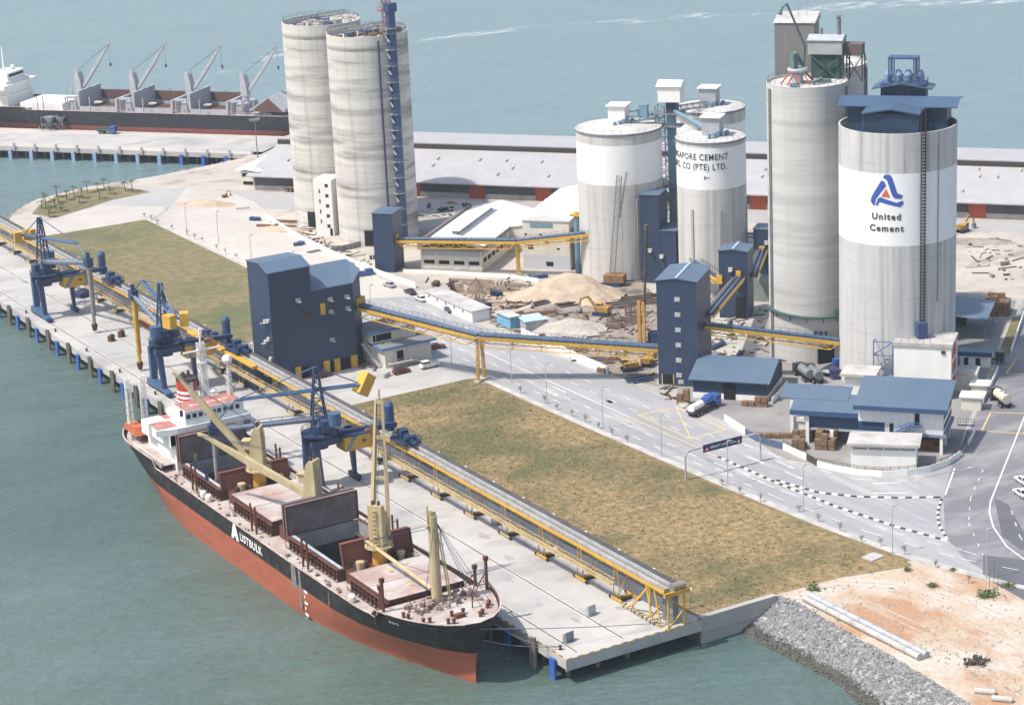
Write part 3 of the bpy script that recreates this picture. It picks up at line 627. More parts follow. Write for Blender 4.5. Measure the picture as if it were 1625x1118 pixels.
for c,r,m,lab,pa in ((cL,rL,S_SG,'left grey silo with a broad blank white band and a pale roof hut',(-100,-60,-20)),(cF,rF,S_SG2,'right front silo with dark company lettering on its white band',(-112,-45,-160)),(cB,rB,S_SG,'rear banded silo partly hidden behind the lettered silo',(-70,-20))):
    h=HS+(.5 if c is cB else 0)
    t=thing('cement_silo',lab,'silo',(*c,0))
    mb=MB(); mb.lathe([(r,0),(r,h-.5),(r+.15,h-.4),(r+.15,h),(r-.2,h+.05),(0,h+.9)],(0,0,0),72,cap=False)
    mb.build('silo_shell',m,t,smooth=True)
    mb=MB()
    for a in pa: pil(mb,r,R(a),22,.7,.3)
    mb.build('pilaster',CONC,t)
    mb=MB(); mb.lathe([(r+.17,h-.55),(r+.17,h+.02)],(0,0,0),72,cap=False); mb.build('rim',GREY,t)
    mb=MB(); ring=[((r-.2)*math.cos(x),(r-.2)*math.sin(x),h) for x in [2*PI*i/30 for i in range(30)]]; mb.rail(ring,1.,.03,3,close=True); mb.build('guard_rail',LGREY,t)
    # roof hut with overhanging lid
    hx,hy={'l':(1.,-1.)}.get('x',(0,0)) if c is not cL else (1.5,2)
    if c is cF: hx,hy=0,-1
    hh=5.2
    w=MB(); w.cbox((hx,hy,h+hh/2),4.6,4.6,hh,GR2); hut=w.build('roof_hut',LGREY if c is not cL else CWHITE,t)
    w=MB(); w.cbox((hx,hy,h+hh+.15),5.6,5.6,.3,GR2); w.build('hut_roof',CWHITE,t)
    w=MB(); 
    for k in range(5): w.cbox((hx-3.4+1.4*k,hy-3.2-.3*(k%2),h+.9),.8,.7,1.3+.4*(k%3),.4*k)
    w.build('roof_equipment',SKYB,t)
    if c is cF: SF=t
# lettering wrapped on the lettered silo
def wrap(r,a0,z0,off=.06):
    return lambda x,y,d: Vector(((r+off+d)*math.cos(a0+x/r),(r+off+d)*math.sin(a0+x/r),z0+y))
TXT=mat('dark_lettering',(.05,.042,.038),None)
va=math.atan2(CAM.y-cF[1],CAM.x-cF[0])
text_part('lettering','SINGAPORE CEMENT',2.3,TXT,SF,(lambda x,y,d:wrap(rF,va+R(29),34.9)(x*.78,y,d)),bold=.01,align='RIGHT',spacing=1.14)
text_part('lettering','MFG. CO (PTE) LTD.',2.3,TXT,SF,(lambda x,y,d:wrap(rF,va+R(27),32.4)(x*.78,y,d)),bold=.01,align='RIGHT',spacing=1.1)
mb=MB(); f=wrap(rF,va-R(12),29.6)
for k in range(7): mb.add([f(.2*k,1.3-.1*k,0),f(.2*k+.2,1.2-.1*k,0),f(.2*k+.3,.4+.1*k,0),f(.1*k,.2+.1*k,0)],[(0,1,2,3)])
mb.build('emblem',GREY,SF)
# steel elevator tower between them
Eb=G(1065,150,47)
et=thing('elevator_tower','tall pale blue steel elevator tower with a white head house between the banded silos','elevator tower',(*Eb,0),GR2)
mb=MB(); mb.box(-1.0,-1.0,0,1.0,1.0,45.5); mb.build('elevator_leg',SKYB,et)
mb=MB(); mb.truss((-3.0,.6,0),(-3.0,.6,44),2.6,3.0,20,.13); mb.build('lattice_frame',mat('blue_grey_steel',(.20,.27,.33),(.14,.20,.25),(.5,.5,.5),.5),et)
for z,w in ((22.5,3.6),(38.6,3.4),(42,4.)): mb=MB(); mb.box(-w-1,-2.4,z,w-.6,2.4,z+.25); mb.rail([(-w-1,-2.4,z+.25),(w-.6,-2.4,z+.25),(w-.6,2.4,z+.25)],1.,.05,1.5); mb.build('platform',GREY,et)
mb=MB(); mb.box(-3,-2.6,45.4,3,2.6,49.6); hw=mb.build('head_house',CWHITE,et)
mb=MB(); mb.xprism([(-3.1,49.6),(3.1,49.6),(0,50.9)],-3.4,3.4); mb.build('head_roof',CWHITE,et)
mb=MB(); mb.prism([(-1.2,-1.2),(1.6,-1.6),(1.6,1.6),(-1.6,1.6)],42.5,45.4); mb.build('hopper',NAVY,et)
mb=MB(); mb.lathe([(.0,0),(1.1,.2),(1.2,1.2),(.5,2),(0,2)],(-2,-1.6,22.8),n=12); mb.cbox((-3.6,-1.4,23.6),1.4,1.,1.6,.3); mb.build('drive_motor',LGREY,et)
# air slides from the tower to the silo roofs
for (dst,lab) in ((cL,'enclosed chute bridge running from the elevator tower to the left banded silo'),(cF,'sloping blue chute from the elevator tower to the lettered silo roof'),(cB,'dark lattice conveyor from the elevator tower to the rear banded silo')):
    z1=HS+1.6; a_=Vector((*Eb,43 if dst is not cL else 41.6)); b_=Vector((*dst,z1)); dd=(b_-a_).normalized(); a_=a_+dd*2; b_=b_-Vector((dd.x,dd.y,0))*2.5
    t=thing('chute_bridge',lab,'conveyor',a_); L=b_-a_; mb=MB()
    if dst is cL:
        mb.truss((0,0,0),L,1.4,1.2,9,.08); mb.build('lattice',_M['blue_grey_steel'],t); m=MB(); m.cbox((L.x*.55,L.y*.55,1.6),2.2,1.8,3.4,GR2); m.tube(L*.7+Vector((0,0,.5)),L*.7+Vector((0,0,2.4)),.35); m.tube(L*.7+Vector((0,0,2.4)),L*.95+Vector((0,0,2.2)),.35); m.build('dust_filter',SKYB,t)
    elif dst is cF: mb.tube((0,0,0),L,.55,n=10); mb.build('chute_tube',SKYB,t); m=MB(); m.truss((0,0,-1),L-Vector((0,0,1)),.9,.8,8,.06); m.build('lattice',GREY,t)
    else: mb.truss((0,0,0),L,1.5,1.3,10,.1); mb.build('lattice',GREY,t)
# dark pipe tower left of the banded silo
a=G(918,432); t=thing('pipe_column','pale blue vertical pipe with a yellow cap in the shaded recess beside the left banded silo','pipe',(*a,0),GR2)
mb=MB(); mb.tube((0,0,0),(0,0,15.5),.75,n=12); mb.build('pipe',SKYB,t); mb=MB(); mb.box(-1.6,-1,15.6,2,1.4,16.1); mb.lathe([(.8,0),(.8,.6),(0,.6)],(.2,0,16.1),n=10); mb.build('platform',YEL,t)
mb=MB(); mb.lathe([(1.7,0),(1.7,2.4),(.8,3.8),(0,3.8)],(2.6,-.6,0),n=12); mb.build('fan_casing',NAVY,t)
# ---- grey silos
cG,rG=(137.3,111.0),9.15; HG=64.4
GS=open_silo('cement_silo','tallest plain grey silo with green machinery on its roof',cG,rG,HG,S_GR,-.5,.2)
cG2,_=rimc((1290,92),(1376,94),HG+0); Bt=G(1376,97,HG); cG2=(Bt[0]-rt.x*rG,Bt[1]-rt.y*rG)
GS2=open_silo('cement_silo','rear grey silo mostly hidden behind the tallest silo',cG2,rG,HG,S_GR,-.5,.2)
for T_,aa in ((GS,(-194,-190,-58,-54)),(GS2,(-60,-52))):
    mb=MB()
    for a in aa: pil(mb,rG,R(a),HG-1,.35,.35)
    mb.build('downpipe',GREY,T_)
    mb=MB(); mb.rail([((rG-.15)*math.cos(x),(rG-.15)*math.sin(x),HG) for x in [2*PI*i/26 for i in range(26)]],1.0,.04,3,close=True); mb.build('guard_rail',GREY,T_)
mb=MB(); a0=math.atan2(CAM.y-cG[1],CAM.x-cG[0])
pts=[((rG+.55)*math.cos(a0+R(x)),(rG+.55)*math.sin(a0+R(x)),12.2-abs(x-30)*.0+ (x+75)*-.012) for x in range(-75,46,8)]
for p,q in zip(pts,pts[1:]): mb.beam(p,q,.9,.3)
for p in pts[::3]: mb.beam(Vector(p)+Vector((0,0,-.1)),Vector((p[0]*.95,p[1]*.95,p[2]-1.4)),.15,.15)
mb.cbox((pts[-1][0],pts[-1][1],pts[-1][2]+.8),1.6,1.2,1.8,a0); mb.build('ring_walkway',GREEN,GS)
a=a0+R(25); mb=MB(); mb.cbox((math.cos(a)*9,math.sin(a)*9,1.9),1.,4.,3.8,a); mb.build('truck_opening',DARK,GS)
a=a0+R(14); mb=MB(); 
for k in range(3): mb.cbox((math.cos(a)*9.2+k*.9-.9,math.sin(a)*9.2-k*.8,7.6),.7,.5,.9,a)
mb.build('junction_box',NAVY,GS)
# grey head house on the roof of the grey silos
hb=G(1240,122,HG)
hq=G(1239,114,64); hh=thing('head_house','tall dark grey head house standing between the two plain grey silos','head house',(hq[0]-1.0,hq[1]+.9,0),GR2)
GCL=clad('grey_cladding',(.20,.19,.18),(.17,.165,.155),.6)
p_=toloc((138.2,118.4),G(1238,110,HG)); 
mb=MB(); mb.box(0,0,40,9.2,6.5,75.4); mb.build('wall',GCL,hh)
mb=MB(); mb.xprism([(-.25,75.4),(6.8,75.4),(6.8,77.1),(5.,76.9)],-.25,9.5); mb.build('roof',SLABW,hh)
mb=MB(); mb.tube((5,3,76.5),(5,3,81),.05,n=4); mb.tube((7,3,76.5),(7,3,82),.05,n=4); mb.build('antenna',GREY,hh)
hk=thing('penthouse','pale grey penthouse on green steelwork above the tallest silo roof','penthouse',(*G(1287,121,HG),HG-1.3),GR2)
mb=MB(); mb.box(0,0,0,6.6,4.6,6.4); mb.build('machine_room',mat('dark_green_steel',(.035,.065,.06),(.05,.08,.07),(.5,.5,.5)),hk)
mb=MB(); mb.box(-.6,-.6,6.4,7.2,5.2,9.6); mb.build('wall',mat('pale_grey_cladding',(.40,.40,.38),(.34,.34,.33),(.4,.4,.4)),hk); mb=MB(); mb.xprism([(-.9,9.6),(5.5,9.6),(2.3,10.6)],-.8,7.4); mb.build('roof',LGREY,hk)
mb=MB(); mb.truss((6.9,-.3,0),(6.9,-.3,6.4),1.2,1.2,4,.12); mb.beam((0,-.6,.3),(6.9,-.6,6.2),.25,.25); mb.beam((6.9,-.6,.3),(0,-.6,6.2),.25,.25); mb.build('bracing',GREEN,hk)
mb=MB(); mb.cbox((9.4,3,7.2),4.2,3.6,2.6); mb.build('side_room',mat('dark_brown_cladding',(.10,.095,.085),(.17,.11,.09),(.5,.5,.5)),hk)
mb=MB(); mb.tube((2,2.4,10),(2,2.4,12),.35); mb.tube((6,2.4,10),(6,2.4,14.5),.5); mb.cbox((6,2.4,14.9),1.4,1.4,.2); mb.build('vent_stack',GREY,hk)
mb=MB()
for x in (8,11.5):
    for y in (1.2,4.8): mb.tube((x,y,0),(x,y,6),.16)
mb.beam((8,1.2,0),(11.5,1.2,6),.2,.2); mb.beam((11.5,1.2,0),(8,1.2,6),.2,.2); mb.build('side_legs',RUST,hk)
sm=thing('silo_distributor','round green distributor with sloping chutes and a bent pipe on the tallest silo roof','distributor',(*G(1266,129,HG),HG-.4),0)
mb=MB(); mb.lathe([(2.2,2.6),(2.4,3.1),(2.2,3.5),(0,3.6)],(0,0,0),n=20); mb.lathe([(1.2,0),(1.4,2.6)],(0,0,0),n=14); mb.build('drum',LGREY,sm)
mb=MB()
for k in range(9):
    a=2*PI*k/9; mb.tube((math.cos(a)*1.6,math.sin(a)*1.6,2.6),(math.cos(a)*4.2,math.sin(a)*3.6,.1),.16,n=6)
mb.build('chutes',ORED,sm)
PGS=mat('pale_green_steel',(.14,.20,.20),(.09,.15,.15),(.5,.5,.5))
mb=MB(); mb.box(-1.8,-1,3.6,-.6,.4,7.0); mb.build('blower_box',PGS,sm)
for p,q,w,h in (((-.8,0,7),(1.6,0,3.8),1.,.6),((3,-2.5,.4),(6,-4.5,.4),1.,.7),((1.,-4,.4),(3.4,-4.4,1.2),.9,.6),((-4,-2.5,.4),(-3,-4,.6),1,.7)): mb=MB(); mb.beam(p,q,w,h); mb.build('air_slide',PGS,sm)
mb=MB(); mb.tube((2.2,.5,3.5),(2.4,.4,8),.22); mb.tube((2.4,.4,8),(-1.8,1.4,18),.25); mb.tube((-1.8,1.4,18),(-3.2,1.4,17.2),.25); mb.tube((-3.2,1.4,17.3),(-4,1.2,15.9),.3,.6); mb.build('bent_pipe',_M['pale_green_steel'],sm)
# ---- the big lettered silo
cU=(141.9,84.9); rU=12.85; HU=58.0
S_UC=silo_mat('streaked_silo_concrete',(.53,.52,.51),(.45,.44,.43),(.25,.24,.23),(33.3,49.3),'vert',.7,.25)
US=open_silo('cement_silo','large silo with a white band, blue triangular emblem and dark lettering',cU,rU,HU,S_UC,-2.2,.35,96)
va=math.atan2(CAM.y-cU[1],CAM.x-cU[0])
W_=lambda z0:wrap(rU,va+R(-3.2),z0)
# text reads anticlockwise seen from outside
text_part('lettering','United',1.95,mat('brown_black_lettering',(.07,.05,.035),None),US,wrap(rU,va-R(10.8),39.2),bold=.05,align='CENTER',spacing=1.22)
text_part('lettering','Cement',1.95,_M['brown_black_lettering'],US,wrap(rU,va-R(10.8),36.6),bold=.05,align='CENTER',spacing=1.22)
EMB=mat('emblem_blue',(.045,.095,.34),None,rough=.6)
def emb(poly,m,name):
    me=bpy.data.meshes.new(name); b=bmesh.new(); vs=[b.verts.new((x,y,0)) for x,y in poly]; b.faces.new(vs); bmesh.ops.triangulate(b,faces=b.faces[:])
    for k in range(-8,9): bmesh.ops.bisect_plane(b,geom=b.verts[:]+b.edges[:]+b.faces[:],plane_co=(k*.6,0,0),plane_no=(1,0,0))
    f=wrap(rU,va-R(10.6),42.1,.07)
    # emblem drawn in photo crop units: 24 units per metre
    for v in b.verts: v.co=f(v.co.x,v.co.y,0)
    bmesh.ops.recalc_face_normals(b,faces=b.faces); b.to_mesh(me); b.free(); me.materials.append(m); o=bpy.data.objects.new(name,me); COL.objects.link(o); o.parent=US
def eu(pts): return [((x-268)/22.8,(392-y)/22.8) for x,y in pts]
emb(eu([(250,246),(262,231),(287,232),(297,248),(322,325),(349,336),(340,353),(308,350),(296,335),(272,262),(262,253)]),EMB,'emblem_blue_arm')
emb(eu([(243,262),(259,268),(266,288),(216,355),(209,390),(200,388),(187,370),(193,345)]),EMB,'emblem_blue_arm')
emb(eu([(226,352),(238,346),(318,372),(349,362),(352,378),(336,394),(306,388),(234,370),(224,390),(214,388)]),EMB,'emblem_blue_arm')
emb(eu([(267,302),(287,346),(242,343)]),mat('emblem_red',(.55,.12,.05),None),'emblem_red_triangle')
# caged ladder and streak pipe
mb=MB(); a=va+R(24)
for s_ in (-.45,.45):
    aa=a+s_/rU; mb.tube(((rU+.5)*math.cos(aa),(rU+.5)*math.sin(aa),13),((rU+.5)*math.cos(aa),(rU+.5)*math.sin(aa),HU+5.5),.13,n=5)
for k in range(64):
    z=13+.72*k; p=[((rU+.5)*math.cos(a+x/rU),(rU+.5)*math.sin(a+x/rU),z) for x in (-.45,.45)]; q=[((rU+1.2)*math.cos(a+x/rU),(rU+1.2)*math.sin(a+x/rU),z) for x in (-.4,.4)]
    mb.tube(p[0],p[1],.09,n=4); mb.tube(p[0],q[0],.07,n=4); mb.tube(q[0],q[1],.09,n=4); mb.tube(q[1],p[1],.07,n=4)
mb.build('caged_ladder',mat('black_steel',(.03,.028,.028),(.05,.045,.04),(.5,.5,.5)),US)
mb=MB(); aa=va+R(42); mb.tube(((rU+.15)*math.cos(aa),(rU+.15)*math.sin(aa),20),((rU+.15)*math.cos(aa),(rU+.15)*math.sin(aa),HU),.1,n=5); mb.build('downpipe',GREY,US)
mb=MB(); aa=va+R(22); mb.cbox(((rU+1)*math.cos(aa),(rU+1)*math.sin(aa),14.6),2.2,2.2,3.2,aa); mb.build('ladder_cabin',STEELB,US)
# blue roof sheds on the big silo (local frame on grid two)
hs=thing('silo_roof_house','dark blue sheds with wide blue roofs on top of the large lettered silo','roof house',(*cU,HU-2.2),GR2)
mb=MB(); mb.box(-10.8,-1.5,.4,10.8,6.,6.3); mb.build('long_shed_wall',clad('dark_blue_cladding',(.018,.04,.075),(.022,.05,.09),.6),hs)
mb=MB(); mb.xprism([(-3.0,6.0),(-3.0,6.25),(2.2,7.6),(7.4,6.6),(7.4,6.3),(2.2,7.3)],-12.8,13.2); SRB=clad('silo_roof_blue',(.050,.085,.150),(.065,.105,.17),.7,.38); mb.build('long_roof',SRB,hs)
mb=MB(); mb.box(-5.6,-9.5,.7,5.6,-1.5,5.9); mb.build('front_shed_wall',_M['dark_blue_cladding'],hs)
mb=MB(); mb.yprism([(-6.3,5.8),(-6.3,6.1),(0,7.1),(6.3,6.1),(6.3,5.8),(0,6.8)],-10.2,-3.05); mb.build('front_roof',SRB,hs)
mb=MB(); mb.box(-5,7.45,.4,5,11,8.6); mb.build('rear_shed_wall',_M['dark_blue_cladding'],hs)
mb=MB(); mb.yprism([(-6.6,8.3),(-6.6,8.6),(0,9.8),(6.6,8.6),(6.6,8.3),(0,9.5)],5.4,11.6); mb.build('rear_roof',SRB,hs)
mb=MB()
for x in (-5.9,5.9): mb.tube((x,-9.6,0),(x,-9.6,5.9),.16,n=5)
for x in (-5.9,8.2): mb.tube((x-1,-8+abs(x)*.3,0),(x,-8+abs(x)*.3,3.2),.12,n=4)
mb.build('shed_posts',STEELB,hs)
mb=MB(); z=9.8
for x in (-3.1,-2.4,2.4,3.1):
    for y in (7,10): mb.tube((x,y,z),(x,y,z+5.2),.16,n=5)
for zz in (z+1,z+5.2): mb.rail([(-3.1,7,zz-1),(3.1,7,zz-1),(3.1,10,zz-1),(-3.1,10,zz-1)],1,.16,9,close=True,mid=False)
mb.rail([(-5,6.4,z-.6),(5,6.4,z-.6),(5,11,z-.6)],1.1,.05,1.3); mb.cbox((0,8.5,z-.5),10,5,.2); mb.cbox((0,8.5,z+5.2),6.6,3.6,.35)
mb.build('hoist_frame',STEELB,hs)
mb=MB()
for x in (-3.4,-1.2,1.0,3.6): mb.lathe([(.9,0),(1.0,1.8),(.5,2.8),(0,2.8)],(x,8.4,z-.4),n=10)
mb.build('filter_units',mat('pale_blue_steel',(.22,.30,.44),(.16,.22,.36),(.4,.4,.4)),hs)
# ================= BLUE TOWERS AND GALLERIES =================
def lampbox(parent,x,y,z,ny=-1,along='x'):
    mb=MB()
    if along=='x': mb.cbox((x,y+ny*.25,z),1.1,.5,.8); mb.cbox((x+.1,y+ny*.9,z-.35),.7,1.0,.15)
    else: mb.cbox((x+ny*.25,y,z),.5,1.1,.8); mb.cbox((x+ny*.9,y+.1,z-.35),1.0,.7,.15)
    mb.build('lamp_bracket',SLABW,parent)
# tall quay building
tb=thing('conveyor_house','large dark blue clad conveyor house with a stepped roof beside the quay','building',(27,169.3,0))
ZL=20.4
mb=MB(); mb.prism([(0,0),(10.6,0),(10.6,11.4),(0,11.4)],0,[26.4,26.4,26.4,26.4])
mb.xprism([(0,26.4),(4.6,27.9),(11.4,27.2),(11.4,26.4)],0,10.6); mb.build('high_wall',BLUE,tb)
mb=MB(); mb.prism([(10.61,0),(21.3,0),(25.6,4.6),(25.6,11.38),(10.61,11.38)],0,[ZL,ZL,ZL+1.6,ZL+2.6,ZL+2.6]); mb.build('low_wall',BLUE,tb)
mb=MB(); mb.xprism([(-.2,26.35),(-.2,26.6),(4.6,28.2),(11.6,27.5),(11.6,27.25),(4.6,27.95)],-.25,10.85); mb.build('high_roof',BROOF,tb)
mb=MB(); P4=[(10.6,-.2),(21.4,-.2),(25.8,4.5),(25.8,11.5),(10.6,11.5)]; mb.prism(P4,[ZL,ZL,ZL+1.6,ZL+2.7,ZL+2.7],[ZL+.25,ZL+.25,ZL+1.85,ZL+2.95,ZL+2.95]); mb.build('low_roof',BROOF,tb)
for x,z in ((15.2,ZL-2.6),(19.6,ZL-2.8),(15.2,ZL-5.6),(19.6,ZL-5.6),(7.,19.),(15,8.)): lampbox(tb,x,0,z)
for y,z in ((1.2,15),(3,14.5),(1.8,10.5),(3.4,9.5),(1.4,5.8)): lampbox(tb,0,y,z,-1,'y')
for x,w in ((12.4,1.5),(15.2,1.4),(19.6,1.6),(5.,1.4)):
    mb=MB(); mb.box(x,-.5,0,x+w,-.02,3.1); mb.build('door',YEL,tb)
for x,w in ((13.95,1.15),(16.75,2.7),(6.5,2)):
    mb=MB(); mb.box(x,-.06,0,x+w,.05,2.8); mb.build('doorway',DARK,tb)
mb=MB(); mb.box(12.6,-.35,14.4,13.8,-.02,17.1); mb.build('hatch_door',YEL,tb)
mb=MB(); mb.box(8.6,-.3,14.2,10.4,-.02,15.0); mb.beam((8,-.3,16.4),(10.4,-.3,14.5),.3,.3); mb.build('outlet_stain_box',RUST,tb)
# blue annex under the quay conveyor
ax=thing('junction_house','low dark blue junction house under the quay conveyor','building',(20.8,166.6,0))
mb=MB(); mb.box(0,0,0,5.4,18,5.3); mb.build('wall',BLUE,ax); mb=MB(); mb.box(.6,-.4,0,1.8,-.02,2.6); mb.box(4,-.4,0,5.2,-.02,2.6); mb.build('door',YEL,ax); mb=MB(); mb.box(-.1,-.1,5.3,5.5,18.1,5.45); mb.build('roof',YELP,ax)
lampbox(ax,0,4,3.4,-1,'y'); lampbox(ax,2.6,0,3.9)
# towers on grid two: name,label,origin,w,d,h,ridge kind
def tower(label,o,w,d,h,lamps=(),gable=True,low=None,name='transfer_tower'):
    t=thing(name,label,'transfer tower',(*o,0),GR2)
    mb=MB(); mb.box(0,0,low or 0,w,d,h)
    if gable: mb.yprism([(0,h),(w,h),(w/2,h+w*.07)],0,d)
    mb.build('wall',BLUE,t); rf=MB()
    if gable:
        e=.25; rf.yprism([(-e,h-.02),(-e,h+.22),(w/2,h+w*.07+.25),(w+e,h+.22),(w+e,h-.02),(w/2,h+w*.07)],-e,d+e)
        o_=rf.build('roof',BROOF,t); r2=MB(); r2.box(w/2-.3,-e,h+w*.07+.22,w/2+.3,d+e,h+w*.07+.36); r2.build('ridge_cap',mat('pale_ridge',(.30,.38,.48),None),t)
    else: rf.box(-.2,-.2,h,w+.2,d+.2,h+.2); rf.build('roof',BROOF,t)
    for x,z in lamps:
        m=MB(); m.box(x-.65,-.1,z-.55,x+.65,-.02,z+.55); m.build('window_frame',SLABW,t); m=MB(); m.box(x-.5,-.16,z-.4,x+.5,-.1,z+.4); m.build('window',mat('bright_pane',(.45,.47,.46),(.3,.3,.3),(2,2,2)),t)
    return t
hA=24.4; oA=G(1040.9,445.5,hA)
TA=tower('tall blue transfer tower with a column of six small windows',oA,9.2,13.3,hA,[(4.8,hA-4.1-3.55*k) for k in range(6)]+[(5.2,1.)])
mb=MB(); mb.box(1.,-.05,0,3.4,.04,2.6); mb.build('doorway',DARK,TA); mb=MB(); mb.box(.75,-.12,0,1.,-.02,2.7); mb.box(3.4,-.12,0,3.65,-.02,2.7); mb.build('door_frame',YELP,TA)
hB=16.3; oB=G(590,339,hB)
TB=tower('slim blue transfer tower standing in front of the banded silos',oB,5.7,7.4,hB,(),False)
mb=MB(); mb.box(-.03,-.06,4.9,5.73,-.01,5.2); mb.build('belt_course',NAVY,TB); mb=MB(); mb.box(5.7,1.6,7.9,6.2,3.4,10.2); mb.build('gallery_mouth',YEL,TB); mb=MB(); mb.box(-.35,2,13,-.02,3.6,16); mb.build('hatch_door',YEL,TB)
hS=23.6; oS=G(1014.3,309.5,hS)
TS=tower('blue transfer tower with a low side wing between the painted silos',oS,5.2,8.6,hS,(),False)
mb=MB(); mb.box(5.25,0,3,9.6,8.6,14.2); mb.build('side_wing',BLUE,TS); mb=MB(); mb.box(5.25,-.2,14.2,9.8,8.8,14.4); mb.build('wing_roof',BROOF,TS)
lampbox(TS,2.6,0,9); lampbox(TS,5.6,0,7.5)
hC=17.0; oC=G(1140,398.5,hC)
TC=tower('short blue transfer tower with a shallow gable, behind the tall windowed one',oC,7.2,6.6,hC,(),True)
mb=MB(); mb.box(-.6,-.5,8.8,.9,-.02,11); mb.box(4.4,-.6,9.4,5.6,-.02,12.2); mb.build('gallery_mouth',YEL,TC)
lampbox(TC,3,0,12.6); mb=MB(); mb.box(4.2,-.07,0,6.8,.05,5.6); mb.build('doorway',DARK,TC)
hD=15.5; oD=G(1195.5,364,hD)
TD=tower('small blue transfer tower half hidden behind the tallest grey silo',oD,6.,6.,hD,(),False)
mb=MB(); mb.box(1.5,-.5,9.2,3.,-.02,11.2); mb.build('gallery_mouth',YEL,TD); lampbox(TD,3.4,0,12.3)
# grey shed between towers
t=thing('lean_to_shed','low pale green lean-to shed between the short tower and the tallest silo','shed',(*G(1193,478),0),GR2)
mb=MB(); mb.yprism([(0,0),(5.5,0),(5.5,4.4),(0,6)],0,6); mb.build('wall',mat('pale_green_cladding',(.26,.29,.27),(.2,.23,.22),(.5,.5,.3)),t)
def gallery(label,p,q,w=2.6,belly=True,n=14,hoods=2,depth=2.3,t0=.06,t1=.94,under=None):
    p=Vector(p); q=Vector(q); t=thing('conveyor_gallery',label,'conveyor',p); q=q-p; o=Vector((0,0,0)); d=q.normalized(); s_=d.cross(Vector((0,0,1))).normalized(); u=s_.cross(d)
    L=q.length
    mb=MB(); 
    for k in (-1,1): mb.beam(o+s_*(w/2*k)-u*.35,q+s_*(w/2*k)-u*.35,.16,.75)
    for i in range(int(L/2.2)+1): c=d*min(L,2.2*i); mb.beam(c-s_*w/2-u*.5,c+s_*w/2-u*.5,.14,.3)
    mb.build('side_girder',YEL,t)
    mb=MB(); mb.beam(o-u*.1,q-u*.1,w-.1,.1); mb.build('floor_plate',mat('walkway_plate',(.07,.085,.11),(.10,.115,.14),(.5,.5,.5)),t)
    for k in range(hoods):
        off=(-.55+1.1*k) if hoods==2 else 0; mb=MB(); N=7; vs=[]
        for c in (o,q):
            for i in range(N+1):
                a=PI*i/N; vs.append(c+s_*(off-math.cos(a)*.36)+u*(.12+math.sin(a)*.55))
        mb.add(vs,[(i,i+1,N+2+i,N+1+i) for i in range(N)]+[tuple(range(N+1)),tuple(range(2*N+1,N,-1))])
        mb.build('belt_hood',mat('belt_hood_steel',(.055,.09,.15),(.10,.15,.22),(.3,.3,.3),.3,spec=.7),t)
    mb=MB()
    for k in (-1,1): mb.rail([o+s_*(w/2*k),q+s_*(w/2*k)],1.05,.045,1.8)
    mb.build('handrail',NAVY,t)
    if belly:
        mb=MB(); a=d*(L*t0)-u*depth; b_=d*(L*t1)-u*depth; 
        for k in (-1,1):
            kk=s_*(w/2*k); mb.tube(a+kk,b_+kk,.12,n=5); mb.tube(d*(L*t0*.2)+kk-u*.6,a+kk,.1,n=5); mb.tube(d*(L-(L-L*t1)*.2)+kk-u*.6,b_+kk,.1,n=5)
            for i in range(n):
                x0=L*(t0+(t1-t0)*i/n); x1=L*(t0+(t1-t0)*(i+1)/n); xm=(x0+x1)/2
                if i%2: mb.tube(d*x0+kk-u*.6,d*x1+kk-u*depth,.075,n=4)
                else: mb.tube(d*x0+kk-u*depth,d*x1+kk-u*.6,.075,n=4)
                if i%2==0: mb.tube(d*x0+kk-u*.6,d*x0+kk-u*depth,.06,n=4)
        for i in range(0,n+1,2): x0=L*(t0+(t1-t0)*i/n); mb.tube(d*x0-s_*w/2-u*depth,d*x0+s_*w/2-u*depth,.07,n=4)
        mb.build('truss',YEL,t)
    return t
def trestle(parent_label,c,h,ax,spread=2.6,w=1.6):
    t=thing('trestle',parent_label,'trestle',(*c,0),ax)
    for k in (-1,1):
        mb=MB(); mb.truss((k*spread*.5,0,.3),(k*w*.5,0,h),.5,.5,9,.09); mb.build('leg',YEL,t)
    mb=MB(); mb.box(-w/2-.4,-.35,h,w/2+.4,.35,h+.35); mb.build('cross_beam',YEL,t)
    mb=MB(); mb.cbox((0,0,.2),spread+1.6,1.6,.4); mb.build('footing',CONC,t); return t
K1=(65.9,141.2,10.9); e1=(51.2,172.5,13.9); fA=fr(oA)
e2=(*fA(-.1,4.6),7.4)
ga=math.atan2(K1[1]-e1[1],K1[0]-e1[0])
gallery('conveyor gallery sloping from the big conveyor house to the trestle by the road',e1,K1,3.2,n=14)
gallery('long blue and yellow gallery crossing the road to the tall windowed tower',K1,e2,3.2,n=12,t0=.03,t1=.97)
mb=MB(); m=tb; 
mb.cbox((e1[0]-27+.0,e1[1]-169.3,14.3),1.4,3.6,3.0,ga); mb.build('gallery_mouth',YEL,tb)
trestle('yellow lattice trestle carrying the long gallery at the corner of the dry field',K1[:2],9.9,ga+PI/2)
a2=(*fA(9.25,7.2),12.6); b2=(cU[0]+rt.x*-rU,cU[1]+rt.y*-rU,8.3)
gallery('yellow gallery sloping from the tall windowed tower to the lettered silo',a2,b2,2.4,hoods=1,n=12,depth=2.0)
fC=fr(oC)
gallery('short gallery from the tall windowed tower up to the short gabled tower',(*fA(9.25,9.5),14.2),(*fC(5,-.05),10.6),3.0,belly=False)
gallery('gallery leaving the short gabled tower towards the half hidden tower',(*fC(7.25,4),9.8),(*fr(oD)(2.2,-.05),10.2),2.8,belly=False)
gallery('low gallery joining the winged tower to the short gabled tower',(*fr(oS)(9.7,4),7.4),(*fC(-.05,3),9.2),2.4,belly=True,n=8,depth=1.6,hoods=1)
kB=(120.7,215.4,9.6); sB=(*fr(oB)(6.2,2.5),8.7); eS=(*fr(oS)(-.05,3.4),14.2)
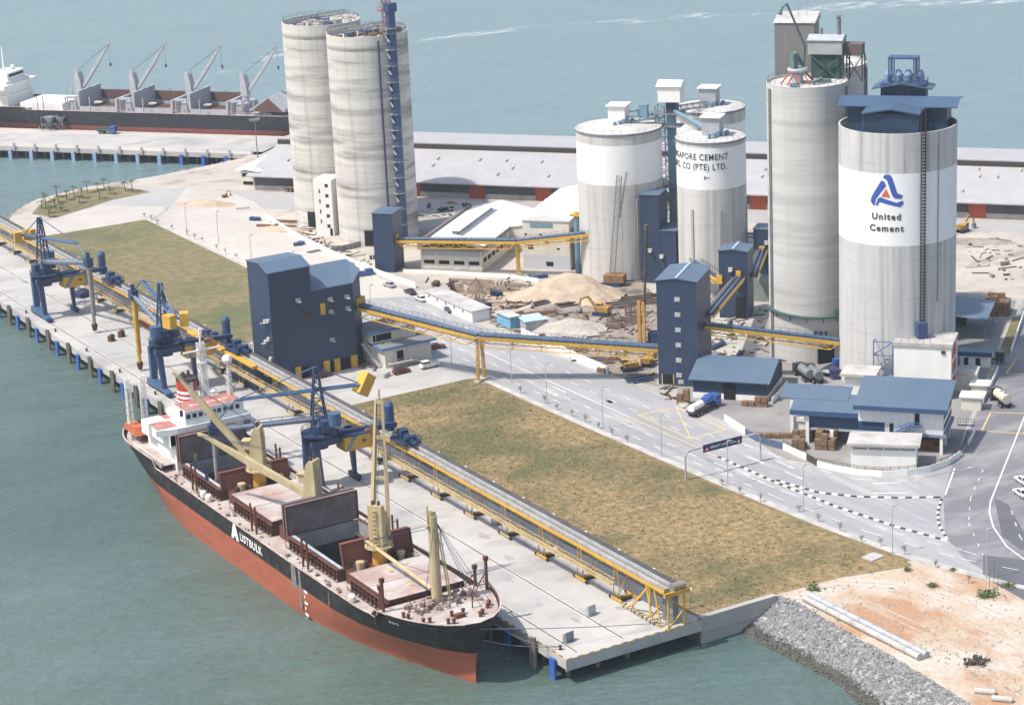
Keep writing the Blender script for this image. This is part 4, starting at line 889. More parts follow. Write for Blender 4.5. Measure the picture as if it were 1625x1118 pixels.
gallery('sunlit yellow gallery from the slim tower over the white works building to its trestle',sB,kB,2.3,n=14,hoods=1,depth=2.1)
gallery('yellow gallery from the white building trestle to the winged tower',kB,eS,2.3,n=10,hoods=1,depth=1.8)
trestle('tall yellow trestle standing in front of the white works building',kB[:2],8.7,R(50),2.4,1.4)
# ================= OTHER BUILDINGS =================
def windows(parent,spec,m=GLASS,name='window',t=.06):
    for (x0,z0,x1,z1,y) in spec:
        mb=MB(); mb.box(x0,y-t,z0,x1,y,z1); mb.build(name,m,parent)
# white works building
oW=G(669,428); wb=thing('works_building','long low white works building with a pale sloping roof','building',(*oW,0),GR2)
mb=MB(); mb.box(0,0,0,17.5,44,6.9); mb.box(17.5,24,0,27.6,44,6.9); mb.build('wall',CREAM,wb)
mb=MB(); mb.yprism([(-.6,6.7),(-.6,7.1),(8.7,9.3),(18.1,7.1),(18.1,6.7),(8.7,8.9)],-.8,44.6); mb.yprism([(18.1,7.0),(27.6,8.2),(27.6,8.0),(18.1,6.8)],23.6,44.6); mb.build('roof',mat('white_roof',(.80,.78,.75),(.72,.70,.68),(.2,.2,.2),.6),wb)
mb=MB(); mb.box(-.7,-.85,6.0,18.2,-.02,6.75); mb.box(17.52,-.8,6.0,18.2,44,6.75); mb.build('eaves_soffit',GREY,wb)
mb=MB(); mb.box(8,4,8.9,9.4,34,10.2); mb.build('roof_monitor',GREY,wb); mb=MB(); mb.box(7.2,3.8,10.2,10.2,34.2,10.4); mb.build('monitor_roof',_M['white_roof'],wb)
mb=MB(); mb.box(-.9,0,7.1,-.2,44,8.0); mb.build('gutter_parapet',mat('brown_grey_trim',(.2,.16,.14),None),wb)
for k in range(4): windows(wb,[(.9+4.3*k,1.9,3.9+4.3*k,2.9,0)],DARK)
for k in range(4): windows(wb,[(.4+4.25*k,4.2,4.4+4.25*k,6.0,0)],mat('grey_louvre',(.40,.41,.43),(.34,.35,.37),(1,1,4)),'louvre_panel')
for k in range(6):
    mb=MB(); mb.box(17.5,1.6+3.6*k,2.2,17.56,4.2+3.6*k,3.4); mb.build('window',DARK,wb)
    mb=MB(); mb.box(17.5,.6+3.6*k,4.4,17.55,3.9+3.6*k,6.0); mb.build('louvre_panel',_M['grey_louvre'],wb)
wk=thing('workshop_block','tall white workshop block with a few small windows beside the pale roofed works','building',(*fr(oW)(27.7,5.4),0),GR2)
mb=MB(); mb.box(0,0,0,13.2,36,13.6); mb.build('wall',CREAM,wk); mb=MB(); mb.yprism([(-.3,13.5),(-.3,13.9),(6.6,15.4),(13.5,13.9),(13.5,13.5)],-.3,36.3); mb.build('roof',_M['white_roof'],wk)
mb=MB(); mb.box(0,-.03,0,13.2,-.005,4.0); mb.build('plinth',mat('plinth_paint',(.5,.5,.52),None),wk)
windows(wk,[(2.2,11.6,8.6,12.9,-.02)],SKYB,'window'); windows(wk,[(1.4,5.6,2.9,6.6,0),(5.6,7.8,7.2,8.9,0),(9.6,5.6,10.3,6.1,0),(6.4,1.,8.4,2.2,-.03),(.6,9.4,1.2,9.9,0),(4.8,9.4,5.4,9.9,0)],DARK)
mb=MB(); mb.box(13.25,2,0,15.6,12,11); mb.build('recess_wall',GREY,wk)
# long warehouse
Wa=R(-51); oH=G(405,301); wh=thing('warehouse','very long low warehouse with a pale two level roof along the far shore','warehouse',(*oH,0),Wa)
LW=262
mb=MB(); mb.box(0,0,1.5,LW,22,4.7); mb.build('dark_wall',mat('dark_side_cladding',(.115,.11,.115),(.085,.08,.085),(.2,.2,.2)),wh)
mb=MB(); mb.box(-.05,-.06,0,LW,22,1.5); mb.box(0,22,0,LW,46,8); mb.build('plinth',SLABW,wh)
mb=MB(); mb.xprism([(-2.2,4.6),(-2.2,4.95),(22,10.1),(22,9.8)],-2,LW); mb.xprism([(22.4,11.5),(22.4,11.9),(46.5,10.2),(46.5,9.9)],-2,LW); mb.build('roof',WROOF,wh)
mb=MB(); mb.box(-1.8,22,9.9,LW,22.35,11.6); mb.build('clerestory',mat('clerestory_dark',(.055,.045,.045),None),wh)
rr=random.Random(5); mb=MB()
for k in range(46):
    x=rr.uniform(4,LW-3); y=rr.choice((4,9,14,19)); z=4.95+(y+2.2)*.213; mb.box(x,y,z+.02,x+.45,y+2.6,z+.62)
tag(mb.build('roof_light',mat('roof_light',(.44,.40,.34),None),wh))
for x in [52.0+0,73.5-0,95.,118,140,162,184,205,226,248]:
    p=None; mb=MB(); mb.box(x,-.14,0,x+5,-.07,4.4); mb.build('door',ORED,wh)
# two storey office at the warehouse's left end
wo=thing('site_office','two storey cream office at the left end of the long warehouse','office',(*G(384,299),0),Wa)
mb=MB(); mb.box(0,0,0,6.4,10,5.6); mb.build('wall',CREAM,wo); mb=MB(); mb.yprism([(-1.6,5.9),(-1.6,6.2),(2,6.6),(7.2,5.9),(7.2,5.6),(2,6.3)],-1,26); mb.build('roof',_M['white_roof'],wo)
windows(wo,[(.6,3.9,2.9,5.,0),(3.2,3.9,5.8,5.,0),(.6,1.3,4.2,2.4,0),(4.6,0,5.7,2.6,0)],DARK)
# quay office, two flat roofs with blue fascia
of=thing('quay_office','cream quay office with two flat roofs edged in blue','office',(51.8,162.8,0))
mb=MB(); mb.box(1,.8,0,13.4,8.5,4.6); mb.box(0,5.2,0,11.8,13,7.6); mb.build('wall',CREAM,of)
RF=mat('flat_roof_grey',(.22,.215,.21),(.16,.155,.15),(.3,.3,.3)); FB=mat('mid_blue_fascia',(.06,.17,.38),(.08,.20,.40),(.5,.5,.5))
mb=MB(); mb.box(0,0,4.62,14.6,8.4,5.1); mb.build('lower_fascia',FB,of); mb=MB(); mb.box(.25,.25,5.11,14.35,8.2,5.16); mb.build('lower_roof',RF,of)
mb=MB(); mb.box(-1.2,4.8,7.62,13.,14,8.1); mb.build('upper_fascia',FB,of); mb=MB(); mb.box(-.95,5.05,8.11,12.8,13.8,8.16); mb.build('upper_roof',RF,of)
windows(of,[(1.2,5.6,5.2,7.2,5.2),(.3,5.6,1.,7.2,5.2)],DARK); windows(of,[(4.2,.9,5.9,3.7,.8)],DARK,'door')
mb=MB(); mb.beam((1.2,-.6,1.3),(7.5,-.6,1.3),1.4,.15); mb.beam((7.5,-.6,1.3),(11,-.6,.1),1.4,.15); mb.rail([(1.2,-1.2,1.4),(7.5,-1.2,1.4),(11,-1.2,.2)],.9,.05,1.2); mb.build('ramp',SLABW,of)
mb=MB(); mb.beam((.3,2.2,.2),(-1.6,7,5.2),1.,.2); mb.rail([(.9,2.2,.3),(-1.,7,5.3)],.9,.05,1.); mb.build('stair',LGREY,of)
# blue open shed by the tall tower
oP=G(1097,600,4.5); ps=thing('storage_shed','blue storage shed with a wide single slope roof and dark doorway','shed',(*oP,0),R(-50))
mb=MB(); mb.box(.3,.3,1.3,17,15.6,4.3); mb.yprism([(17,4.3),(17.02,4.3)],.3,15.6) if 0 else None; mb.build('wall',_M['dark_blue_cladding'],ps)
mb=MB(); mb.box(.25,.25,0,17.05,15.65,1.3); mb.build('plinth',CWHITE,ps)
mb=MB(); mb.xprism([(-.6,4.25),(-.6,4.5),(9.5,7.2),(16.6,4.6),(16.6,4.35),(9.5,6.95)],-.6,17.8); mb.build('roof',BROOF,ps); mb=MB(); mb.xprism([(.3,4.3),(9.5,6.9),(15.6,4.5)],.3,17); mb.build('gable',_M['dark_blue_cladding'],ps)
windows(ps,[(7.3,0,9.9,3.7,.25)],DARK,'doorway',.12)
# office of the lettered silo (grid two)
oU=G(1418.5,542,12.6); 
ub=thing('packing_block','tall white packing block built against the lettered silo','building',(*oU,0),GR2)
mb=MB(); mb.box(0,0,0,12.4,10,11.8); mb.build('wall',CWHITE,ub); mb=MB(); mb.box(-.3,-.3,11.8,12.7,9.5,12.6); mb.build('roof_slab',SLABW,ub)
mb=MB(); mb.box(10.3,-.3,10.4,11.1,-.02,11.1); mb.build('wall_vent',RUST,ub)
for k in range(3): mb=MB(); mb.box(12.4,2,1.6+3.4*k,12.46,8,4.2+3.4*k); mb.build('brown_panel',ORED,ub)
mb=MB(); mb.rail([(0,0,12.6),(8,0,12.6)],1,.05,1.4); mb.build('guard_rail',STEELB,ub)
st=thing('open_staircase','open blue steel staircase left of the white packing block','staircase',(*fr(oU)(-4.6,1.),0),GR2)
mb=MB()
for x in (0,4.2):
    for y in (0,3): mb.tube((x,y,0),(x,y,12.3),.14,n=5)
for k in range(4):
    z=3.1*k+2.8; mb.rail([(0,0,z-1),(4.2,0,z-1),(4.2,3,z-1),(0,3,z-1)],1,.11,9,mid=False,close=True); mb.beam((0,.1 if k%2 else 2.8,z-3.),(4.2,.1 if k%2 else 2.8,z),.9,.12); mb.beam((0,-.05,z-3.),(4.2,-.05,z),.1,.1)
mb.build('frame',mat('bright_blue_steel',(.05,.10,.26),(.07,.13,.28),(.5,.5,.5)),st)
lw=thing('switch_room','low white box with a flat slab roof at the foot of the lettered silo','building',(*G(1337,592,6.6),0),GR2)
mb=MB(); mb.box(.4,.4,0,6.6,6,6.); mb.build('wall',CWHITE,lw); mb=MB(); mb.box(-.5,-.5,6,7.4,6.6,6.6); mb.build('roof_slab',SLABW,lw)
o2=G(1357,642,10.); ob=thing('main_office','white main office on columns with a wide blue roof and outside stair','office',(*o2,0),GR2)
PANW=clad('white_panel_wall',(.66,.67,.68),(.60,.61,.62),1.3)
mb=MB(); mb.box(.5,.8,4.3,17.8,13,9.6); mb.build('upper_wall',PANW,ob)
mb=MB(); mb.xprism([(-.6,9.7),(-.6,10.1),(12.6,12.4),(12.6,12.1)],-.3,18.8); mb.build('roof',BROOF,ob); mb=MB(); mb.box(-.35,-.78,9.2,18.85,-.6,10.15); mb.build('fascia',DBLUE,ob)
mb=MB(); mb.box(.4,.7,3.7,18.4,13.2,4.3); mb.build('floor_slab',mat('slab_blue_grey',(.2,.23,.3),None),ob)
for x,y in ((17.4,1.2),(17.4,7),(17.4,12),(9,1.4),(1,1.4)): mb=MB(); mb.box(x-.3,y-.3,0,x+.3,y+.3,3.7); mb.build('column',CWHITE,ob)
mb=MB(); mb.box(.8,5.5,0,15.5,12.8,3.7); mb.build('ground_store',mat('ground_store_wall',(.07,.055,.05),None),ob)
windows(ob,[(12.0,6.2,13.0,8.6,.8),(6.9,4.35,7.7,6.2,.8)],DARK,'door'); windows(ob,[(.5,4.4,5.9,6.3,.8)],mat('dark_panel',(.03,.055,.12),None),'blue_panel')
mb=MB(); mb.beam((11.2,.1,6.1),(7.8,.1,4.4),1,.14); mb.beam((11.2,.1,6.1),(13.6,.1,6.1),1,.14); mb.rail([(7.8,-.4,4.4),(11.2,-.4,6.1),(13.6,-.4,6.1)],.9,.06,.8); mb.build('outside_stair',_M['bright_blue_steel'],ob)
for z in (5.2,7.4): mb=MB(); mb.box(17.8,1.4,z,17.86,12.6,z+.8); mb.build('side_window_band',DARK,ob)
o1=G(1256.7,650.5,7.0); ol=thing('loading_canopy','blue roofed loading canopy on white posts left of the main office','canopy',(*o1,0),GR2)
mb=MB(); mb.xprism([(-.5,6.8),(-.5,7.2),(7,8.8),(7,8.5)],-.3,14.6); mb.xprism([(4.2,8.0),(4.2,8.3),(10,9.6),(10,9.3)],-3.4,11); mb.build('roof',BROOF,ol); mb=MB(); mb.box(-.35,-.65,6.2,14.6,-.5,7.25); mb.build('fascia',DBLUE,ol)
for x,y,h in ((-.9,4.6,8.0),(3.2,0.3,6.6),(8.6,-1.4,3.6)): mb=MB(); mb.box(x-.35,y-.35,0,x+.35,y+.35,h); mb.build('post',CWHITE,ol)
mb=MB(); mb.box(-.8,4.7,3.0,3.,5.3,3.8); mb.box(-.8,5.,0,3.2,9,3.0); mb.build('low_wall',CWHITE,ol)
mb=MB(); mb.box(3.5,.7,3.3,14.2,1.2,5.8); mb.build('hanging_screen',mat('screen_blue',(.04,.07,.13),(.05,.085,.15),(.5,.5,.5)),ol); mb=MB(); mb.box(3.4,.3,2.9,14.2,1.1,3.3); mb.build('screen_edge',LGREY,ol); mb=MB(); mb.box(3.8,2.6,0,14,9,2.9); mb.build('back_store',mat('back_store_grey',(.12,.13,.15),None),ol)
o3=G(1350,742); gb=thing('gatehouse','small flat roofed white gatehouse inside the curved boundary wall','gatehouse',(*o3,0),R(-44))
mb=MB(); mb.box(0,0,0,13.0,6.,4.6); mb.build('wall',CWHITE,gb); mb=MB(); mb.box(-.7,-.8,5.0,13.8,6.9,5.5); mb.build('roof_slab',SLABW,gb)
mb=MB(); mb.box(.05,.05,4.6,12.95,5.9,5.0); mb.build('neck',CWHITE,gb)
for k in range(4): windows(gb,[(.4+3.15*k,4.05,3.3+3.15*k,4.45,0)],mat('louvre_band',(.25,.24,.23),None),'louvre')
# right hand small buildings
def flat(label,p,z,w,d,m=None,rm=None,name='outbuilding',fas=None,win=()):
    o=G(*p,z); t=thing(name,label,'outbuilding',(*o,0),GR2)
    mb=MB(); mb.box(.4,.4,0,w-.4,d-.4,z-.4); mb.build('wall',m or CWHITE,t); mb=MB(); mb.box(0,0,z-.4,w,d,z); mb.build('roof',rm or SLABW,t)
    if fas: mb=MB(); mb.box(-.1,-.12,z-.9,w+.1,-.02,z+.1); mb.build('fascia',fas,t)
    windows(t,win,DARK); return t
flat('small outbuilding with a blue flat roof right of the packing block',(1521,558),3.6,7.4,3.6,rm=BROOF,fas=DBLUE,win=[(1.2,.5,2.2,2.2,.4),(3.8,.5,4.9,2.2,.4)])
flat('grey flat roofed annex directly behind the packing block',(1512,592),4.2,5.2,6.,CREAM)
flat('small pale pump house with a parapet roof',(1538,609),3.0,4.2,3.6,CREAM,CWHITE)
flat('low cream store beside the right road fence',(1522,628),3.2,5.,4.,CREAM,CWHITE)
cp=thing('open_shed','open sided blue roofed shed behind the lettered silo','shed',(*G(1478,500,6),0),GR2)
mb=MB(); mb.yprism([(0,6.4),(0,6.6),(13,5.4),(13,5.2)],0,17); mb.build('roof',mat('faded_blue_roof',(.13,.17,.235),(.10,.14,.20),(.1,.5,.1),.5),cp)
for x,y in ((1,1),(12.5,1),(12.5,16),(1,16)): mb=MB(); mb.tube((x,y,0),(x,y,5.4),.15); mb.build('post',GREY,cp)
# ================= SHIPS =================
HBLK=mat('hull_black',(.022,.022,.024),(.05,.045,.042),(.15,.15,.6),.55,det=6,lo=.45,hi=.75)
def hull_mat(name,zt,c_top,c_bot,c2):
    m=mat(name,c_bot,c2,(.25,.25,.5),.6,det=6,lo=.45,hi=.75,c3=(.22,.07,.045),s3=(.12,.12,.8),lo3=.58,hi3=.72,amt3=.6)
    n=m.node_tree.nodes; l=m.node_tree.links; b=n['Principled BSDF']; cur=b.inputs['Base Color'].links[0].from_socket
    tc=n.new('ShaderNodeTexCoord'); sp=n.new('ShaderNodeSeparateXYZ'); l.new(tc.outputs['Object'],sp.inputs[0])
    g=n.new('ShaderNodeMath'); g.operation='GREATER_THAN'; g.inputs[1].default_value=zt; l.new(sp.outputs[2],g.inputs[0])
    t=n.new('ShaderNodeTexNoise'); t.inputs['Scale'].default_value=.5; t.inputs['Detail'].default_value=6; l.new(tc.outputs['Object'],t.inputs[0])
    r=n.new('ShaderNodeMapRange'); r.inputs[1].default_value=.5; r.inputs[2].default_value=.8; l.new(t.outputs[0],r.inputs[0])
    k=n.new('ShaderNodeMix'); k.data_type='RGBA'; l.new(r.outputs[0],k.inputs[0]); k.inputs[6].default_value=(*c_top,1); k.inputs[7].default_value=(.06,.05,.045,1)
    mx=n.new('ShaderNodeMix'); mx.data_type='RGBA'; l.new(g.outputs[0],mx.inputs[0]); l.new(cur,mx.inputs[6]); l.new(k.outputs[2],mx.inputs[7]); l.new(mx.outputs[2],b.inputs['Base Color'])
    return m
HM=hull_mat('hull_paint',5.6,(.016,.016,.018),(.34,.10,.055),(.26,.08,.048))     # heights above the water, hull local
DKM=mat('dusty_deck',(.42,.36,.325),(.31,.235,.205),(.25,.25,.25),.9,det=7,c3=(.47,.44,.41),s3=(.2,.2,.2),lo3=.45,hi3=.65,amt3=.8)
HAT=mat('hatch_cover_pink',(.34,.235,.21),(.45,.40,.37),(.10,.16,.2),.8,det=7,lo=.42,hi=.58)
DBRN=mat('deck_brown',(.13,.05,.035),(.09,.04,.03),(.6,.6,.6),.75)
PANEL=mat('raised_cover_brown',(.125,.085,.08),(.19,.155,.155),(.25,.25,.25),.7)
GHOLD=mat('hold_grey',(.30,.29,.29),(.22,.21,.21),(.4,.4,.4),.85)
# hull local frame: x to starboard (towards quay), y aft, z above water; bow at y=0
def half_breadth(y,L,B,z,D):
    'plan half breadth at height fraction'
    f=min(1,max(0,z/D))
    e=.085+.245*(1-f)**1.2; fb=min(1,(y/L)/ (e+.05)) if y>0 else 0
    pw=.50+.5*(1-f)
    a=(1-(1-fb)**2)**(pw)
    s_=(L-y)/L; ea=.10+.27*(1-f); fa=min(1,s_/ea) if s_>0 else 0
    m_=.42*f; c=m_+(1-m_)*(1-(1-fa)**2)**(.6+.2*(1-f))
    return B/2*min(a,c) if y>0 else 0
def make_hull(t,L,B,deck,fc,fcl,pp,ppl,m,rake=4.,nose=1.2,bulb=True):
    D=deck; ys=[0,.6,1.5,3,5,7.5,10.5,14,fcl-.01,fcl+1.5,fcl+7]; k=len(ys)
    y=fcl+14
    while y<L-ppl-2: ys.append(y); y+=8
    ys+=[L-ppl-1.5,L-ppl+.01,L-ppl*.75,L-ppl*.5,L-ppl*.3,L-ppl*.15,L-ppl*.05,L]
    def top(y): 
        if y<fcl: return fc+ (fcl-y)/fcl*.9
        if y<fcl+1.5: return deck+.8
        if y>=L-ppl: return pp
        return deck+.8+ .4*max(0,1-(y-fcl)/30)
    rows=9; mb=MB(); vs=[]
    for y in ys:
        H=top(y)
        for s_ in (-1,1):
            for r in range(rows):
                f=r/(rows-1); z=-2.+(H+2)*f
                # stem rakes forward with height; stern counter cuts in below
                off=-(rake)*(f**1.6)*max(0,1-y/14)+ (nose*(1-f)**2*-1.5*max(0,1-y/6) if bulb else 0)
                aft=-(7.*(1-f)**1.3)*max(0,1-(L-y)/22)
                vs.append((s_*half_breadth(y,L,B,max(0,z),fc),y+off+aft,z))
    n=len(ys)
    def ix(i,s_,r): return i*2*rows+s_*rows+r
    fs=[]
    for i in range(n-1):
        for s_ in (0,1):
            for r in range(rows-1): fs.append((ix(i,s_,r),ix(i+1,s_,r),ix(i+1,s_,r+1),ix(i,s_,r+1)))
    for r in range(rows-1): fs.append((ix(n-1,0,r),ix(n-1,1,r),ix(n-1,1,r+1),ix(n-1,0,r+1)))
    mb.add(vs,fs); h=mb.build('hull',m,t,smooth=True)
    # decks at their own heights
    def plan(y0,y1,z,off,inset=.12):
        yy=[y0+(y1-y0)*i/14 for i in range(15)]; P_=[]
        for s_ in (-1,1):
            row=[]
            for y in yy:
                f=min(1,(z+2)/(top(min(max(y,0),L))+2)); o=-(rake)*(f**1.6)*max(0,1-y/14); row.append((s_*max(0.02,half_breadth(y,L,B,z,fc)-inset),y+o,z))
            P_.append(row)
        return P_[0]+P_[1][::-1]
    for nm,y0,y1,z in (('forecastle_deck',.4,fcl,fc-.35),('main_deck',fcl,L-ppl,deck),('poop_deck',L-ppl,L-.5,pp-.9)):
        P_=plan(y0,y1,z,0); mb=MB(); mb.add(P_,[tuple(range(len(P_)))]); mb.build(nm,DKM,t)
    mb=MB()
    for yb,z0,z1 in ((fcl,deck-.2,fc-.35),(L-ppl,deck-.2,pp-.9)):
        w=half_breadth(yb,L,B,fc,fc)-.1; mb.box(-w,yb-.08,z0,w,yb+.08,z1)
    mb.build('deck_bulkhead',DBRN,t)
    # pale rail cap along the side
    yy=[.5+ (L-1)*i/90 for i in range(91)]
    for s_ in (-1,1):
        pts=[]
        for y in yy:
            H=top(y); o=-(rake)*max(0,1-y/14); pts.append((s_*(half_breadth(y,L,B,H,fc)),y+o,H+.03))
        mb=MB()
        for a,b_ in zip(pts,pts[1:]): mb.beam(a,b_,.28,.14)
        mb.build('rail_cap',mat('rail_cap',(.50,.45,.42),(.35,.22,.18),(.4,.4,.4)),t)
    return h
def ship_crane(parent,x,y,z,jib_az,jib_el,L,m=CRM,ped=ORNG,tw=7.6,two=False,pedh=4.2,w=2.6,detail=True,hook=True):
    c=thing('deck_crane',None,None,(x,y,z),0); c.parent=parent; 
    mb=MB(); mb.tube((0,0,0),(0,0,pedh),1.35,n=14); mb.build('pedestal',ped,c)
    ca,sa=math.cos(jib_az),math.sin(jib_az)
    def LR(p): return (p[0]*ca-p[1]*sa,p[0]*sa+p[1]*ca,p[2])
    def bld(mb,nm,mm): mb.v=[LR(v) for v in mb.v]; return mb.build(nm,mm,c)
    if detail:
        mb=MB(); mb.lathe([(2.6,pedh-.1),(2.6,pedh+.15),(1.2,pedh+.15)],n=16); mb.rail([(2.5*math.cos(2*PI*i/12),2.5*math.sin(2*PI*i/12),pedh+.15) for i in range(12)],1.,.05,2,close=True); bld(mb,'platform',m)
    mb=MB(); mb.yprism([(-1.2,pedh+.2),(1.5,pedh+.2),(1.2,pedh+tw*.55),(.5,pedh+tw),(-.1,pedh+tw+.8),(-1.1,pedh+tw+.8),(-1.3,pedh+tw*.5)],-w/2,w/2)
    bld(mb,'tower',m)
    if detail:
        mb=MB(); mb.box(1.2,-.8,pedh+4.2,2.6,.8,pedh+5.9); mb.box(1.2,-1.1,pedh+5.9,2.9,1.1,pedh+6.05); bld(mb,'cab',m)
        mb=MB(); mb.box(2.58,-.6,pedh+4.7,2.64,.6,pedh+5.5); bld(mb,'cab_window',GLASS)
        mb=MB()
        for k in range(9): mb.box(-1.6,-.35,pedh+.6+.8*k,-1.24,.35,pedh+.68+.8*k)
        for s_ in (-.4,.4): mb.tube((-1.55,s_,pedh+.3),(-1.55,s_,pedh+tw),.05,n=4)
        bld(mb,'ladder',m)
        mb=MB()
        for s_ in (-.6,.6): mb.tube((-.5,s_,pedh+tw+.6),(-.2,s_,pedh+tw+1.5),.25,n=8)
        bld(mb,'sheave_head',RUST)
    mb=MB(); e=jib_el; b0=Vector((1.2,0,pedh+1.6)); tip=b0+Vector((math.cos(e)*L,0,math.sin(e)*L))
    if two:
        for s_ in (-1,1):
            k=b0+Vector((0,s_*w*.62,0)); kt=tip+Vector((0,s_*.55,0)); m1=k.lerp(kt,.42); mb.beam(k,m1,.55,.6,.75,.8); mb.beam(m1,kt,.7,.7,.35,.4)
        for f_ in (.42,.72,.98): a=b0.lerp(tip,f_); ww=w*.62*(1-f_)+.55*f_; mb.beam(a+Vector((0,-ww,0)),a+Vector((0,ww,0)),.4,.6)
        mb.tube(tip,tip+Vector((math.cos(e),0,math.sin(e)))*1.8,.22)
    else:
        mb.beam(b0,b0.lerp(tip,.55),1.1,1.0,1.0,1.3); mb.beam(b0.lerp(tip,.55),tip,1.0,1.3,.5,.5); mb.beam(tip,tip+Vector((math.cos(e-.3),0,math.sin(e-.3)))*1.2,.5,.5)
    bld(mb,'jib',m)
    mb=MB(); top_=Vector((-.4,0,pedh+tw+.8))
    for s_ in (-.3,.3): mb.tube(top_+Vector((0,s_,0)),tip+Vector((0,s_,0)),.05,n=4)
    if hook: mb.tube(tip,tip-Vector((0,0,L*.35)),.05,n=4); mb.cbox(tip-Vector((0,0,L*.35)),.5,.5,1.2)
    bld(mb,'wires',NAVY); return c
# ---- near ship
SB=6.2      # bow y in world at deck level ; local y = world Y - 11
S=thing('bulk_carrier','black and red bulk carrier with cream cranes and open holds, moored at the near quay','ship',(-12.05,11.0,SEA))
L_=136; B_=22.3; DK=8.4; FC=11.0; PP=10.6
make_hull(S,L_,B_,DK,FC,13.5,PP,27,HM)
def sh(name,mb,m,parent=S,smooth=False): return mb.build(name,m,parent,smooth)
HX0,HX1=-7.1,7.0
rr=random.Random(21)
def coaming(y0,y1,openh,zt=DK+2.2):
    mb=MB()
    for x in (HX0,HX1): mb.box(x-.12,y0,DK,x+.12,y1,zt)
    for y in (y0,y1): mb.box(HX0,y-.12,DK,HX1,y+.12,zt)
    y=y0
    while y<y1:
        for x in (HX0-.35,HX1+.35): mb.box(x-.25,y,DK,x+.25,y+.15,zt-.2)
        y+=1.5
    for x in (HX0-.3,HX1+.3): mb.box(x-.3,y0,zt-.1,x+.3,y1,zt+.06)
    c=sh('hatch_coaming',mb,DBRN)
    for x in (HX0-.95,HX1+.95): mb=MB(); mb.rail([(x,y0,DK+.1),(x,y1,DK+.1)],1.7,.05,2.4); mb.tube((x,y0,DK+.5),(x,y1,DK+.5),.07,n=4); sh('deck_rail',mb,RUST)
    mb=MB(); mb.box(HX0+.2,y0+.3,zt+.06,HX0+.9,y1-.3,zt+.1) if openh else None
    if openh:
        sh('coaming_edge',mb,LGREY)
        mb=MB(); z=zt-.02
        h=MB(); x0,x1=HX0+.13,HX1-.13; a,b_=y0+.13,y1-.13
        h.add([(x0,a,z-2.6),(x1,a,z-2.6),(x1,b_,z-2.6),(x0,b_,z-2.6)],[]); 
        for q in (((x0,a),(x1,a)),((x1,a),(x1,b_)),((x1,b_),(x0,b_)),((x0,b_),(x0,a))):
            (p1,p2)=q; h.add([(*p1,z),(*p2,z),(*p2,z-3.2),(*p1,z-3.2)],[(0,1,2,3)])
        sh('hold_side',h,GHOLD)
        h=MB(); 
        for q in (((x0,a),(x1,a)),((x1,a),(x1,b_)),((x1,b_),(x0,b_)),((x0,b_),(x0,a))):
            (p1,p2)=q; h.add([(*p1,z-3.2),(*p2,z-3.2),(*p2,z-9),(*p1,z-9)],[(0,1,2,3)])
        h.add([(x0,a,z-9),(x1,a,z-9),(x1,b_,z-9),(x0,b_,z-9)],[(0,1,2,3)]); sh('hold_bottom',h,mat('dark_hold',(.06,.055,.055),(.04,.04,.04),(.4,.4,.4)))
ZT=DK+2.2
# world Y - 11 = local y
H1=(84.6,103.8); H2=(61,79.); H3=(33.5,54); H4=(14.6,29)
coaming(*H1,True); coaming(*H2,False); coaming(*H3,True); coaming(*H4,False)
# deck openings are hidden below the deck sheet: cut the sheet
dk=[o for o in bpy.data.objects if o.parent==S and o.name.startswith('main_deck')][0]
b=bmesh.new(); b.from_mesh(dk.data)
for y in (*H1,*H3): bmesh.ops.bisect_plane(b,geom=b.verts[:]+b.edges[:]+b.faces[:],plane_co=(0,y,0),plane_no=(0,1,0))
for x in (HX0,HX1): bmesh.ops.bisect_plane(b,geom=b.verts[:]+b.edges[:]+b.faces[:],plane_co=(x,0,0),plane_no=(1,0,0))
kill=[f for f in b.faces if HX0<f.calc_center_median().x<HX1 and any(a<f.calc_center_median().y<c for a,c in (H1,H3))]
bmesh.ops.delete(b,geom=kill,context='FACES'); b.to_mesh(dk.data); b.free()
for (a,c_) in (H2,H4):
    m_=(a+c_)/2
    for y0,y1 in ((a-.3,m_-.08),(m_+.08,c_+.3)):
        mb=MB(); mb.box(HX0-.25,y0,ZT+.07,HX1+.25,y1,ZT+.85); cv=sh('hatch_cover',mb,HAT)
        mb=MB(); mb.lathe([(.5,0),(.5,.12),(0,.14)],(-1,(y0+y1)/2,ZT+.85),n=10); mb.lathe([(.3,0),(.3,.12),(0,.14)],(3,(y0+y1)/2+1.5,ZT+.85),n=10); mb.build('hatch_lid',YELP,cv)
        mb=MB(); mb.box(HX0-.33,y0,ZT-.05,HX0-.26,y1,ZT+.8); mb.box(HX0-.3,y0-.02,ZT+.0,HX1+.3,y0-.0,ZT+.8); mb.build('cover_edge',DBRN,cv)
def panel(y,h,lean,x0=HX0-.2,x1=HX1+.2,m=PANEL,z=ZT+.1,th=.9):
    mb=MB(); mb.yprism([(x0,z),(x1,z),(x1,z+h),(x0,z+h)],y,y+th); mb.v=[(v[0],v[1]+lean*(v[2]-z)/h,v[2]) for v in mb.v]; o=sh('raised_hatch_cover',mb,m)
    mb=MB()
    for k in (0,1): mb.beam((x0 if k==0 else x1,y-.06,z),(x0 if k==0 else x1,y-.06+lean,z+h),.35,.12)
    mb.box(x0,y-.1+lean,z+h-.25,x1,y-.01+lean,z+h); mb.build('cover_frame',DBRN,o)
panel(H1[1]+.1,5.6,.1,m=PANEL); panel(H1[1]+1.3,5.7,.1)
panel(H1[0]-.9,3.4,.9,m=mat('open_cover_red_brown',(.17,.055,.038),(.13,.05,.04),(.4,.4,.4)))
panel(H3[1]+.1,5.6,.1); panel(H3[1]+1.3,5.7,.1)
panel(H3[0]-.9,4.6,.9,x0=HX0+.6,m=_M['open_cover_red_brown'])
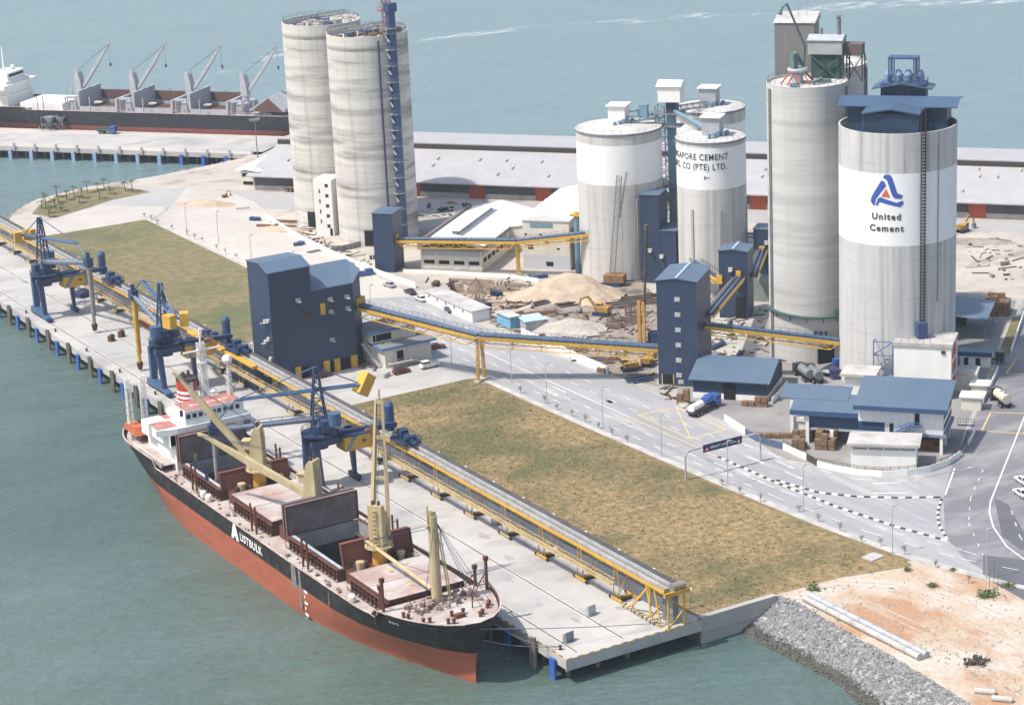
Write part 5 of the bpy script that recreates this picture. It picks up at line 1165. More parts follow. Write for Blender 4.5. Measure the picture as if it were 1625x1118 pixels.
# mast houses
def mhouse(y0,y1,x0=-6.4,x1=6.6,h=2.4):
    mb=MB(); mb.box(x0,y0,DK,x1,y1,DK+h); o=sh('mast_house',mb,DBRN)
    mb=MB(); mb.rail([(x0,y0,DK+h),(x0,y1,DK+h),(x1,y1,DK+h),(x1,y0,DK+h)],1.,.05,1.6)
    for k in range(7): mb.cbox((rr.uniform(x0+1,x1-1),rr.uniform(y0+.5,y1-.5),DK+h+.5),rr.uniform(.6,1.4),rr.uniform(.6,1.2),1.,rr.random())
    mb.build('winches',RUST,o)
    for x in (-4.2,4.): mb=MB(); mb.lathe([(.75,0),(.8,1.5),(0,1.6)],(x,(y0+y1)/2,DK+h),n=12); mb.build('ventilator',CRM,o)
mhouse(79.8,83.); mhouse(55.,60.); mhouse(29.6,32.6)
mhouse(104.8-1.0,105.4,-6.6,6.6,2.2)
ship_crane(S,0,82.,DK+2.2,R(140),R(52),22.,pedh=3.6,tw=8.0,w=2.7)
ship_crane(S,0,57.6,DK+2.2,R(122),R(22),24.5,pedh=3.6,tw=8.0,w=2.6)
ship_crane(S,0,31.6,DK+2.2,R(40),R(83),24.5,pedh=3.6,tw=7.,w=2.6,two=True,hook=False)
# foremast and its boom
mb=MB(); mb.tube((0,10.8,FC-.3),(0,10.8,FC+15.2),.95,.8,n=14); mb.tube((-.9,10.8,FC+13.2),(-.9,10.8,FC+17.2),.16); mb.cbox((-.7,10.8,FC+13.4),1.2,.7,.5); mb.cbox((0,10.8,FC+15.6),.9,1.,.9); fm=sh('foremast',mb,CRM)
mb=MB(); p0=Vector((-.3,12,FC+1.6)); p1=Vector((-1.6,33.,FC+3.9)); mb.tube(p0,p1,.42,.3,n=8); mb.build('boom',CRM,fm)
mb=MB(); mb.tube(p1,p1+(p1-p0).normalized()*4.,.3,.26,n=6); mb.cbox(p1+Vector((0,0,-1.2)),.5,.5,.8); mb.build('boom_tip',mat('black_steel',(0,0,0)),fm)
mb=MB(); mb.tube(p1,(-.6,11,FC+13.6),.06,n=4); mb.tube(p1+Vector((.4,0,0)),(-.4,11,FC+12.9),.06,n=4)
for x,y in ((6.5,3),(5,7),(-6,5),(4.,2),(7.4,10)): mb.tube((.3,10.6,FC+14.5),(x,y,FC-.2),.045,n=4)
mb.build('stays',NAVY,fm)
mb=MB(); mb.truss((2.,9.6,FC-.3),(.9,10.5,FC+12),.6,.4,14,.05); mb.build('mast_ladder',CRM,fm)
# paired samson posts along both sides
for y in (94,66.,44.,):
    for x in (-9.3,9.2):
        mb=MB(); mb.tube((x,y,DK),(x,y,DK+5.6),.22); mb.tube((x,y-2.,DK),(x,y-2.,DK+5.4),.22); 
        for z in (2.4,4.6): mb.tube((x,y,DK+z),(x,y-2.,DK+z),.08,n=4)
        sh('deck_post',mb,BROWN)
for x,y in ((-9.6,12.2),(9.4,10.),(-8.9,14.4),(8.6,12.6)):
    mb=MB(); h=6.2 if abs(x)>9 else 4.; mb.tube((x,y,FC-.4),(x,y,FC+h-1),.3); mb.tube((x,y,FC+h*.5),(x-.8*(1 if x>0 else -1),y+2.,FC-.3),.12); mb.cbox((x,y,FC+h-.8),.8,.6,.8); sh('deck_post',mb,BROWN)
for x,y in ((-9.4,88.5),(-9.4,86.),(-9.6,24.)): mb=MB(); mb.lathe([(.55,0),(.7,.3),(.7,1.1),(.5,1.4),(0,1.45)],(x,y,DK),n=10); sh('liferaft_drum',mb,CWHITE)
# forecastle gear
for k in range(70):
    mb=MB(); x,y=rr.uniform(-6.4,6.4),rr.uniform(6.5,11.6); s_=rr.uniform(.25,.75)
    if k%3==0: mb.tube((x-.7*s_,y,FC+.1+s_*.5),(x+.8*s_,y+rr.uniform(-.4,.4),FC+.1+s_*.5),.45*s_,n=8)
    elif k%3==1: mb.cbox((x,y,FC-.3+s_*.6),s_*1.3,s_*1.,s_*1.2,rr.random()*3)
    else: mb.tube((x,y,FC-.3),(x+rr.uniform(-.8,.8),y+rr.uniform(-.8,.8),FC+rr.uniform(.6,1.5)),.1,n=5)
    sh('windlass_gear',mb,mat('windlass_brown',(.16,.08,.06),(.30,.24,.21),(.9,.9,.9)))
for x,y in ((-6.5,3.8),(-5.5,3.4),(-3.2,1.2),(-2.4,.7),(2.6,.6),(3.4,1.2),(5.4,3),(6.2,3.8),(-1.2,3.6),(.9,3.4),(-7.6,7.),(-8.,8)):
    mb=MB(); mb.lathe([(.3,0),(.26,.6),(.38,.7),(.36,.95),(0,1)],(x,y,FC-.35),n=8); sh('mooring_bitt',mb,BROWN)
mb=MB(); mb.box(-1.2,2.,FC-.3,.6,3.,FC+.3); mb.tube((3.4,4.6,FC-.3),(3.4,4.6,FC+2.3),.12); mb.beam((3.4,4.6,FC+1.4),(5.6,6.4,FC+2.2),.15,.15); sh('anchor_davit',mb,BROWN)
mb=MB(); mb.rail([(half_breadth(y,L_,B_,FC,FC)-.3,y-4*max(0,1-y/14),FC-.3) for y in (.8,2,3.5,5,7,9,11,13)],1.1,.05,1.3); sh('bow_rail',mb,BROWN)
# superstructure: world Y 127..146 -> local 105.6..
y0=106.2
def sbox(x0,y0_,z0,x1,y1,z1,m=WHITE,nm='deckhouse'): mb=MB(); mb.box(x0,y0_,z0,x1,y1,z1); return sh(nm,mb,m)
sbox(-7.4,y0,DK,7.4,y0+15,DK+5.0); sbox(-8.4,y0,DK+5.05,9.4,y0+14,DK+7.6)
sbox(-8.3,y0,PP+3.3,10.6,y0+12,PP+5.4,nm='deckhouse')
# bridge wing sweeping out to port
mb=MB(); mb.prism([(-10.8,y0+3.4),(-10.8,y0+1.2),(-6.8,y0-.2),(9.6,y0-.2),(9.6,y0+7),(-6.8,y0+7)],DK+7.7,DK+9.0); sh('bridge_wing',mb,WHITE)
mb=MB(); mb.box(-10.4,y0+1.4,DK+9.02,-6.,y0+6,DK+9.06); sh('wing_deck',mb,mat('red_deck',(.30,.10,.075),(.40,.22,.19),(.5,.5,.5)))
wheel=sbox(-4.6,y0+.4,DK+9.05,8.4,y0+6.6,DK+12.0,nm='wheelhouse')
for k in range(9):
    x=-3.9+1.36*k; mb=MB(); w=.42 if k!=4 else .62; mb.box(x-w,y0+.34,DK+10.4,x+w,y0+.42,DK+11.3); mb.build('window',GLASS,wheel)
mb=MB(); mb.box(-4.4,y0+.6,DK+12.0,8.2,y0+6.4,DK+12.12); rd=mb.build('wheelhouse_roof',_M['red_deck'],wheel)
mb=MB()
for k,(w,h) in enumerate(((.5,1.3),(.4,1.0),(.55,1.4),(.5,1.1),(.45,1.4),(.5,1.3),(.4,1.2))):
    x=-2.4+1.25*k; yy_=y0+2.5; zz=DK+12.15; mb.add([(x,yy_,zz),(x+w*.5,yy_,zz),(x+w,yy_+h,zz),(x+w*.5,yy_+h,zz)],[(0,1,2,3)]); mb.add([(x+.5,yy_+.2,zz+.004),(x+.85,yy_+.1,zz+.004),(x+.9,yy_+h*.8,zz+.004),(x+.6,yy_+h*.9,zz+.004)],[(0,1,2,3)])
mb.build('worn_roof_letters',mat('pale_pink_paint',(.66,.52,.50),None),wheel)
for x,z in ((-6,DK+6.7),(-5.,DK+6.8),(-2.2,DK+6.9),(1,DK+6.6),(4,DK+6.9),(4.9,DK+6.9),(-6.3,DK+3.6),(7.2,DK+6.8)): mb=MB(); mb.lathe([(.2,-.05),(.2,.05),(0,.05)],n=8); mb.v=[(x+v[0],y0-.03+v[2],z+v[1]) for v in mb.v]; sh('porthole',mb,DARK)
mb=MB(); mb.box(-10.4,y0+1.,PP-.9,-7.5,y0+13,PP-.75); mb.box(-10.5,y0+.8,PP-1.2,-10.3,y0+13,PP-.1); sh('boat_deck',mb,DKM)
mb=MB(); mb.rail([(-10.4,y0+.9,PP-.75),(-10.4,y0+16,PP-.75)],1.,.06,1.5); sh('boat_deck_rail',mb,WHITE)
# funnel with red and white rings
fn=thing('funnel',None,None,(.4,y0+10.6,DK+9.)); fn.parent=S
for i,(a,c,m) in enumerate(((0,1.8,RED),(1.8,2.3,WHITE),(2.3,2.8,RED),(2.8,3.3,WHITE),(3.3,3.8,RED),(3.8,4.4,WHITE),(4.4,6.4,RED),(6.4,6.9,mat('black_steel',(0,0,0))))):
    mb=MB(); mb.lathe([(0,a),(2.3,a),(2.3,c),(0,c)],n=20,cap=False); mb.v=[(v[0]*.9,v[1]*1.15,v[2]) for v in mb.v]; mb.build('funnel_ring',m,fn,True)
mb=MB(); mb.tube((-.5,0,6.9),(-.5,.4,8.),.4); mb.tube((.6,0,6.9),(.7,.3,8.2),.35); mb.build('exhaust',RUST,fn)
mb=MB(); mb.box(-.35,-2.66,0,.35,-2.55,6.4); mb.build('funnel_stripe',WHITE,fn)
sbox(-3.2,y0+7.5,DK+7.6,4,y0+14,DK+9.0,nm='funnel_casing')
# main mast, satellite dome, aft mast, poop gear
mb=MB(); mx_,my=3.6,y0+9; mb.truss((mx_,my,DK+9),(mx_,my,DK+23),1.4,1.2,12,.1); mb.tube((mx_,my,DK+9),(mx_,my,DK+26),.4,.22); mb.box(mx_-4,my-.2,DK+21.3,mx_+4,my+.2,DK+21.6); mb.lathe([(1.1,0),(1.1,.2),(0,.2)],(mx_,my,DK+18.8),n=12); mb.lathe([(.6,0),(.9,.5),(.6,1),(0,1.2)],(mx_+1.6,my-.6,DK+12.),n=10); sh('main_mast',mb,CWHITE)
mb=MB(); mb.tube((7.6,y0+5.2,DK+12),(7.6,y0+5.2,DK+19),.28); mb.truss((7.6,y0+5.2,DK+12),(7.6,y0+5.2,DK+17),.9,.9,6,.05); mb.lathe([(0,0),(.8,.25),(1.1,1.),(.8,1.8),(0,2.1)],(7.6,y0+5.2,DK+18.6),n=14); sh('radar_dome',mb,CWHITE)
for x in (-8.6,-5.4): mb=MB(); mb.truss((x,y0+21,PP-.9),(x,y0+21,PP+12.5),1.0,1.0,14,.1); sh('aft_lattice_mast',mb,CWHITE)
mb=MB()
for k in range(22): x,y=rr.uniform(-7,7),rr.uniform(y0+17,y0+27); mb.cbox((x,y,PP-.4),rr.uniform(.6,1.6),rr.uniform(.6,1.6),rr.uniform(.8,1.6),rr.random()*3)
sh('poop_gear',mb,BROWN)
mb=MB(); mb.xprism([(y0+17,PP+1),(y0+24,PP+1),(y0+23,PP+2.6),(y0+18,PP+2.6)],-9.2,-6.8); sh('lifeboat',mb,mat('orange_lifeboat',(.55,.16,.06),(.42,.11,.05),(.5,.5,.5)))
sbox(-6,y0+15,PP-.9,6,y0+22,PP+2.4,nm='deckhouse'); sbox(-9,y0+10,DK+5.,-5,y0+14,DK+7.8,nm='deckhouse')
mb=MB(); mb.box(-5.9,y0+15.1,PP+2.42,5.9,y0+21.9,PP+2.5); mb.box(-8.2,y0+7.1,DK+7.62,-3.3,y0+13.8,DK+7.7); mb.box(-8.2,y0+.1,PP+5.42,-4.,y0-.05+7,PP+5.5); sh('red_deck_area',mb,_M['red_deck'])
# side lettering on the parallel body (port side, x negative)
def side(xc,zc,off=.06,sc_=1.):
    return lambda x,y,d: Vector((-B_/2-off-d,xc-x*sc_,zc+y))
# reads bow to stern mirrored: seen from the water the ship's head is to the right
text_part('hull_lettering','USTBULK',2.15,CWHITE,S,side(67.7,6.5),bold=.04,spacing=1.12)
mb=MB(); X=-B_/2-.07
mb.add([(X,71.8,5.9),(X,70.6,5.9),(X,70.35,6.6),(X,69.8,6.6),(X,69.5,5.9),(X,68.2,5.9),(X,69.6,9.3),(X,70.4,9.3)],[(0,1,2,3,4,5,6,7)]); sh('hull_lettering',mb,CWHITE)
mb=MB(); bn=lambda x,z:(-half_breadth(11-x,L_,B_,z,FC)-.14,11-x-1.0*max(0,1-(11-x)/14)-.2,z)
for k in range(5): x=.2+.75*k; mb.add([bn(x,9.3),bn(x+.5,9.3),bn(x+.5,9.75),bn(x,9.75)],[(0,1,2,3)])
sh('worn_bow_letters',mb,CWHITE)
mb=MB()
for k in range(6): mb.box(X,40.-.9*(k%2),-.4+1.1*k,X+.03,40.4,.1+1.1*k)
sh('draught_marks',mb,CWHITE)
# weathering built as thin proud plates: weld seams, rust runs below scuppers, fender rubs
RUN=mat('rust_run',(.20,.09,.05),(.10,.05,.035),(1.5,1.5,.4)); 
for k in range(34):
    y=rr.uniform(24,112); z1=rr.choice((9.0,8.6,5.4)); h_=rr.uniform(.5,2.2); w=rr.uniform(.05,.16); mb=MB(); X2=-B_/2-.03
    mb.add([(X2,y-w,z1),(X2,y+w,z1),(X2,y+w*.3,z1-h_),(X2,y-w*.3,z1-h_)],[(0,1,2,3)]); sh('rust_run',mb,RUN)
PALE=mat('pale_scrape',(.24,.23,.22),(.12,.11,.11),(1,1,3))
for (ya,yb,z0,z1) in ((41.5,42.6,1.4,9.),(43.4,45.6,4.5,9.),(30,30.5,6,9)):
    mb=MB(); mb.add([(X2,ya,z0),(X2,yb,z0),(X2,yb-.2,z1),(X2,ya+.2,z1)],[(0,1,2,3)]); sh('pale_scrape',mb,PALE)
mb=MB()
for k in range(80):
    s_=rr.choice((-1,1)); y=rr.uniform(25,105); x=s_*rr.uniform(8.6,10.2); q_=rr.uniform(.2,.6); mb.cbox((x,y,DK+q_*.4),q_,q_*1.3,q_*.8,rr.random()*3)
tag(sh('deck_clutter',mb,mat('deck_clutter_brown',(.17,.10,.08),(.32,.27,.24),(.9,.9,.9))),kind='stuff')
# mooring ropes
for i,(p,q) in enumerate((((-4.6+-12.05,12.,5.9),(1.3,4,.5)),((-8.5,10.2,5.6),(1.3,4,.5)),((-13,8.,6.1),(22,.9,.6)),((-5,14.5,5.6),(1.3,26,.5)))):
    t=thing('mooring_rope',('mooring rope from the ship bow down to the quay corner bollard','second slack mooring rope from the bow to the quay corner','long mooring rope from the bow running across the quay deck corner','short breast rope from the forecastle to the quay')[i],'rope',p)
    mb=MB(); P_=[Vector(p).lerp(Vector(q),k/8)-Vector(p)-Vector((0,0,1.2*math.sin(PI*k/8)*(1 if i!=2 else .3))) for k in range(9)]
    for a,c in zip(P_,P_[1:]): mb.tube(a,c,.07,n=4)
    mb.build('rope_line',GREY,t)
# ---- far ship, frame along the far wharf
FO=Wf(-84,44); FS=thing('bulk_carrier','dark bulk carrier with four grey deck cranes moored beyond the far wharf','ship',(*FO,SEA),R(-51)+PI/2)
# local y aft = towards left of the photo; x to the wharf side is negative -> mirror through rotation
HM2=hull_mat('far_hull_paint',5.9,(.025,.026,.034),(.22,.075,.06),(.17,.06,.05))
# far ship: local x runs along wharf to the right(bow), handled with its own simple frame
bpy.data.objects.remove(FS)
FS=thing('bulk_carrier','dark bulk carrier with four grey deck cranes moored beyond the far wharf','ship',(*Wf(34,43.5),SEA),R(39))
# with this turn: local +y points to photo-left along the wharf(aft), local +x points away from wharf... 
make_hull(FS,172,24,10.4,12.6,14,12.2,30,HM2,bulb=False)
LG=mat('far_ship_grey',(.42,.42,.44),(.34,.34,.36),(.3,.3,.3)); DHOLD=mat('far_hold_brown',(.16,.085,.075),(.11,.06,.055),(.3,.3,.3))
def fh(name,mb,m): return mb.build(name,m,FS)
def fx(px,py=177): # photo column on the near rail -> local y
    a=G(px,py,5.9); d=Vector((a[0],a[1]))-Vector(Wf(34,43.5)); ax=Vector((math.cos(R(-51)),math.sin(R(-51)))); return -(d.dot(ax))
dk=10.4
for i,px in enumerate((110,203,297,390)):
    y=fx(px); ship_crane(FS,0,y,dk+1.5,R(-90)+R(-6),R(51),21.5,m=LG,ped=LG,tw=7.4,w=2.6,pedh=4.,detail=False)
    mb=MB(); mb.box(-6,y-1.6,dk,6,y+1.6,dk+3.4); fh('mast_house',mb,LG)
    for x in (-8.,-6.4):
        mb=MB(); mb.tube((x,y-2.3,dk),(x,y-2.3,dk+5.5),.3); mb.box(x-.3,y-2.6,dk+4.6,x+.3,y+2.2,dk+5.2); mb.tube((x,y+2,dk),(x,y+2,dk+5.),.25); fh('deck_post',mb,LG)
    if i<3:
        mb=MB(); mb.box(-8,y-4.0,dk+1.6,8,y-3.2,dk+7.4); fh('raised_hatch_cover',mb,LG)
        y1=fx((203,297,390)[i])+3.4
        for x in (-8.3,8.3): mb=MB(); mb.box(x-.2,y1,dk,x+.2,y-4,dk+1.9); fh('hatch_coaming',mb,LG)
        mb=MB(); mb.box(7.9,y1,dk+1.9,8.2,y-4,dk+5.2); mb.box(-8,y1,dk+.05,7.9,y-4,dk+.3); fh('hold_side',mb,DHOLD)
        mb=MB(); mb.box(-8,y1-.1,dk+1.6,8,y1+.8,dk+4.8); fh('raised_hatch_cover',mb,LG)
y=fx(60); mb=MB(); mb.box(-8,y-9,dk,8,y+9,dk+2.6); fh('hatch_cover',mb,CWHITE)
y=fx(432); mb=MB(); mb.xprism([(y-9,dk+1.5),(y+5,dk+1.5),(y+5,dk+2.2),(y-3,dk+7),(y-9,dk+2.6)],-8,8); fh('tent_hatch_cover',mb,LG); mb=MB(); mb.xprism([(y-8.5,dk+1.6),(y+4.4,dk+1.6),(y-2.8,dk+6.4)],-8.1,-7.9); fh('tent_opening',mb,DHOLD)
y=fx(6); 
mb=MB(); mb.box(-9,y,dk,9,y+17,dk+5.2); mb.box(-11.5,y-.6,dk+7.6,11.5,y+5,dk+9.); mb.box(-8,y+.5,dk+5.2,8,y+15,dk+10.2); mb.box(-6,y+1,dk+10.2,6,y+9,dk+13); mb.tube((0,y+6,dk+13),(0,y+6,dk+22),.5,.2); mb.lathe([(0,0),(.8,.3),(1,1),(0,2)],(3,y+4,dk+13),n=10); fh('superstructure',mb,CWHITE)
mb=MB(); mb.box(-5,y+.9,dk+11.4,5,y+.99,dk+12.3); fh('window_band',DARK,FS) if 0 else mb.build('window_band',DARK,FS)
mb=MB(); mb.box(7.9,0,0,7.95,.1,.1)
mb=MB()
for s_ in (-11.7,11.7): mb.rail([(s_,fx(455),dk+.9),(s_,y,dk+.9)],.9,.06,2.5)
fh('deck_rail',mb,LG)
for k,px in enumerate((70,505/3.385*1,239,334,425,60)):
    y_=fx(px); 
    for x in (-10.5,10.5): mb=MB(); mb.tube((x,y_,dk),(x,y_,dk+5.8),.22); fh('deck_post',mb,LG)
# ================= SHIP UNLOADERS =================
UMB=mat('unloader_blue',(.022,.045,.105),(.035,.062,.13),(.4,.4,.3),.45,spec=.4); ULB=mat('unloader_light_blue',(.045,.09,.18),(.07,.125,.22),(.4,.4,.3),.45)
def unloader(label,c,az,arm_tip,boom_tip,boom_back,ptop,screw_m,screw_bot,wsz=1.0,hopper_side=1):
    '''c: tower axis; az: arm heading; arm_tip (dist,z); boom ends (dist,z)'''
    t=thing('ship_unloader',label,'ship unloader',(*c,0))
    dx,dy=math.cos(az),math.sin(az); H=lambda s,z,k=0: Vector((dx*s-dy*k,dy*s+dx*k,z))
    b=lambda nm,mb,m,par=t,**k: mb.build(nm,m,par,**k)
    ox=3.-c[0]; ix=12.2-c[0]
    # outer leg on a long bogie beam, two inner legs
    hd=4.5
    for s_,nm in ((1,'outer_leg'),):
        mb=MB(); mb.beam((ox,3.,1.2),(ox,2.2,9.8),1.4,1.2,1.8,1.4); b(nm,mb,ULB)
        mb=MB(); mb.beam((ox,-3.4,1.2),(ox,-1.6,9.8),1.,1.0,1.4,1.2); b('outer_brace_leg',mb,UMB)
    mb=MB(); mb.xprism([(5.6,.7),(5.6,2.2),(2.2,2.6),(-4.2,1.5),(-6.2,1.2),(-6.2,.6),(-3,.9)],ox-.75,ox+.75); b('bogie_beam',mb,ULB)
    for y in (5.,-5.2):
        mb=MB(); 
        for k in (-.9,.9): mb.tube((ox-.35,y+k,.45),(ox+.35,y+k,.45),.42,n=10)
        mb.box(ox-.5,y-1.6,.5,ox+.5,y+1.6,1.1); b('wheel_bogie',mb,NAVY)
    mb=MB(); mb.beam((ix,.2,1.2),(ix-.3,.2,9.8),.8,.7,1.5,1.1); b('inner_leg',mb,UMB)
    mb=MB(); mb.box(ix-.5,-1.9,.5,ix+.5,2.3,1.3)
    for k in (-1.3,1.7): mb.tube((ix-.35,k,.45),(ix+.35,k,.45),.42,n=10)
    b('wheel_bogie',mb,NAVY)
    mb=MB(); mb.box(ox-1,-2.4,9.3,ix+.8,-1.,10.7); mb.box(ox-1,1.2,9.3,ix+.8,2.6,10.7); mb.box(ix-.7,-2.4,9.3,ix+.8,2.6,10.7); b('portal_beam',mb,UMB)
    mb=MB(); mb.lathe([(1.5,8.4),(1.6,11.2),(1.9,12.2),(0,12.2)],n=20); b('slew_column',mb,UMB)
    mb=MB(); mb.lathe([(0,11.4),(3.9,11.4),(3.9,11.7),(0,11.7)],n=24); mb.rail([(3.8*math.cos(2*PI*i/14),3.8*math.sin(2*PI*i/14),11.7) for i in range(14)],1.,.06,2,close=True); b('slew_platform',mb,NAVY)
    # yellow machinery house inland
    mh=MB(); mh.box(3.6,-3.6,7.6,9.4,.4,10.6); mh=mh.build('machinery_house',YEL,t); m=MB(); m.add([(3.57,-3.62,7.7),(4.7,-3.62,7.7),(6.6,-3.62,10.5),(5.4,-3.62,10.5)],[(0,1,2,3)]); m.build('house_stripe',GREY,mh); m=MB(); m.tube((8.,-3.66,9.2),(8.,-3.6,9.2),.35,n=10); m.build('house_vent',NAVY,mh)
    mb=MB(); mb.box(3.4,-3.8,10.6,9.6,.6,10.8); mb.rail([(3.4,-3.8,10.8),(9.6,-3.8,10.8),(9.6,.6,10.8)],1,.05,1.3); b('house_roof_walk',mb,NAVY)
    # bridge to the quay conveyor with cable reel
    by=-1.2; mb=MB(); mb.beam((3,by,11.),(21.5-c[0],by,10.2),1.3,1.0); mb.rail([(3,by-.6,11.5),(21-c[0],by-.6,10.8)],1.,.05,1.6); b('discharge_bridge',mb,UMB)
    mb=MB(); mb.tube((15.-c[0],by-1.6,9.2),(15.-c[0]+.01,by-1.1,9.2),2.1,n=22); mb.tube((15.-c[0],by-2.,9.2),(15-c[0],by-.9,9.2),.5,n=8); b('cable_reel',mb,ORNG if wsz>1 else mat('pale_reel',(.42,.36,.28),(.3,.22,.15),(.8,.8,.8)))
    mb=MB(); mb.tube((21.-c[0],by+1.6,8.6),(21.-c[0],by+1.6,14.0),1.0,n=14); mb.lathe([(1.05,13.9),(.6,14.6),(0,14.6)],(21.-c[0],by+1.6,0),n=14); b('dust_filter',mb,STEELB)
    mb=MB(); mb.box(19.2-c[0],by-7.5,7.9,23.3-c[0],by-1.5,8.3); mb.rail([(19.2-c[0],by-7.5,8.3),(23.3-c[0],by-7.5,8.3),(23.3-c[0],by-1.,8.3)],1.,.06,1.2); mb.tube((20-c[0],by-6.5,9.),(22.6-c[0],by-6.5,9.),.6,n=10); mb.cbox((21.2-c[0],by-3.5,9.2),1.6,2.,1.8); mb.beam((21.2-c[0],by-3,9.6),(21.2-c[0],by-9,8.2),1.0,.5); b('tripper_car',mb,NAVY)
    # rotating upper works
    mb=MB(); mb.lathe([(1.9,12.2),(1.9,13.4),(1.3,14.4),(0,14.4)],n=12); mb.cbox(H(-1.2,13.6,2.2),2.4,2.2,2.4,az); mb.cbox(H(-.4,13.4,-2.4),1.8,1.5,1.8,az); b('turret',mb,UMB)
    mb=MB(); mb.tube(H(-2.6,13.8,3.2),H(-2.6,16.4,3.2),1.3,n=12); b('fan_casing',mb,ULB)
    mb=MB(); z1=boom_back[1]+.6; p=[H(1.5,14,1.3),H(1.5,14,-1.3),H(-1.5,14,-1.3),H(-1.5,14,1.3)]; q=[H(.3,ptop,.35),H(.3,ptop,-.35),H(-.3,ptop,-.35),H(-.3,ptop,.35)]
    for a_,c_ in zip(p,q): mb.tube(a_,c_,.2,n=6)
    for i in range(5):
        f0,f1=i/5,(i+1)/5
        for k in range(4):
            a_,c_,d_=p[k].lerp(q[k],f0),p[(k+1)%4].lerp(q[(k+1)%4],f1),p[(k+1)%4].lerp(q[(k+1)%4],f0)
            mb.tube(a_,c_,.1,n=4); mb.tube(a_,d_,.1,n=4)
    b('tower_frame',mb,UMB)
    B0,B1=H(boom_back[0],boom_back[1]),H(boom_tip[0],boom_tip[1])
    mb=MB()
    for k in (-.55,.55): kk=Vector((-dy*k,dx*k,0)); mb.tube(B0+kk,B1+kk*.5,.28,n=7)
    for i in range(12): f=i/11; a_=B0.lerp(B1,f); mb.tube(a_+Vector((-dy*.55,dx*.55,0)),a_-Vector((-dy*.55,dx*.55,0)),.12,n=4)
    b('upper_boom',mb,ULB)
    mb=MB(); top=H(0,ptop)
    for e in (B1,B0): mb.tube(top,e,.13,n=5)
    A1=H(*arm_tip); mb.tube(B1,A1+Vector((0,0,1.)),.16,n=5); b('tie_rods',mb,ULB)
    mb=MB(); A0=H(.5,14.6); mb.tube(A0,A1,.6,.5,n=12)
    for k in (-.9,.9): kk=Vector((-dy*k,dx*k,0)); mb.tube(A0+kk+Vector((0,0,.9)),A1+kk+Vector((0,0,.9)),.09,n=4)
    for i in range(9): a_=A0.lerp(A1,i/9); mb.tube(a_-Vector((-dy*.9,dx*.9,0)),a_+Vector((-dy*.9,dx*.9,0)),.1,n=4); mb.tube(a_,a_+Vector((0,0,1)),.09,n=4)
    b('conveying_arm',mb,mat('arm_grey_blue',(.20,.24,.30),(.14,.18,.25),(.4,.4,.4)) if wsz>=1 else ULB)
    mb=MB(); mb.cbox(A1+Vector((0,0,.3)),2.0,1.8,2.2,az); mb.cbox(A1+Vector((0,0,2.)),.8,.8,1.6,az); b('arm_head',mb,UMB)
    mb=MB(); sb=Vector((A1.x,A1.y,screw_bot)); mb.tube(A1,sb,.52,.46,n=12); mb.tube(A1+Vector((.7,0,0)),sb+Vector((.6,0,2)),.14,n=5)
    for k in range(5): z=A1.z-(A1.z-screw_bot)*(k+1)/6; mb.lathe([(.6,-.15),(.6,.15)],(A1.x,A1.y,z),n=10,cap=False)
    b('vertical_screw',mb,screw_m)
    mb=MB(); mb.lathe([(0,-1.8),(.5,-1.8),(.8,-.6),(.75,0)],(sb.x,sb.y,screw_bot),n=10); b('screw_inlet',mb,RUST)
    for k in (-1,1):
        if wsz==2: mb=MB(); mb.cbox(B0+(B0-B1).normalized()*.6*0+Vector((-dy*1.8*k,dx*1.8*k,-.2)),2.6,2.,3.0,az+.35*k)
        else: mb=MB(); mb.cbox(B0+Vector((-dy*1.7*k,dx*1.7*k,-.2)),2.8,1.9,2.8,az+.35*k)
        if wsz==3:
            if k==-1: continue
            mb=MB(); mb.beam(B0+Vector((-.6,0,-1.9)),B0+Vector((1.9,.6,1.7)),2.4,2.6)
        b('counterweight',mb,YEL)
    return t
def az_of(a,b_): return math.atan2(b_[1]-a[1],b_[0]-a[0])
SCG=mat('screw_grey',(.30,.29,.28),(.22,.21,.20),(.5,.5,.3),.5)
c=(5.2,261.); e=(9.,238.2); unloader('blue ship unloader farthest along the quay, its grey screw leg hanging over the deck',c,az_of(c,e),(math.dist(c,e),18.2),(18.5,22.6),(-9.5,20.3),26.5,SCG,.8+1.6,1)
c=(5.5,181.5); e=(5.7,199.9); unloader('blue ship unloader behind the ship bridge with a bright yellow screw leg',c,az_of(c,e),(math.dist(c,e),18.6),(11.5,23.8),(-8.5,18.9),25.6,YEL,.6+1.6,2)
c=(5.0,100.2); e=(-15.6,105.9); unloader('blue ship unloader working the open hold, arm stretched over the ship',c,az_of(c,e),(math.dist(c,e),14.8),(16.4,20.6),(-9.2,20.6),25.4,SCG,-.5,3)
# ================= QUAY CONVEYOR =================
qc=thing('quay_conveyor','very long elevated quay conveyor with a yellow girder running beside the grass','conveyor',(22,.5,0))
Yc=[0,166]; 
mb=MB(); 
for x in (-1.85,1.35): mb.box(x-.1,0,6.35,x+.1,400,6.8)
for k in range(100): mb.box(-1.75,4*k+.5,6.2,1.25,4*k+.7,6.6)
mb.build('side_girder',YEL,qc)
mb=MB(); mb.box(-1.74,0,6.86,.0,400,6.92); mb.build('walkway',mat('walkway_grating',(.30,.29,.28),(.22,.21,.2),(.6,.6,.6)),qc)
mb=MB(); mb.xprism([(0,6.9),(400,6.9),(400,7.75),(0,7.75)],.02,1.3); mb.build('belt',BELT,qc)
mb=MB(); mb.box(-.25,0,7.1,.0,400,7.75); mb.build('belt_cover',mat('galvanised_sheet',(.42,.42,.43),(.30,.30,.31),(.15,.5,.5),.5),qc)
mb=MB(); mb.box(-1.72,0,6.93,-.9,400,7.2); mb.build('cable_tray',_M['galvanised_sheet'],qc)
mb=MB(); mb.rail([(-1.85,0,6.85),(-1.85,400,6.85)],1.05,.04,4); mb.build('handrail',YELP,qc)
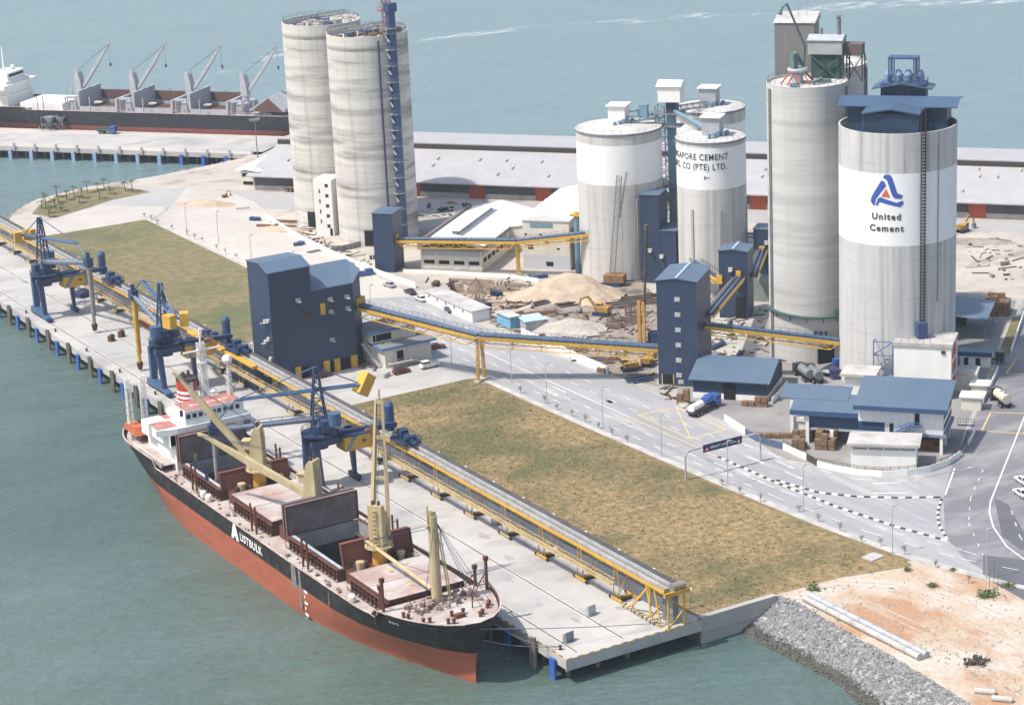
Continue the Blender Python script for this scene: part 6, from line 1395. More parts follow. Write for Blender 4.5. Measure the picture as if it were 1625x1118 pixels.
mb=MB(); mb.lathe([(.8,0),(.8,2.6)],n=12); mb.v=[(-.6+v[2],-.4+v[1],7.3+v[0]) for v in mb.v]; mb.box(-.8,-.9,6.6,2.2,.6,7.); mb.build('end_pulley',GREY,qc)
mb=MB(); mb.box(-2.6,-1.4,6.2,2.6,-.9,6.9); mb.rail([(-2.6,-1.2,6.9),(2.6,-1.2,6.9)],1,.05,1); mb.build('end_beam',YEL,qc)
# legs: braced end tower then frames
tw=MB()
for x in (-1.7,1.5):
    for y in (-1.,4.5): tw.tube((x*1.05,y,0),(x,y,6.2),.2,n=6)
for y in (-1.,4.5):
    tw.tube((-1.7,y,.3),(1.5,y,3.2),.12,n=4); tw.tube((1.5,y,3.2),(-1.7,y,6),.12,n=4); tw.tube((1.5,y,.3),(-1.7,y,3.2),.1,n=4)
for y in (7,9.5): tw.tube((-2.,y-6,0),(-1.8,y-4,6.2),.18,n=5)
tw.beam((-1.8,10.5,.4),(-1.8,5.,5.9),.35,.35); tw.build('end_tower',YEL,qc)
tw=MB()
for k in range(9): tw.cbox((-2.2,12-1.3*k*.9,.45),.9,.8,.5)
tw.beam((-2.2,12.5,.2),(-2.2,1.2,.2),.3,.3); tw.build('tension_weights',mat('cream_blocks',(.6,.5,.32),(.1,.08,.06),(1.5,1.5,1.5)),qc)
mb=MB(); mb.box(.2,.5,0,1.4,3.6,5.4); mb.build('weight_box',GREY,qc)
for k in range(1,28):
    y=13.3*k+ (1.5 if k==1 else 0)
    if 150<y<163: continue
    mb=MB()
    for x in (-1.9,1.4):
        mb.tube((x,y-1.1,.5),(x,y-.5,6.2),.1,n=5); mb.tube((x,y+1.1,.5),(x,y+.5,6.2),.1,n=5)
    mb.beam((-1.9,y,.5),(1.4,y,.5),.2,.25); mb.tube((-1.9,y,.6),(1.4,y,5.8),.09,n=4); mb.tube((1.4,y,.6),(-1.9,y,5.8),.09,n=4); 
    mb.beam((-1.9,y-2.2,.4),(-1.9,y+2.2,.4),.3,.35); mb.beam((1.4,y-2.2,.4),(1.4,y+2.2,.4),.3,.35); fr_=mb.build('support_frame',YELP if k>3 else YEL,qc)
    mb=MB()
    for x in (-1.9,1.4):
        for d_ in (-2,2): mb.tube((x-.15,y+d_,.35),(x+.15,y+d_,.35),.34,n=8)
    mb.box(-1.2,y-.7,.05,.9,y+.7,.5); mb.build('base_gear',RUST,fr_)
# lower cable walkway hung on the quay side
mb=MB(); mb.truss((-3.2,14,4.3),(-3.2,400,4.3),1.1,.9,150,.055); mb.build('cable_walkway_truss',YELP,qc)
mb=MB(); mb.box(-3.75,14,3.95,-2.65,400,4.0); mb.build('cable_walkway_deck',YELP,qc)
mb=MB(); mb.box(-3.5,176,6.9,1.6,200,7.05); mb.box(-3.2,163,6.8,-1.9,200,7.3); mb.build('drive_platform',YEL,qc)
mb=MB(); 
for k in range(6): mb.cbox((-1.5+rr.uniform(-1,1),178+3*k,8),1.5,1.8,1.6,rr.random())
mb.build('drive_unit',NAVY,qc)
# ================= STREET THINGS =================
PI2=2*PI
# gantry sign over the road
g0=(69.0,58.2); gs=thing('height_limit_gantry','blue height limit sign board on a pale arched gantry over the road','gantry sign',(*g0,0),0)
mb=MB(); mb.tube((-4.,0,0),(-4.,0,4.6),.2,n=10)
for k in range(6): a,b_=PI/2*k/6,PI/2*(k+1)/6; mb.tube((-4.+1.4*(1-math.cos(a)),0,4.6+1.4*math.sin(a)),(-4+1.4*(1-math.cos(b_)),0,4.6+1.4*math.sin(b_)),.2,n=10)
mb.tube((-2.6,0,6.),(13.2,0,6.),.2,n=10)
for k in range(6): a,b_=PI/2*k/6,PI/2*(k+1)/6; mb.tube((14.6-1.4*(1-math.cos(a)),0,4.6+1.4*math.sin(a)),(14.6-1.4*(1-math.cos(b_)),0,4.6+1.4*math.sin(b_)),.2,n=10)
mb.tube((14.6,0,0),(14.6,0,4.6),.2,n=10); mb.build('gantry_frame',LGREY,gs)
SGN=mat('sign_blue',(.018,.028,.10),None,rough=.5)
mb=MB(); mb.box(.2,-.32,4.9,9.8,-.22,6.5); sb_=mb.build('sign_board',SGN,gs)
text_part('sign_lettering','HEIGHT LIMIT 4.5m',.82,mat('sign_white',(.7,.72,.75),None),sb_,lambda x,y,d:Vector((5+x*.93,-.35-d,5.42+y)),bold=.012,align='CENTER',depth=.004)
for x in (1.05,8.95):
    mb=MB(); mb.add([(x-.62,-.34,5.15),(x+.62,-.34,5.15),(x,-.34,6.2)],[(0,1,2)]); mb.build('warning_triangle',RED,sb_)
    mb=MB(); mb.add([(x-.36,-.36,5.27),(x+.36,-.36,5.27),(x,-.36,5.88)],[(0,1,2)]); mb.build('triangle_centre',mat('sign_white',(0,0,0)),sb_)
# lamp posts
def lamp_post(h=9.,arm=.5):
    t=thing('lamp_post','x','lamp post',(0,0,0),0,'lamp posts along the main road'); mb=MB(); mb.tube((0,0,0),(0,0,h),.11,.07,n=6); mb.tube((0,0,h),(arm,0,h+.3),.06,n=5); mb.build('pole',LGREY,t); mb=MB(); mb.cbox((arm,0,h+.3),.9,.35,.18); mb.build('lamp_head',LGREY,t); return t
LP=[(297,372),(347,385),(400,425),(467,452),(527,480),(590,508),(717,580),(812,607),(868,640),(957,680),(1050,725),(1155,770),(1275,810),(1416,878),(1565,918)]
lp=lamp_post(); 
for i,p in enumerate(LP):
    a=G(*p); lab=f'tall thin grey road lamp post, {ORD[i]} from the far left end of the kerb row'
    if i==0: lp.location=(*a,0); lp['label']=lab
    else: clone(lp,a,0,lab)
def small_lamp():
    t=thing('field_lamp','x','lamp',(0,0,0),0,'small lamps beside the quay conveyor'); mb=MB(); mb.tube((0,0,0),(0,0,3.6),.07,n=5); mb.build('pole',GREY,t); mb=MB(); mb.lathe([(.1,0),(.45,.1),(.38,.3),(0,.36)],(0,0,3.5),n=8); mb.build('lamp_head',CWHITE,t); return t
sl=small_lamp(); k=0
for y in [5+11.2*i for i in range(12)]+[214+12.5*i for i in range(9)]:
    lab=f'small white headed lamp in the grass beside the conveyor, {ORD[k]} from the quay end'
    if k==0: sl.location=(28.6,y,0); sl['label']=lab
    else: clone(sl,(28.6,y),0,lab)
    k+=1
# saplings on the verge
def crown(mb,c,r,n,rr,flat=.8):
    for _ in range(n):
        u=rr.gauss(0,.5),rr.gauss(0,.5),rr.gauss(0,.5)*flat; p=Vector((c[0]+u[0]*r,c[1]+u[1]*r,c[2]+u[2]*r)); s_=r*rr.uniform(.18,.38)
        a=Vector((rr.gauss(0,1),rr.gauss(0,1),rr.gauss(0,1))).normalized()*s_; b_=Vector((rr.gauss(0,1),rr.gauss(0,1),rr.gauss(0,.6))).normalized()*s_*.6
        mb.add([p-a-b_,p+a-b_*.3,p+a*.4+b_],[(0,1,2)])
saps=[]
for v in range(3):
    rr=random.Random(40+v); t=thing('sapling','x','young tree',(0,0,-50),0,'young trees on the road verge'); h=1.0+.2*v
    mb=MB(); mb.tube((0,0,0),(.05,0,h),.05,n=5); mb.tube((.02,0,h*.6),(.3,.1,h+.2),.03,n=4); mb.build('trunk',TRUNK,t)
    mb=MB(); crown(mb,(.05,0,h+.1),.5,70,rr,.9+.2*v); mb.build('crown',GRNL,t); saps.append(t)
SP=[(229,345),(240,350),(250,357),(273,364),(297,374),(309,380),(321,384),(345,397),(358,403),(375,410),(826,624),(865,640),(884,650),(908,661),(929,670),(950,680),(972,692),(996,703),(1146,770),(1174,785),(1207,797),(1268,812),(1299,828),(1333,843),(1367,860),(1398,867),(1436,880),(1485,900),(1537,925),(1578,945)]
used=set()
for i,p in enumerate(SP):
    v=i%3; a=G(*p); lab=f'young roadside tree, {ORD[i]} from the far left end of the verge row'
    if v not in used: saps[v].location=(*a,0); saps[v]['label']=lab; used.add(v)
    else: clone(saps[v],a,i*1.3,lab)
# young palms on the corner patch
def palm(v):
    rr=random.Random(70+v); t=thing('palm_tree','x','palm',(0,0,-50),0,'young palms by the basin'); h=2.2+.7*v; mb=MB(); mb.tube((0,0,0),(.1,0,h*.6),.16,.12,n=6); mb.tube((.1,0,h*.6),(.15,.1,h),.12,.09,n=6); mb.build('trunk',TRUNK,t)
    mb=MB()
    for k in range(13):
        a=PI2*k/13+rr.uniform(-.2,.2); up=rr.uniform(.2,1.1); L=rr.uniform(1.5,2.2); p=Vector((.15,.1,h)); pr=None
        for s_ in range(5):
            f=s_/4; q=p+Vector((math.cos(a)*L*f,math.sin(a)*L*f,up*f*L*.7-1.1*f*f*L*.6)); w=.28*(1-f*.8); n_=Vector((-math.sin(a),math.cos(a),0))*w
            if pr: mb.add([pr[0]-pr[1],pr[0]+pr[1],q+n_,q-n_],[(0,1,2,3)])
            pr=(q,n_)
    mb.build('crown',GRNL,t); return t
pal=[palm(0),palm(1),palm(2)]; used=set(); rr=random.Random(9)
PP_=[(66,331),(70,322),(73,330),(80,338),(88,331),(90,313),(97,335),(106,318),(118,314),(126,322),(130,315),(139,306),(155,302),(158,316),(166,302),(175,308),(199,303),(210,304),(93,322),(78,345)]
for i,p in enumerate(PP_):
    v=i%3; a=G(*p); lab=f'young palm on the corner lawn by the basin, {ORD[i]} in the clump counted from the shore end'
    if len(lab.split())>16: lab=f'young palm on the corner lawn, {ORD[i]} counted from the shore end'
    if v not in used: pal[v].location=(*a,0); pal[v]['label']=lab; used.add(v)
    else: clone(pal[v],a,rr.uniform(0,6),lab)
# vehicles
def paint(n,c): return mat(n,c,tuple(x*.8 for x in c),(.8,.8,.8),.3,spec=.5)
def wheels(t,xs,w,r=.33,tw=.2):
    for x in xs:
        for s_ in (-1,1):
            mb=MB(); mb.tube((x,s_*(w/2-tw),r),(x,s_*(w/2),r),r,n=12); o=mb.build('wheel',TYRE,t); mb=MB(); mb.tube((x,s_*(w/2-.02),r),(x,s_*(w/2+.01),r),r*.55,n=8); mb.build('rim',LGREY,o)
def car(label,p,rz,m,est=False,rear=False,z=0,group='cars on the road and yards'):
    t=thing('parked_car',label,'car',(*G(*p,z),z+.01),rz,group)
    prof=[(-2.1,.35),(-2.15,.75),(-1.5,.92),(-1.45,.93),(1.35,.95),(2.1,.82),(2.12,.35)]
    mb=MB(); mb.yprism([(x,z_) for x,z_ in prof],-.82,.82); mb.build('body',m,t,smooth=False)
    mb=MB(); b0,b1=(-1.55,1.0); t0,t1=(-.85 if not est else -1.4,.35); vs=[(b0,-.76,.9),(b1,-.76,.9),(b1,.76,.9),(b0,.76,.9),(t0,-.62,1.38),(t1,-.62,1.38),(t1,.62,1.38),(t0,.62,1.38)]
    mb.add(vs,[(3,2,1,0),(4,5,6,7),(0,1,5,4),(1,2,6,5),(2,3,7,6),(3,0,4,7)]); mb.build('windows',GLASS,t)
    mb=MB(); mb.box(t0+.02,-.64,1.37,t1-.02,.64,1.42)
    for x in (t0,t1):
        for y in (-.62,.62): mb.tube((x,y,1.39),(b0+.05 if x==t0 else b1-.05,y*1.2,.92),.045,n=4)
    mb.build('roof',m,t)
    for y in (-.6,.6): mb=MB(); mb.box(2.1,y-.17,.6,2.14,y+.17,.76); mb.build('headlight',CWHITE,t); mb=MB(); mb.box(-2.18,y-.17,.6,-2.13,y+.17,.78); mb.build('tail_light',RED,t)
    wheels(t,(-1.3,1.3),1.66); return t
PW=paint('car_white',(.72,.72,.70)); PB=paint('car_blue',(.05,.12,.36)); PM=paint('car_maroon',(.13,.022,.02)); PG=paint('car_silver',(.40,.42,.44)); PD=paint('car_navy',(.04,.05,.14)); PN=paint('car_dark',(.04,.04,.045))
along=R(90)
car('white hatchback on the dusty road near the tall banded silos',(549,421),R(-32),PG)
car('silver car on the road beside the white compound wall',(618,455),R(95),PG)
car('grey green car parked by the wall beyond the silver car',(651,466),along,PN)
car('white sedan parked on the road edge below the site cabin',(668,477),along,PW)
car('pale blue car parked near the end of the site cabin',(699,486),along,PG)
car('royal blue car nearest the conveyor gallery on the road',(713,494),R(80),PD)
car('maroon sedan parked in front of the quay office',(637,592),R(2),PM)
car('dark maroon car parked at the right end of the quay office',(693,553),R(-20),PM)
car('maroon car beside the yellow doors of the conveyor house',(513,598),R(5),PM)
car('blue car beyond the conveyor house roof on the road',(494,430),along,PB)
car('white van parked by the warehouse orange door',(872,318),R(-140),PW,est=True)
car('blue car next to the white van by the warehouse',(889,320),R(-140),PD)
car('white car leaving the frame at the right road edge',(1621,786),R(75),PW)
car('white car above another at the right road edge',(1623,766),R(75),PW)
car('white car between the lettered silos and warehouse',(1193,376),R(-40),PW)
def pickup(label,p,rz,m):
    t=thing('pickup_truck',label,'pickup',(*G(*p),.01),rz); mb=MB(); mb.box(-2.6,-.85,.4,2.4,.85,.85); mb.box(-2.6,-.85,.85,-.1,-.75,1.2); mb.box(-2.6,.75,.85,-.1,.85,1.2); mb.box(-2.6,-.85,.85,-2.5,.85,1.2); mb.build('body',m,t)
    mb=MB(); mb.prism([(0,-.83),(2.1,-.83),(2.1,.83),(0,.83)],.85,1.3); mb.box(0,-.8,1.75,1.9,.8,1.85); mb.build('cab',m,t); mb=MB(); mb.box(.05,-.82,1.3,2.0,.82,1.75); mb.build('windows',GLASS,t); wheels(t,(-1.6,1.5),1.7,.36); return t
pickup('white crew cab pickup parked left of the yellow trestle',(681,583),R(182),PW)
pickup('blue pickup truck on the road near the slim blue tower',(580,437),R(-8),PB)
def lorry(label,p,rz,cabm,kind='tank',bodym=CREAM,L=9.,z=0):
    t=thing('lorry',label,'lorry',(*G(*p,z),z+.01),rz)
    mb=MB(); mb.box(-L/2,-.45,.75,L/2,.45,1.05); mb.build('chassis',NAVY,t)
    mb=MB(); mb.prism([(L/2-2.,-1.2),(L/2,-1.2),(L/2,1.2),(L/2-2.,1.2)],.6,[2.9,2.75,2.75,2.9]); c=mb.build('cab',cabm,t); mb=MB(); mb.box(L/2-.02,-1.05,1.75,L/2+.03,1.05,2.5); mb.box(L/2-1.6,-1.23,1.75,L/2-.4,1.23,2.4); mb.build('windscreen',GLASS,c)
    mb=MB()
    if kind=='tank':
        mb.tube((-L/2+.2,0,2.05),(L/2-2.5,0,2.05),1.05,n=18); b=mb.build('tank',bodym,t,True); m=MB()
        for k in range(3): m.tube((-L/2+1.4+1.9*k,0,3.),(-L/2+1.4+1.9*k,0,3.25),.3,n=10)
        m.build('tank_hatch',GREY,b)
    elif kind=='mixer':
        mb.lathe([(.5,0),(1.2,1.2),(1.25,2.8),(.6,4.6),(.4,4.7)],n=16); mb.v=[(L/2-2.4-v[2],v[0],2.2+v[1]+ (v[2]*.14)) for v in mb.v]; mb.build('mixer_drum',bodym,t,True)
    elif kind=='box': mb.box(-L/2,-1.2,1.1,L/2-2.2,1.2,2.9); mb.build('cargo_box',bodym,t)
    elif kind=='pipe':
        mb.box(-L/2,-1.2,1.05,L/2-2.3,1.2,1.4); mb.build('flat_bed',RUST,t); m=MB(); m.tube((-L/2,0,2.),(-1.,0,2.),.85,n=14); m.build('cargo',CWHITE,t); m=MB(); m.lathe([(.9,0),(1.2,1.6),(.8,2.4)],n=14); m.v=[(L/2-5.2+v[2],v[0],2.3+v[1]) for v in m.v]; m.build('mixer_drum',PB,t,True)
    else: mb.box(-L/2,-1.2,1.1,L/2-2.2,1.2,1.3); mb.box(-L/2,-1.2,1.3,L/2-2.2,-1.1,1.9); mb.box(-L/2,1.1,1.3,L/2-2.2,1.2,1.9); mb.build('open_bed',bodym,t)
    wheels(t,(-L/2+1.2,-L/2+2.4,L/2-1.2),2.3,.5,.5); return t
lorry('blue cabbed mixer lorry towing a white tank across the yellow box',(1117,652),R(22),PB,'pipe',L=10.5)
lorry('cream tank lorry parked on the right hand road',(1587,640),R(70),PN,'tank',mat('cream_tank',(.60,.55,.42),(.45,.41,.32),(.6,.6,.6)),8.)
lorry('long white tank trailer parked beside the outbuildings',(1558,575),R(-40),PN,'tank',CWHITE,10.)
lorry('grey lorry with a blue cab on the far wharf',(170,212),R(-51),PB,'open',GREEN,7.5)
lorry('dark lorry left of the frames on the far wharf',(72,204),R(-51),PN,'open',RUST,6)
lorry('grey cement tanker parked behind the blue storage shed',(1276,600),R(75),PN,'tank',GREY,8)
lorry('pale tanker beside the grey tanker behind the storage shed',(1291,602),R(72),PN,'tank',mat('green_grey_tank',(.15,.18,.17),None),8)
lorry('blue cabbed lorry under the tallest silo opening',(1322,592),R(20),PB,'open',LGREY,7)
lorry('navy lorry parked below the open sided shed',(1522,512),R(60),PD,'box',PN,7)
lorry('khaki lorry in the shade of the warehouse left end',(468,304),R(-51),GREEN,'open',TIMB,7)
lorry('small grey lorry by the site cabin end wall',(762,499),R(10),PN,'box',GREY,6)
# loading frames on the far wharf
for i,p in enumerate(((79,206),(97,205),(173,204))):
    t=thing('hopper_frame',('open steel hopper frame at the left on the far wharf','second steel hopper frame standing close beside the left one','single steel hopper frame above the grey lorry')[i],'hopper frame',(*G(*p),0),R(-51)); mb=MB()
    for x in (-2,2):
        for y in (-2,2): mb.tube((x,y,0),(x,y,5.),.14,n=5)
    for z in (2.4,4.9): mb.rail([(-2,-2,z-1),(2,-2,z-1),(2,2,z-1),(-2,2,z-1)],1,.12,9,mid=False,close=True)
    mb.beam((-2,-2,0),(2,-2,2.4),.15,.15); mb.beam((2,-2,0),(-2,-2,2.4),.15,.15); mb.build('frame',GREY,t); mb=MB(); mb.lathe([(.5,2.6),(2.4,4.8)],n=4,cap=False); mb.build('hopper',LGREY,t)
t=thing('floodlight_mast','tall floodlight mast at the shore end of the far wharf','floodlight',(*G(409,250),0),0); mb=MB(); mb.tube((0,0,0),(0,0,13),.2,.12,n=6); mb.build('pole',GREY,t); mb=MB(); mb.box(-1.6,-.1,12.6,1.6,.1,12.8)
for k in range(4): mb.cbox((-1.5+k,0,13.2),.6,.4,.6)
mb.build('floodlights',LGREY,t)
# ---- walls and fences
def wall(name,label,pts,h=1.8,th=.22,m=CWHITE,px=True,cat='wall',fence=0,fm=None):
    P_=[G(*p) for p in pts] if px else pts; o=P_[0]; t=thing(name,label,cat,(*o,0)); mb=MB()
    for a,c in zip(P_,P_[1:]): mb.beam((a[0]-o[0],a[1]-o[1],h/2),(c[0]-o[0],c[1]-o[1],h/2),th,h)
    mb.build('wall_panel',m,t)
    if fence:
        mb=MB(); mb.rail([(a[0]-o[0],a[1]-o[1],h) for a in P_],fence,.05,1.6)
        for a,c in zip(P_,P_[1:]):
            L=math.dist(a,c); n=int(L/.5)
            for i in range(n): f=i/n; x,y=a[0]+(c[0]-a[0])*f-o[0],a[1]+(c[1]-a[1])*f-o[1]; mb.tube((x,y,h),(x,y,h+fence),.025,n=3)
        mb.build('fence_rail',fm or RUST,t)
    return t
wall('boundary_wall','long white compound wall along the dusty road below the silos',[(424,348),(470,377),(520,402),(572,424),(605,438),(660,457)],1.5)
wall('boundary_wall','thick white wall beside the works road ending near the timber blocks',[(828,533),(880,556),(920,575),(965,594)],2.0,.35)
wall('boundary_wall','short white wall by the yellow box junction',[(1150,667),(1183,688)],1.4,.25)
wall('boundary_wall','white wall piece between the crate fence and the dark gate',[(1243,713),(1280,730)],1.4,.25,fence=.7)
wall('boundary_wall','curved white boundary wall topped by a rail around the gatehouse',[(1297,740),(1325,747),(1360,753),(1400,756),(1440,754),(1475,748),(1504,738),(1524,724)],1.25,.25,fence=.7)
wall('boundary_wall','low white wall beside the right hand road and lawn',[(1548,684),(1542,697),(1536,706)],1.,.2)
wall('boundary_wall','pale wall along the right hand lawn edge',[(1625,500),(1604,562)],1.2,.2)
wall('boundary_wall','sloping pale wall beside the outbuilding garden',[(1584,588),(1572,615),(1560,640)],1.2,.2)
wall('boundary_wall','pale wall right of the blue storage shed',[(1225,641),(1250,612)],1.4,.2)
wall('boundary_wall','low pale wall in front of the white works building',[(640,432),(700,434),(760,438),(820,442),(855,447)],.9,.25)
wall('metal_fence','blue grey panel fence holding the wooden crates along the road',[(1183,690),(1200,700),(1222,708),(1243,713)],1.5,.1,mat('fence_blue_grey',(.10,.13,.22),(.06,.08,.14),(.5,.5,.5)),cat='fence')
wall('metal_gate','dark sliding gate between the two white walls',[(1281,730),(1296,739)],1.5,.12,mat('dark_gate',(.06,.05,.045),None),cat='gate')
wall('metal_gate','blue steel gate beside the right hand road',[(1520,675),(1546,676)],.3,.1,NAVY,cat='gate',fence=1.3,fm=STEELB)
wall('metal_fence','blue rail fence on the bend beside the gatehouse yard',[(1524,724),(1532,706),(1536,690)],.3,.1,CWHITE,cat='fence',fence=1.2,fm=STEELB)
wall('hoarding','grey barred hoarding beside the road below the banded silos',[(524,403),(573,391)],1.6,.12,mat('hoarding_grey',(.33,.32,.33),(.2,.2,.2),(2,2,.2)),cat='hoarding')
# site cabins
def cabin(name,label,p0,p1,d,h,m=CWHITE,rm=CWHITE,cat='cabin',win=True,z=0):
    a,b_=G(*p0),G(*p1); L=math.dist(a,b_); t=thing(name,label,cat,(*a,0),math.atan2(b_[1]-a[1],b_[0]-a[0])); mb=MB(); mb.box(0,0,0,L,d,h); mb.build('wall',m,t); mb=MB(); mb.yprism([(-.4,h),(L+.4,h),(L+.4,h+.15),(-.4,h+.15)],-.4,d+.5); mb.build('roof',rm,t)
    if win:
        for k in range(max(1,int(L/4.5))): mb=MB(); x=1.5+4.5*k; mb.box(x,-.05,h*.55,x+.7,0,h*.8); mb.build('window',TIMB if h>2.5 else DARK,t)
    return t
cabin('site_cabin','long white site cabin along the road edge by the excavation',(676,479),(750,512),5.,2.9,rm=SLABW)
cabin('shipping_container','sky blue container standing open at the works yard edge',(789,513),(810,522),2.6,2.9,mat('sky_blue_container',(.17,.40,.56),(.12,.30,.45),(.6,.6,.3)),SLABW,'container',False)
cabin('shipping_container','grey container with a pale blue roof beside the sky blue one',(823,518),(835,527),5.,2.6,LGREY,mat('pale_blue_roof',(.36,.48,.58),None),'container',False)
cabin('shipping_container','long red brown container on the quay behind the second unloader',(222,512),(247,530),2.5,2.6,mat('red_brown_container',(.30,.075,.05),(.22,.06,.04),(.4,.4,.4)),SLABW,'container',False)
cabin('skip','blue skip on the quay beside the far unloader',(128,474),(152,466),3.,1.3,STEELB,NAVY,'skip',False)
cabin('portable_toilet','small dark blue hut on the lawn behind the canopy',(1317,600),(1322,603),1.4,2.2,PD,PD,'hut',False)
for p,l in (((193,534),'rusty block on the quay deck near the yellow screw'),((177,541),'small brown block on the deck beside the larger one'),((937,975),'grey steel cradle standing alone on the near quay deck'),((902,1017),'grey steel cradle closest to the quay corner'),((787,806+26),'dark drum machine beside the red base frame on the quay'),((883,880),'white plastic box beside a conveyor leg')):
    t=thing('deck_block',l,'block',(*G(*p),0),.3); mb=MB(); big='cradle' in l
    if big: mb.box(-1.,-.5,0,1.,.4,.25); mb.prism([(-1,-.4),(1,-.4),(1,.3),(-1,.3)],.25,[2.0,1.8,1.3,1.5]); mb.box(-.9,.3,.25,.9,.45,1.); mb.build('frame',LGREY if 'alone' in l else GREY,t)
    else: mb.cbox((0,0,.7),1.4,1.2,1.4,.2); mb.cbox((.2,0,1.55),.8,.7,.3); mb.build('body',{'w':CWHITE}.get(l[0],RUST if 'brown' in l or 'rusty' in l else GREY),t)
# yard goods
rr=random.Random(77)
def stack(label,p,nx,ny,nz,rz=GR2,s=(1.3,1.3,1.1),m=None,name='crate_stack',jit=.1,z=0):
    t=thing(name,label,'crates',(*G(*p),0),rz); 
    for i in range(nx):
        for j in range(ny):
            h=max(1,nz-rr.randint(0,1)); mb=MB()
            for k in range(h):
                c=(i*(s[0]+.12)+rr.uniform(-jit,jit),j*(s[1]+.12)+rr.uniform(-jit,jit),s[2]*(k+.5)+.06*k); mb.cbox(c,s[0],s[1],s[2]*.93,rr.uniform(-.06,.06)); mb.cbox((c[0],c[1],c[2]-s[2]*.5),s[0]*1.02,s[1]*1.02,.08)
            mb.build('crate_column',m or TIMB,t)
    return t
stack('brown wooden crates stacked left of the blue storage shed',(1080,640),2,1,3)
stack('row of wooden crates against the white plinth of the blue shed',(1183,643),4,1,2)
stack('large heap of wooden crates beside the open sided shed',(1568,500),4,4,4)
stack('wooden crates stacked under the loading canopy',(1298,712),3,3,3)
stack('second group of crates under the office roof',(1263,702-4),3,1,2)
stack('reddish crates stored below the right end of the main office',(1466,712),3,2,2,m=mat('red_brown_crate',(.22,.09,.05),(.15,.06,.035),(1,1,1)))
stack('row of crates behind the blue fence along the road',(1196,694),1,7,1,R(-130))
stack('crates behind the white wall piece near the gate',(1262,712),2,2,2)
stack('two timber blocks at the end of the thick white wall',(952,590),2,1,1)
# concrete pipes on the near shore
for i,(x0,m) in enumerate(((46.2,SLABW),(47.7,LGREY))):
    t=thing('pipe_run',('long pale concrete pipe nearest the stone revetment','long grey pipe lying landward of the pale one')[i],'pipe',(x0,-4.2,0),0); mb=MB()
    for k in range(9): mb.tube((0,-3.4*k,.62),(0,-3.4*k-3.2,.62),.55,n=14); mb.tube((0,-3.4*k-3.,.62),(0,-3.4*k-3.4,.62),.62,n=14)
    mb.build('pipe',m,t,True)
for i,p in enumerate(((1563,1100),(1590,1112))):
    t=thing('pipe_piece',('short broken pipe piece near the bottom right shore','second broken pipe piece closest to the bottom right corner')[i],'pipe',(*G(*p),0),R(-50)); mb=MB(); mb.tube((-1.6,0,.4),(1.6,0,.4),.5,n=12); mb.build('pipe',SLABW,t)
t=thing('debris_heap','dark heap of scrap and weeds on the orange earth','debris',(*G(1550,1052),0)); mb=MB(); rr=random.Random(2)
for k in range(40): a=rr.uniform(0,6.28); q=rr.uniform(0,1.6); mb.cbox((q*math.cos(a)*1.5,q*math.sin(a),.2+rr.random()*.5),rr.uniform(.2,1),rr.uniform(.1,.5),rr.uniform(.1,.5),rr.random()*3)
mb.build('scrap',mat('dark_scrap',(.05,.045,.035),(.12,.09,.06),(2,2,2)),t)
for p,r_ in (((1480,930),.9),((1565,945),1.6),((1440,905),.7),((1600,930),1.1),((1512,905),.6),((1290,935),1.3)):
    t=thing('weed_clump',f'green weed clump on the bare earth, '+{1480:'left of the tall stakes',1565:'largest, below the kerb trees',1440:'nearest the grass field corner',1600:'at the right frame edge',1512:'small, close to the kerb',1290:'beside the field and the retaining wall'}[p[0]],'weeds',(*G(*p),0)); mb=MB(); crown(mb,(0,0,.3),r_,140,random.Random(p[0]),.3); mb.build('leaves',mat('weed_green',(.08,.12,.04),(.13,.16,.06),(2,2,2)),t)
for i,p in enumerate(((1570,935),(1577,925),(1583,940))):
    t=thing('bare_stake',('thin bare stake, left of three on the verge','thin bare stake, farthest of three on the verge','thin bare stake, right of three on the verge')[i],'stake',(*G(*p),0)); mb=MB(); mb.tube((0,0,0),(.1,0,4),.05,n=5); mb.build('pole',TRUNK,t)
# ================= CONSTRUCTION SITE =================
def mound(name,label,p,rx,ry,h,rz,m,seed,N=46,sharp=1.3):
    rr=random.Random(seed); ph=[(rr.uniform(-1,1)*f,rr.uniform(-1,1)*f,rr.uniform(0,6),1/f) for f in (2,3,5,8,13,20) for _ in range(3)]
    c=G(*p); mb=MB(); vs=[]
    for j in range(N+1):
        for i in range(N+1):
            u,v=-1+2*i/N,-1+2*j/N; r=math.hypot(u,v); nz=sum(a*math.sin(x*u+y*v+o) for x,y,o,a in ph); z=h*max(0,1-r**sharp+nz*.26)+rr.uniform(-.12,.12)-.12 if r<1.15 else -.2
            vs.append((u*rx,v*ry,max(-.2,z)))
    mb.add(vs,[(j*(N+1)+i,j*(N+1)+i+1,(j+1)*(N+1)+i+1,(j+1)*(N+1)+i) for j in range(N) for i in range(N)])
    o=mb.build(name,m,None,True); o.location=(*c,0); o.rotation_euler=(0,0,rz); tag(o,label,'earth mound'); return o
MSAND=mat('mound_sand',(.47,.38,.29),(.37,.285,.21),(.25,.25,.5),.95,bump=.25,det=10,c3=(.30,.22,.15),s3=(.35,.35,.9),lo3=.52,hi3=.72,amt3=.6)
MGREY=mat('mound_grey_earth',(.33,.30,.27),(.46,.42,.37),(.15,.15,.3),.95,bump=.12)
mound('sand_mound','large pale sand mound in front of the left painted silo',(900,470),15,8,6.0,R(-50),MSAND,1)
mound('sand_mound','lower sandy spoil bank joining the mound and the pit',(850,470),9,6,3.2,R(-30),MSAND,2)
mound('earth_mound','grey earth mound beside the gallery in the works yard',(905,525),9,5.5,3.2,R(-45),MGREY,3)
mound('earth_mound','pale earth mound left of the grey earth mound',(868,520),4.5,4,2.6,R(0),mat('pale_earth',(.50,.45,.39),(.40,.36,.31),(.3,.3,.3)),4)
